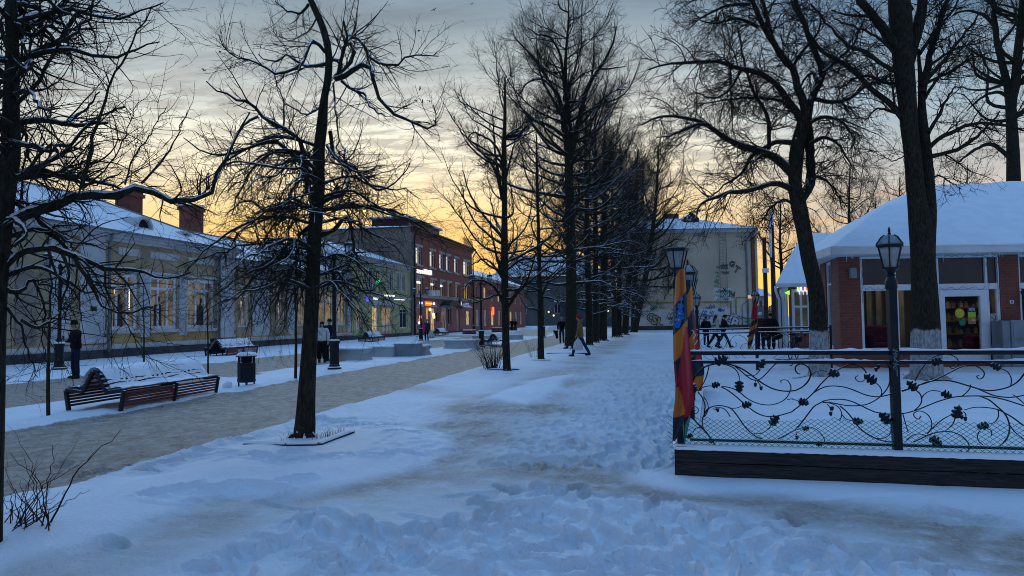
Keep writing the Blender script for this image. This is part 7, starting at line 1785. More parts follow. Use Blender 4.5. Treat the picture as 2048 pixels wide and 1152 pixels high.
CON = mat('pale_concrete', (.40, .42, .42), .8, .12, 1.5, bump=.15, snow=.9); CON2 = mat('blue_grey_concrete', (.20, .24, .26), .75, .12, 1.5, bump=.15, snow=.9)
def concrete():
    def piece(lab, x0, x1, yb, h, flare_, m, dep=.75, name='concrete_bench', grp='pale concrete seats and planters', end=0):
        a, b = G(x0, yb), G(x1, yb); a.z = GZ(a.x, a.y); b.z = a.z; L = (b-a).length; u = (b-a).normalized(); n = Vector((0, 0, 1)).cross(u)
        if n.dot(a-CAM) < 0: n = -n
        o = thing(name, lab, 'concrete seat', a, grp); q = MB(); N = 12
        prof = [(0, 0), (.0, .02), (flare_*.75, h*.55), (flare_*.3, h*.85), (-flare_*.1, h-.06), (-flare_*.12, h)]
        vs = []
        for k in range(N+1):
            f = k/N; bow = -.22*math.sin(math.pi*f)*(L > 2)
            p = a+u*(L*f)+n*bow
            for t, z in prof: vs.append(p+n*t+Vector((0, 0, z-.02))+u*(flare_*.9*(1-2*f)*(z > .05)*(1 if 0 < z < h*.8 else .3)*(end)))
            for t, z in reversed(prof): vs.append(p+n*(dep-t)+Vector((0, 0, z-.02))+u*(flare_*.9*(1-2*f)*(z > .05)*(1 if 0 < z < h*.8 else .3)*(end)))
        K = 2*len(prof); q.v = vs
        for k in range(N):
            for j in range(K): j2 = (j+1) % K; q.f.append((k*K+j, (k+1)*K+j, (k+1)*K+j2, k*K+j2)); q.mi.append(0)
        q.f.append(tuple(range(K))); q.f.append(tuple(N*K+j for j in range(K-1, -1, -1))); q.mi += [0, 0]
        q.build('body', m, o, bevel=.015)
        q = MB(); 
        for k in range(N):
            f0, f1 = k/N, (k+1)/N; p0 = a+u*(L*f0)+n*(-.22*math.sin(math.pi*f0)*(L > 2)); p1 = a+u*(L*f1)+n*(-.22*math.sin(math.pi*f1)*(L > 2)); w = .02*math.sin(k*2.3)
            q.hexa([p0+n*.03+Vector((0, 0, h-.018)), p1+n*.03+Vector((0, 0, h-.018)), p1+n*(dep-.03)+Vector((0, 0, h-.018)), p0+n*(dep-.03)+Vector((0, 0, h-.018)), p0+n*.07+Vector((0, 0, h+.03+w)), p1+n*.07+Vector((0, 0, h+.03)), p1+n*(dep-.08)+Vector((0, 0, h+.035)), p0+n*(dep-.08)+Vector((0, 0, h+.04+w))])
        q.build('snow_layer', SNOW, o); return o
    piece('waisted concrete seat behind the lamp base, partly under drooping twigs', 655, 730, 721, .50, .14, CON, .8, end=1)
    piece('long straight concrete seat running left of the tall blue grey block', 732, 786, 713.5, .47, .05, CON, .6)
    piece('tall blue grey concrete block with a faint scribble, highest of the seats', 788, 833, 713, .60, .0, CON2, .7, name='concrete_planter')
    piece('short waisted concrete stub right of the tall blue grey block', 834, 853, 711, .45, .12, CON, .7, end=1)
    piece('curved concrete seat standing alone in the middle of the square', 886, 951, 697, .50, .12, CON, .8, end=1)
    piece('low concrete seat behind the lamp left of the small bench', 944, 985, 684, .48, .05, CON, .6)
    piece('flat concrete seat right behind the olive trunk', 990, 1040, 679, .4, .05, CON, .6)
    RED = mat('red_planter', (.16, .022, .022), .6, .2, 3, snow=.9)
    for x0, x1, y, lab in ((925, 944, 668.5, 'red wooden planter box before the rose shop front, nearer one'), (983, 999, 664, 'red wooden planter box left of the olive trunk'), (1014, 1027, 661, 'red wooden planter box right of the olive trunk')):
        a, b = G(x0, y), G(x1, y); h = (8.0)/FPX*depth(a); o = thing('planter_box', lab, 'planter', a, 'red planter boxes'); u = (b-a).normalized(); n = Vector((0, 0, 1)).cross(u); n = n if n.dot(a-CAM) > 0 else -n
        for k in range(3):
            z0 = h*k/3; q = MB(); q.hexa([a+Vector((0, 0, z0)), b+Vector((0, 0, z0)), b+n*.8+Vector((0, 0, z0)), a+n*.8+Vector((0, 0, z0)), a+Vector((0, 0, z0+h/3-.02)), b+Vector((0, 0, z0+h/3-.02)), b+n*.8+Vector((0, 0, z0+h/3-.02)), a+n*.8+Vector((0, 0, z0+h/3-.02))]); q.build('board', RED, o)
        q = MB(); q.hexa([a+n*.04+Vector((0, 0, h-.02)), b+n*.04+Vector((0, 0, h-.02)), b+n*.76+Vector((0, 0, h-.02)), a+n*.76+Vector((0, 0, h-.02)), a+n*.1+Vector((0, 0, h+.09)), b+n*.1+Vector((0, 0, h+.09)), b+n*.7+Vector((0, 0, h+.09)), a+n*.7+Vector((0, 0, h+.09))]); q.build('snow_layer', SNOW, o)
concrete()

# tree surrounds: low timber and stone edges half buried by the snow
def surrounds():
    KB = mat('dark_kerb', (.030, .030, .036), .8, .3, 4, snow=.70)
    for lab, pts in (('low snowy kerb pieces around the foot of the gnarled linden', ((492, 888), (575, 890), (636, 889), (702, 864))), ('dark kerb at the foot of the tree left of the fence lamp', ((1588, 757), (1612, 752), (1662, 751))), ('dark kerb at the foot of the thick double stemmed tree', ((1808, 748), (1822, 757), (1905, 757))), ('thin dark kerb under the young olive tree', ((1058, 721), (1102, 721))), ('thin dark kerb under the thick avenue trunk', ((1093, 707), (1180, 706))), ('kerb under the bush and the olive trunk', ((978, 739), (1038, 739)))):
        o = thing('tree_kerb', lab, 'kerb', GB(*pts[0]), 'low kerbs round the trees')
        for a, b in zip(pts, pts[1:]):
            a, b = GB(*a), GB(*b); q = MB(); k = 8; up = Vector((0, 0, 1)); n = Vector((0, 0, 1)).cross((b-a).normalized())*.055
            q.beam(a-up*.03, b-up*.03, .11, .09); q.build('kerb_piece', KB, o, bevel=.01)
            q = MB(); vs = []; N = 14; rg = random.Random(int(a.x*10))
            for i in range(N+1):
                p = a.lerp(b, i/N); e = 1-.6*(abs(i/N-.5)*2)**6
                for t, z in ((-1.0, .064), (-.7, .085), (0, .095), (.7, .085), (1.0, .064)): vs.append(p+n*t*.96+up*(.001+(z-.064)*e*rg.uniform(.8, 1.2)+.016))
            q.v = vs
            for i in range(N):
                for j in range(4): q.f.append((i*5+j, (i+1)*5+j, (i+1)*5+j+1, i*5+j+1)); q.mi.append(0)
            q.build('snow_strip', SNOW, o, True)
surrounds()

# ---------------------------------------------------------------- bushes, saplings, dry grass
def bush(label, name, stems, base, m, seed, twigs=1.0, group=None, snow=.4, cat='bush'):
    t = Tree(seed, snow); rg = t.rg
    for pts, r0 in stems: t.limb(pts, r0, r0*.25, 14, 'trunk', 5)
    Pu, Ru = t.sources()
    if twigs: t.grow(*t.spawn(Pu, Ru, 3.5*twigs, .3, 1, .08, .35, 20, 50, .7, .0015, .004), 5, .12, .03, .4, 3)
    t.parts['stem'] = t.parts.pop('trunk'); return t.finish(name, label, base, m, group, cat)
def shrubs():
    rg = random.Random(12); c = GB(40, 1052); st = []
    tips = [(14, 958), (42, 962), (66, 938), (84, 978), (118, 948), (135, 1005), (22, 1012), (100, 975), (62, 1022), (160, 930), (5, 985), (48, 915), (38, 880), (20, 905), (105, 890), (0, 930), (60, 950), (90, 960), (150, 895), (120, 985), (30, 980), (75, 920), (110, 1000), (-10, 990), (50, 1000), (130, 980), (95, 1010), (180, 980)]
    for k, (x, y) in enumerate(tips):
        b = GB(rg.uniform(-8, 105), rg.uniform(1040, 1062)); b.z -= .03; d = depth(b)+rg.uniform(-.4, .4); t = P(x, y, d); mid = b.lerp(t, .5)+Vector((rg.gauss(0, .04), rg.gauss(0, .04), rg.uniform(0, .05))); st.append(([b, b.lerp(mid, .5)+Vector((rg.gauss(0, .015), 0, .0)), mid, mid.lerp(t, .5)+Vector((rg.gauss(0, .02), rg.gauss(0, .02), 0)), t], .0055*rg.uniform(.7, 1.2)))
    b = GB(98, 1045); st.append(([b-Vector((0, 0, .03)), P(150, 950, depth(b)), P(190, 905, depth(b)+.1), P(222, 880, depth(b)+.1), P(242, 860, depth(b)+.1)], .0085))
    bush('leafless reddish bush in the lower left corner with one long stem', 'bare_bush', st, c, STEM, 5, 1.1)
    c = GB(986, 738); st = []
    for k in range(64):
        a = rg.uniform(0, 6.28); r = rg.uniform(0, .28); b = c+Vector((math.cos(a)*r, math.sin(a)*r, -.03)); h = rg.uniform(.5, 1.05); lean = rg.uniform(.1, .85)*h; e = rg.gauss(0, .3)
        t = b+Vector((math.cos(a+e)*lean-.1*h, math.sin(a+e)*lean*.8, h)); st.append(([b, b.lerp(t, .5)+Vector((0, 0, .08*h)), t], .010*rg.uniform(.6, 1.2)))
    bush('dry fan shaped bush at the foot of the olive barked tree', 'bare_bush', st, c, BARKG, 6, .9)
    c = GB(1068, 714); st = []
    for k in range(12):
        a = rg.uniform(0, 6.28); b = c+Vector((math.cos(a)*.15, math.sin(a)*.15, -.03)); h = rg.uniform(.4, 1.0); t = b+Vector((math.cos(a)*.4*h-.15, math.sin(a)*.3*h, h)); st.append(([b, b.lerp(t, .5)+Vector((0, 0, .1*h)), t], .006))
    bush('few thin suckers beside the young olive tree', 'bare_bush', st, c, BARKG, 7, .8)
    for lab, px, py, ty, w, dx in (('young sapling stem left of the snowy bench', 97, 832, 470, 8, -4), ('thin sapling post between the bench and the litter bin', 416, 758, 560, 4, 0), ('thin sapling behind the long bench, near the ochre house', 288, 724, 560, 3.5, -4), ('grey young trunk just left of the gnarled linden', 591, 758, 480, 6.5, 3)):
        b = GB(px, py); d = depth(b); r = w/2*d/FPX; zt = zat(b, ty)
        t = Tree(int(px), .6); g = t.rg; top = Vector((b.x+dx*d/FPX, b.y, zt)); b0 = b-Vector((0, 0, .05))
        t.limb([b0, b.lerp(top, .3)+Vector((g.normal(0, .02), 0, 0)), b.lerp(top, .65)+Vector((g.normal(0, .03), 0, 0)), top], r, r*.3, 16, 'trunk', 7)
        P1, R1 = t.sources(); a1, r1 = t.grow(*t.spawn(P1, R1, 5 if px != 97 else 4, .45, 1, .3, .9, 35, 70, .5, .004, .01), 7, .1, .0, .35, 4); t.grow(*t.spawn(a1, r1, 6, .1, 1, .1, .4, 25, 60, .7, .002, .004), 5, .12, .0, .4, 3)
        t.finish('sapling', lab, b, BARK, 'young saplings by the street', 'sapling')
    # dry grass poking out of the snow by the linden
    q = MB(); rg = random.Random(20)
    for px, py, n in ((655, 872, 26), (672, 870, 18), (690, 868, 10), (580, 874, 16), (560, 884, 6), (640, 876, 16)):
        for k in range(n):
            p = GB(px+rg.gauss(0, 8), py+rg.gauss(0, 2)); h = rg.uniform(.03, .13); a = rg.uniform(0, 6.28); q.tube([p-Vector((0, 0, .02)), p+Vector((math.cos(a)*h*.15, math.sin(a)*h*.15, h*.6)), p+Vector((math.cos(a)*h*.5, math.sin(a)*h*.5, h))], [.0022, .0016, .0006], 3)
    tag(q.build('dry_grass', mat('straw', (.16, .12, .06), .8, .3, 20), None), kind='stuff', label='dry grass blades poking through the snow at the linden', cat='grass')
shrubs()

# ---------------------------------------------------------------- wires, birds, bicycle
def wires():
    W = mat('wire_black', (.01, .01, .012), .6, .1)
    for k, (a, b, sag, lab) in enumerate((((1500, 452, 50), (2080, 470, 60), .5, 'overhead cable from the tall pole towards the pavilion'), ((1440, 448, 100), (1545, 452, 49.5), .4, 'overhead cable from the graffiti house to the tall pole'), ((1512, 520, 98), (1546, 470, 49.5), .4, 'lower cable crossing the yellow gap to the tall pole'), ((620, 478, 70), (832, 470, 84), .6, 'cable reaching the corner of the brick house'))):
        A, B = P(*a), P(*b); q = MB(); q.tube([A.lerp(B, i/16)-Vector((0, 0, sag*4*(i/16)*(1-i/16))) for i in range(17)], .012 if k < 3 else .014, 4); tag(q.build('overhead_cable', W, None), lab, 'cable')
wires()
def birds():
    BM = mat('bird_black', (.012, .012, .014), .7, .2)
    spots = [(868, 20, .0, 60), (944, 8, .6, 60), (988, 125, 1.2, 80), (1025, 154, .3, 85), (1228, 55, 2.2, 60), (833, 201, .9, 55), (840, 178, 2.0, 55), (838, 62, 1.5, 60), (845, 204, 1.8, 58), (827, 113, .4, 60), (240, 5, .2, 50), (318, 20, 1.1, 50), (249, 28, 2.3, 50), (221, 78, .7, 50), (408, 141, 1.5, 60), (303, 294, .5, 60), (1334, 153, .9, 70), (440, 104, 2.6, 60), (268, 242, .3, 60), (859, 203, .2, 58)]
    base = None
    near = {0: 'beside the view top centre', 1: '', 2: ''}
    for k, (px, py, a, d) in enumerate(spots):
        if base is None:
            q = MB(); vs = [(0, .16, 0), (0, -.20, 0)]
            q.lathe([(.004, -.24), (.03, -.12), (.055, .0), (.05, .08), (.028, .14), (.032, .17), (.012, .21), (.002, .24)], 8, (0, 0, 0), Matrix.Rotation(-math.pi/2, 3, 'X'))
            for s in (-1, 1):
                for (x0, y0, c0, z0), (x1, y1, c1, z1) in (((.03, .05, .16, .02), (.22, .10, .15, .12)), ((.22, .10, .15, .12), (.45, -.03, .04, .10))):
                    q.hexa([(s*x0, y0-c0, z0), (s*x1, y1-c1, z1), (s*x1, y1, z1), (s*x0, y0, z0), (s*x0, y0-c0, z0+.012), (s*x1, y1-c1, z1+.008), (s*x1, y1, z1+.008), (s*x0, y0, z0+.018)])
            q.hexa([(-.03, -.18, 0), (.03, -.18, 0), (.06, -.32, 0), (-.06, -.32, 0), (-.03, -.18, .012), (.03, -.18, .012), (.06, -.32, .008), (-.06, -.32, .008)])
            base = q.build('bird', BM, None); o = base
        else: o = base.copy(); COL.objects.link(o)
        o.location = P(px, py, d); o.rotation_euler = (random.uniform(-.4, .4), random.uniform(-.6, .6), a); o.scale = (.62,)*3
        tag(o, 'tiny black bird flying high in the evening sky', 'bird', 'birds in the sky')
birds()
def bicycle():
    p = P(1585, 640, 27.0); p.z = GZ(p.x, p.y); o = thing('bicycle', 'dark bicycle parked behind the rear fence, left of the leaning tree', 'bicycle', p); X = (RT*.55+FW*.83).normalized(); Z = Vector((0, 0, 1)); r = .33
    def ring(c, r, m, nm, par):
        q = MB(); q.tube([c+X*math.cos(t)*r+Z*math.sin(t)*r for t in np.linspace(0, 2*math.pi, 25)], .018, 5, False); w = q.build(nm, m, par); return w
    for s in (-.52, .52):
        c = p+X*s+Z*r; q = MB()
        for k in range(9): a = k*2*math.pi/9; q.tube([c, c+X*math.cos(a)*r+Z*math.sin(a)*r], .003, 3)
        q.ball(c, .03); w = q.build('wheel', DRK, o); ring(c, r, BLK, 'tyre', w)
    q = MB(); bb = p+X*-.05+Z*.28; st = p+X*-.16+Z*.82; hd = p+X*.38+Z*.80
    for a, b in ((bb, st), (st, hd), (bb, hd), (bb, p+X*-.52+Z*r), (st, p+X*-.52+Z*r), (hd+Z*.12, p+X*.52+Z*r)): q.tube([a, b], .018, 6)
    q.build('bike_frame', mat('bike_green', (.02, .03, .028), .4, .2), o); S = X.cross(Z)
    q = MB(); q.tube([hd+Z*.16-S*.28-X*.1, hd+Z*.2-S*.15, hd+Z*.2+S*.15, hd+Z*.16+S*.28-X*.1], .014, 6); q.build('handlebar', DRK, o); q = MB(); q.ball(st+Z*.1, .13, .09, .04); q.build('saddle', BLK, o); q = MB(); q.box(-.15, .15, -.12, .12, 0, .2, Matrix.Translation(p+X*.62+Z*.62)); q.build('basket', DRK, o)
bicycle()
# ---------------------------------------------------------------- people
SKIN = mat('skin', (.42, .26, .19), .6, .1, 8, bump=0)
def skinned(name, V, E, rad, m, par, base, rz, sub=1, root=0):
    me = bpy.data.meshes.new(name); me.from_pydata([tuple(v) for v in V], E, []); o = bpy.data.objects.new('tmp', me); COL.objects.link(o)
    md = o.modifiers.new('skin', 'SKIN'); md.use_smooth_shade = True; md.branch_smoothing = .6
    if not me.skin_vertices: raise RuntimeError('no skin layer')
    for i, r in enumerate(rad):
        sv = me.skin_vertices[0].data[i]; sv.radius = r if isinstance(r, tuple) else (r, r); sv.use_root = (i == root)
    if sub: s = o.modifiers.new('sub', 'SUBSURF'); s.levels = sub; s.render_levels = sub
    dg = bpy.context.evaluated_depsgraph_get(); out = bpy.data.meshes.new_from_object(o.evaluated_get(dg)); bpy.data.objects.remove(o)
    out.name = name; out.materials.clear(); out.materials.append(m)
    for p in out.polygons: p.use_smooth = True
    return put(name, out, None, par)
def chain(V, E, Rr, pts, rads, start=None):
    prev = start
    for p, r in zip(pts, rads):
        V.append(p); Rr.append(r); i = len(V)-1
        if prev is not None: E.append((prev, i))
        prev = i
    return prev
def person(label, base, face, H=1.75, coat='coat', coatm=None, legm=None, hat=None, hatm=None, hairm=None, hood=None, coat_len=.80, arms=None, legs=None, look=0.0, headfwd=0.0, legw=1.0, puff=1.0, beanie=True, lean=0.0, eyes=True, shoem=None):
    """local axes: x right, y forward, z up, scaled from a 1.75 m figure"""
    base = Vector((base.x, base.y, GZ(base.x, base.y)-.01)); o = thing('person', label, 'person', base, None, True); fx, fy = face; rz = math.atan2(fy, fx)-math.pi/2
    o.rotation_euler = (0, 0, rz); k = H/1.75; o.scale = (k, k, k)
    arms = arms or {}; legs = legs or {}
    def A(s): return arms.get(s) or [(s*.20, lean*.42, 1.42), (s*.26, -.03+lean*.3, 1.14), (s*.25, .07+lean*.2, .90)]
    def Lg(s): return legs.get(s) or [(s*.10, 0, .90), (s*.105, .02, .50), (s*.11, -.02, .10)]
    hz = 1.60; hy = .01+headfwd+lean*.55; hc = (0, hy, hz)
    # body: one continuous skin surface with five fingers on each hand
    V, E, Rr = [], [], []
    t = chain(V, E, Rr, [(0, 0, .95), (0, lean*.15, 1.12), (0, lean*.35, 1.32), (0, lean*.45+headfwd*.3, 1.47), (0, hy-.005, 1.54), (0, hy+.008, 1.595), (0, hy, 1.655), (0, hy-.005, 1.70)], [(.095, .07), (.10, .07), (.12, .08), .05, .052, (.070, .080), (.074, .088), (.05, .06)])
    chain(V, E, Rr, [(0, hy+.085, 1.590), (0, hy+.108, 1.585)], [.016, .010], 5)            # nose
    chain(V, E, Rr, [(0, hy+.07, 1.545)], [.022], 5)                                       # chin and mouth
    for s in (-1, 1):
        chain(V, E, Rr, [(s*.080, hy-.005, 1.600)], [.014], 6)                             # ear
        a = A(s); e = chain(V, E, Rr, [a[0], a[1], a[2]], [.05, .042, .030], 2)
        f = (Vector(a[2])-Vector(a[1])).normalized(); g = Vector((0, 0, 1)).cross(f); g = g.normalized() if g.length > .1 else Vector((1, 0, 0)); up = f.cross(g)
        pm = Vector(a[2])+f*.06; e = chain(V, E, Rr, [tuple(pm)], [(.034, .018)], e)
        for j, (w, l) in enumerate(((-.027, .055), (-.009, .066), (.009, .062), (.026, .048))):
            q0 = pm+g*w+f*.03; q1 = q0+f*l*.55-up*.012; q2 = q1+f*l*.35-up*.03; chain(V, E, Rr, [tuple(q0), tuple(q1), tuple(q2)], [.010, .009, .007], e)
        th = pm-f*.03+g*(-s*.035); chain(V, E, Rr, [tuple(th), tuple(th+f*.035+g*(-s*.02)-up*.015)], [.011, .008], e)
        l = Lg(s); chain(V, E, Rr, [l[0], l[1], l[2]], [.062, .048, .040], 0)
    skinned('body', V, E, Rr, SKIN, o, base, rz)
    if eyes:
        for s in (-1, 1): q = MB(); q.ball((s*.030, hy+.086, 1.622), .010, .006, .008, 8); q.build('eye', mat('eye_dark', (.02, .015, .012), .3, .1), o, True, local=True)
        q = MB(); q.tube([(-.024, hy+.090, 1.552), (0, hy+.096, 1.549), (.024, hy+.090, 1.552)], .006, 5); q.build('mouth', mat('lips', (.30, .13, .11), .6, .1), o, True, local=True)
    # trousers
    V, E, Rr = [], [], []
    chain(V, E, Rr, [(0, 0, 1.06), (0, 0, .90)], [(.165, .125), (.168, .128)])
    for s in (-1, 1):
        l = [Vector(x) for x in Lg(s)]; m1 = l[0].lerp(l[1], .5); m2 = l[1].lerp(l[2], .5)
        chain(V, E, Rr, [tuple(l[0]+Vector((0, 0, -.05))), tuple(m1), tuple(l[1]), tuple(m2), tuple(l[2])], [.098, .094*max(1, legw*.95), .078*legw, .074*legw, .070*legw], 1)
    skinned('trousers', V, E, Rr, legm, o, base, rz)
    for s in (-1, 1):
        l = Lg(s); a = Vector(l[2]); q = MB(); tilt = max(-.5, min(.5, -(Vector(l[1])-a).y*.9)) if abs((Vector(l[1])-a).y) > .1 else 0
        M = Matrix.Translation((a.x, a.y, max(0, a.z-.10))) @ Matrix.Rotation(tilt*.6, 4, 'X'); q.ball((0, 0, 0), .052, .135, .05, 10); q.v = [tuple(M @ (Vector(v)+Vector((0, .06, .045)))) for v in q.v]; q.v = [(x, y, max(z, .004)) for x, y, z in q.v]; q.lathe([(.056, .0), (.056, .10)], 10, (a.x, a.y, max(0, a.z-.08))); q.build('shoe', shoem or BLK, o, True, local=True)
    # coat
    V, E, Rr = [], [], []; p = puff
    zb = coat_len; t0 = [(0, 0, zb), (0, lean*.05, (zb+1.12)/2), (0, lean*.15, 1.14), (0, lean*.33, 1.32), (0, lean*.42, 1.43), (0, lean*.46+headfwd*.3, 1.49)]
    t = chain(V, E, Rr, t0, [(.20*p, .155*p), (.195*p, .15*p), (.185*p, .14*p), (.185*p, .135*p), (.13, .10), (.085, .085)])
    for s in (-1, 1):
        a = [Vector(x) for x in A(s)]; chain(V, E, Rr, [tuple(a[0]), tuple(a[0].lerp(a[1], .5)), tuple(a[1]), tuple(a[1].lerp(a[2], .5)), tuple(a[2])], [.085*p, .078*p, .072*p, .066*p, .055], 3)
    skinned(coat, V, E, Rr, coatm, o, base, rz)
    if hood: V, E, Rr = [], [], []; chain(V, E, Rr, [(0, lean*.4-.05, 1.43), (0, lean*.45-.11, 1.50), (0, lean*.45-.10, 1.56)], [(.12, .06), (.11, .07), (.07, .05)]); skinned('hood', V, E, Rr, hood, o, base, rz)
    if hairm:
        q = MB(); q.ball((0, hy-.018, 1.655), .092, .098, .09, 12); long_ = hairm[1]
        q.build('hair', hairm[0], o, True, local=True)
        if long_: V, E, Rr = [], [], []; chain(V, E, Rr, [(0, hy-.06, 1.64), (0, hy-.10, 1.55), (0, hy-.12, 1.45), (0, hy-.13, 1.45-long_)], [(.085, .05), (.09, .045), (.085, .035), (.04, .02)]); skinned('long_hair', V, E, Rr, hairm[0], o, base, rz)
    if hatm:
        q = MB()
        if beanie: q.lathe([(.098, 1.625), (.102, 1.64), (.101, 1.668), (.096, 1.67), (.092, 1.71), (.072, 1.75), (.035, 1.772), (.003, 1.777)], 14, (0, hy-.008, 0))
        else: q.lathe([(.095, 1.635), (.098, 1.69), (.09, 1.725), (.05, 1.74), (.003, 1.742)], 14, (0, hy-.005, 0)); q.box(-.06, .06, hy+.08, hy+.16, 1.642, 1.652)
        q.build('hat', hatm, o, True, local=True, auto=50)
    return o
def clothm(n, c): return mat('cloth_'+n, c, .85, .22, 14, bump=.3, spec=.1)
def add_part(o, q, name, m, smooth=True): return q.build(name, m, o, smooth, local=True)
def bag(label, loc, w, h, m, cat='bag', seed=1):
    o = thing('carrier_bag', label, cat, loc, None, True); rg = random.Random(seed); q = MB(); q.lathe([(w*.3, 0), (w*.5, h*.06), (w*.56, h*.35), (w*.42, h*.65), (w*.2, h*.88), (.02, h)], 12); q.v = [(x*1.1+rg.gauss(0, .012), y*.6+rg.gauss(0, .012), z+rg.gauss(0, .008)) for x, y, z in q.v]; q.build('bag_body', m, o, True, local=True)
    q = MB(); q.tube([(-.02, 0, h-.02), (-.03, 0, h+.08), (.03, 0, h+.08), (.02, 0, h-.02)], .006, 5); q.build('handle', m, o, local=True); return o
def people():
    rt = (RT.x, RT.y); lf = (-RT.x, -RT.y); fw = (FW.x, FW.y); bk = (-FW.x, -FW.y); v = lambda a, b, s: (a[0]+b[0]*s, a[1]+b[1]*s)
    navy, blk, jean = clothm('navy', (.012, .016, .030)), clothm('black', (.010, .010, .012)), clothm('jeans', (.018, .045, .11))
    hat_b = clothm('hat_black', (.012, .012, .012)); hair_d = clothm('hair_dark', (.025, .016, .012)); hair_r = clothm('hair_reddish', (.07, .030, .020))
    # man with a phone
    pm = person('man in a dark jacket, cap and jeans looking down at a phone by the lamp', G(151, 757), v(lf, bk, 1.3), 1.80, 'jacket', blk, clothm('jeans_dark', (.012, .020, .050)), hatm=hat_b, beanie=True, headfwd=.05, coat_len=.86, puff=1.12, arms={-1: [(-.21, 0, 1.42), (-.27, .04, 1.13), (-.09, .27, 1.17)], 1: [(.21, 0, 1.42), (.27, .04, 1.13), (.06, .26, 1.16)]}, legs={-1: [(-.11, 0, .9), (-.13, .02, .5), (-.15, .0, .10)], 1: [(.11, 0, .9), (.13, .02, .5), (.15, -.02, .10)]})
    q = MB(); q.box(-.04, .04, .33, .345, 1.15, 1.30); ph = q.build('phone', BLK, None); ph.parent = None
    M = Matrix.Translation(pm.location) @ pm.rotation_euler.to_matrix().to_4x4() @ Matrix.Diagonal(pm.scale).to_4x4(); ph.matrix_world = M; tag(ph, 'small dark phone held by the man beside the street lamp', 'phone')
    # couple behind the linden
    person('woman in a white jacket and wide black trousers right of the linden trunk', G(644, 725), v(bk, rt, .2), 1.68, 'jacket', clothm('white_puffer', (.52, .52, .50)), blk, hairm=(hair_d, .25), coat_len=.88, legw=1.5, puff=1.15)
    person('man in a dark blue jacket half hidden by the street lamp', G(659, 722), v(bk, lf, .4), 1.80, 'jacket', navy, blk, hairm=(hair_d, 0), coat_len=.84, puff=1.08)
    # couple walking away by the brick house
    person('woman in a beige coat and black boots walking away before the brick house', G(842, 681), v(fw, lf, .3), 1.66, 'coat', clothm('beige', (.30, .24, .19)), blk, hairm=(hair_d, .3), coat_len=.58, eyes=False, legs={-1: [(-.09, 0, .9), (-.09, .12, .5), (-.09, .10, .12)], 1: [(.09, 0, .9), (.09, .0, .5), (.09, -.18, .16)]})
    pb = person('person in dark clothes with a pink shoulder bag walking before the brick house', G(853.5, 681), v(fw, lf, .15), 1.78, 'jacket', clothm('petrol', (.02, .05, .08)), blk, hatm=clothm('hat_grey', (.35, .30, .27)), coat_len=.86, puff=1.1, eyes=False)
    d = pb.location; p = P(848, 654, depth(d)-.05); q = MB(); q.ball(p, .14, .10, .34, 10); tag(q.build('shoulder_bag', clothm('pink', (.75, .03, .22)), None, True), 'bright pink bag on the back of the person before the brick house', 'bag')
    p = P(862, 676, depth(d)); bag('bulging pale carrier bag held by the person before the brick house', (p.x, p.y, GZ(p.x, p.y)+.18), .52, .62, clothm('bag_pale', (.50, .52, .54)))
    # man seen from behind on the road
    person('person in a black jacket and blue jeans seen from behind on the road', G(1124, 685), fw, 1.80, 'jacket', blk, clothm('jeans_blue', (.022, .040, .075)), hatm=clothm('hat_beige', (.33, .29, .25)), coat_len=.86, eyes=False, puff=1.05)
    p = P(1115, 668, depth(G(1124, 685))-.1); q = MB(); q.prism([(-.32, 0, .26), (.02, 0, .24), (.06, 0, -.30), (-.10, 0, -.32), (-.16, 0, -.05)], (0, .16, 0), lambda w: p+RT*w.x+FW*w.y+Vector((0, 0, w.z))); tag(q.build('handbag', blk, None, bevel=.03), 'black bag carried by the person seen from behind on the road', 'bag')
    # the walker with the red hat
    w = person('walker in a tan parka and red knitted hat crossing the snow with a bag', G(1161, 712), v(lf, fw, .05), 1.80, 'parka', clothm('tan', (.20, .13, .062)), jean, hatm=clothm('hat_red', (.50, .02, .022)), hood=clothm('tan_hood', (.22, .15, .08)), hairm=(hair_d, 0), coat_len=.74, puff=1.12, lean=.04, headfwd=.03, shoem=BRN if False else BLK,
           arms={1: [(.20, .0, 1.42), (.25, -.01, 1.12), (.23, .07, .86)], -1: [(-.20, .0, 1.42), (-.25, .05, 1.13), (-.22, .16, .90)]}, legs={1: [(.10, 0, .9), (.10, -.16, .52), (.10, -.38, .13)], -1: [(-.10, 0, .9), (-.10, .22, .52), (-.10, .32, .10)]})
    p = P(1156, 690, depth(w.location)-.25); bag('white plastic bag swinging from the hand of the walker in the red hat', (p.x, p.y, .26), .34, .52, clothm('bag_white', (.62, .62, .64)))
    # passers-by behind the rear fence
    person('hooded woman in black standing by the graffiti wall, farthest of the passers-by', G(1413, 690), bk, 1.66, 'coat', blk, blk, hairm=(clothm('hood_black', (.010, .010, .011)), .2), coat_len=.55, puff=1.1)
    w9 = person('woman in a cream jacket with long reddish hair hurrying left of the capped man', G(1431, 697), v(rt, fw, .25), 1.72, 'jacket', clothm('cream', (.42, .39, .34)), blk, hairm=(hair_r, .25), coat_len=.76, puff=1.25, lean=.10, eyes=False, legs={-1: [(-.10, 0, .9), (-.10, .26, .54), (-.10, .24, .12)], 1: [(.10, 0, .9), (.10, -.22, .52), (.10, -.50, .18)]})
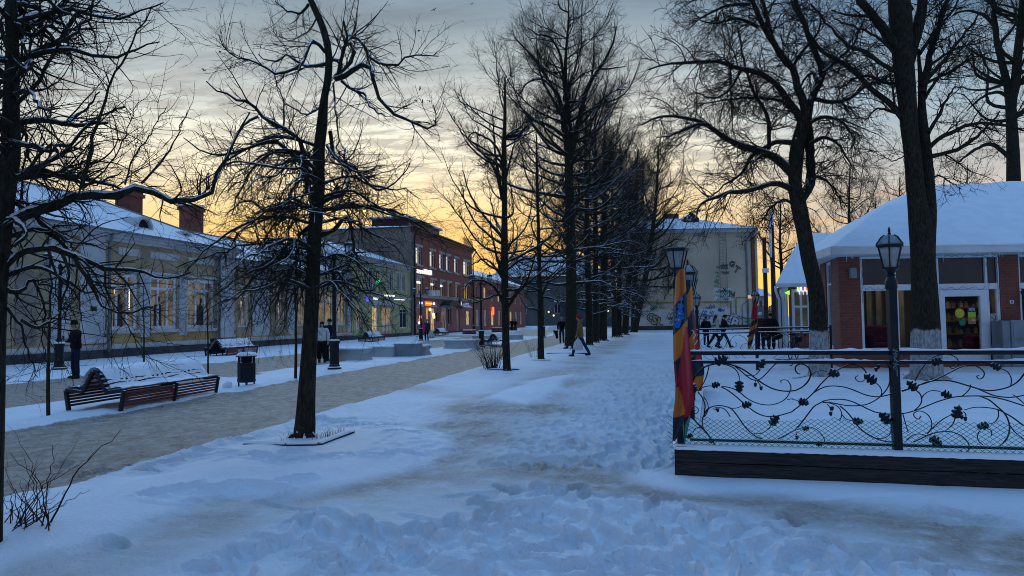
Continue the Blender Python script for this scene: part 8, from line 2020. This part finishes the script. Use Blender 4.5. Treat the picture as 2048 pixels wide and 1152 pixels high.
    for z in (1.18, 1.22): q = MB(); q.tube([(math.sin(t)*.245, math.cos(t)*.19+.03, z+.05*math.sin(t)) for t in np.linspace(0, 2*math.pi, 17)], .022, 5); q.build('dark_stripe', blk, w9, True, local=True); break
    person('man in a dark jacket and cap walking beside the woman in cream', G(1447, 696), v(rt, fw, .15), 1.74, 'jacket', clothm('dark_green', (.012, .020, .020)), clothm('jeans_teal', (.018, .045, .065)), hatm=hat_b, beanie=False, hairm=(hair_d, 0), coat_len=.82, lean=.12, headfwd=.06, legs={-1: [(-.10, 0, .9), (-.10, .24, .54), (-.10, .42, .12)], 1: [(.10, 0, .9), (.10, -.15, .52), (.10, -.45, .16)]}, arms={-1: [(-.20, .05, 1.42), (-.26, .16, 1.16), (-.20, .40, 1.10)], 1: [(.2, .05, 1.42), (.26, .1, 1.14), (.2, .34, 1.0)]})
    person('person in a white beanie and brown jacket walking away, left of the couple', G(1522, 699), v(fw, rt, .25), 1.80, 'jacket', clothm('brown', (.045, .018, .016)), clothm('charcoal', (.016, .016, .018)), hatm=clothm('hat_white', (.58, .60, .62)), coat_len=.84, puff=1.2, eyes=False, legw=1.2)
    w = person('person in a long black coat with a bag, right of the white beanie', G(1543, 699), v(fw, rt, .55), 1.78, 'coat', clothm('black_coat', (.010, .010, .014)), blk, hairm=(hair_d, 0), coat_len=.66, puff=1.25, eyes=False, legw=1.3, arms={1: [(.20, 0, 1.42), (.30, -.05, 1.15), (.36, .10, .95)]})
    p = P(1555, 672, depth(w.location)-.1); q = MB(); q.ball(p, .26, .14, .16, 10); tag(q.build('shoulder_bag', clothm('bag_black', (.012, .014, .014)), None, True), 'dark bag at the side of the person in the long black coat', 'bag')
    # a dark pair far down the street, under the trees
    person('distant dark figure under the trees right of the olive trunk', G(1024, 661), bk, 1.8, 'coat', blk, blk, hatm=hat_b, coat_len=.6, puff=1.1)
    person('distant dark figure beside the first one under the trees', G(1031, 661), fw, 1.7, 'coat', blk, blk, hatm=hat_b, coat_len=.6, puff=1.1, eyes=False)
people()
bpy.context.view_layer.update()
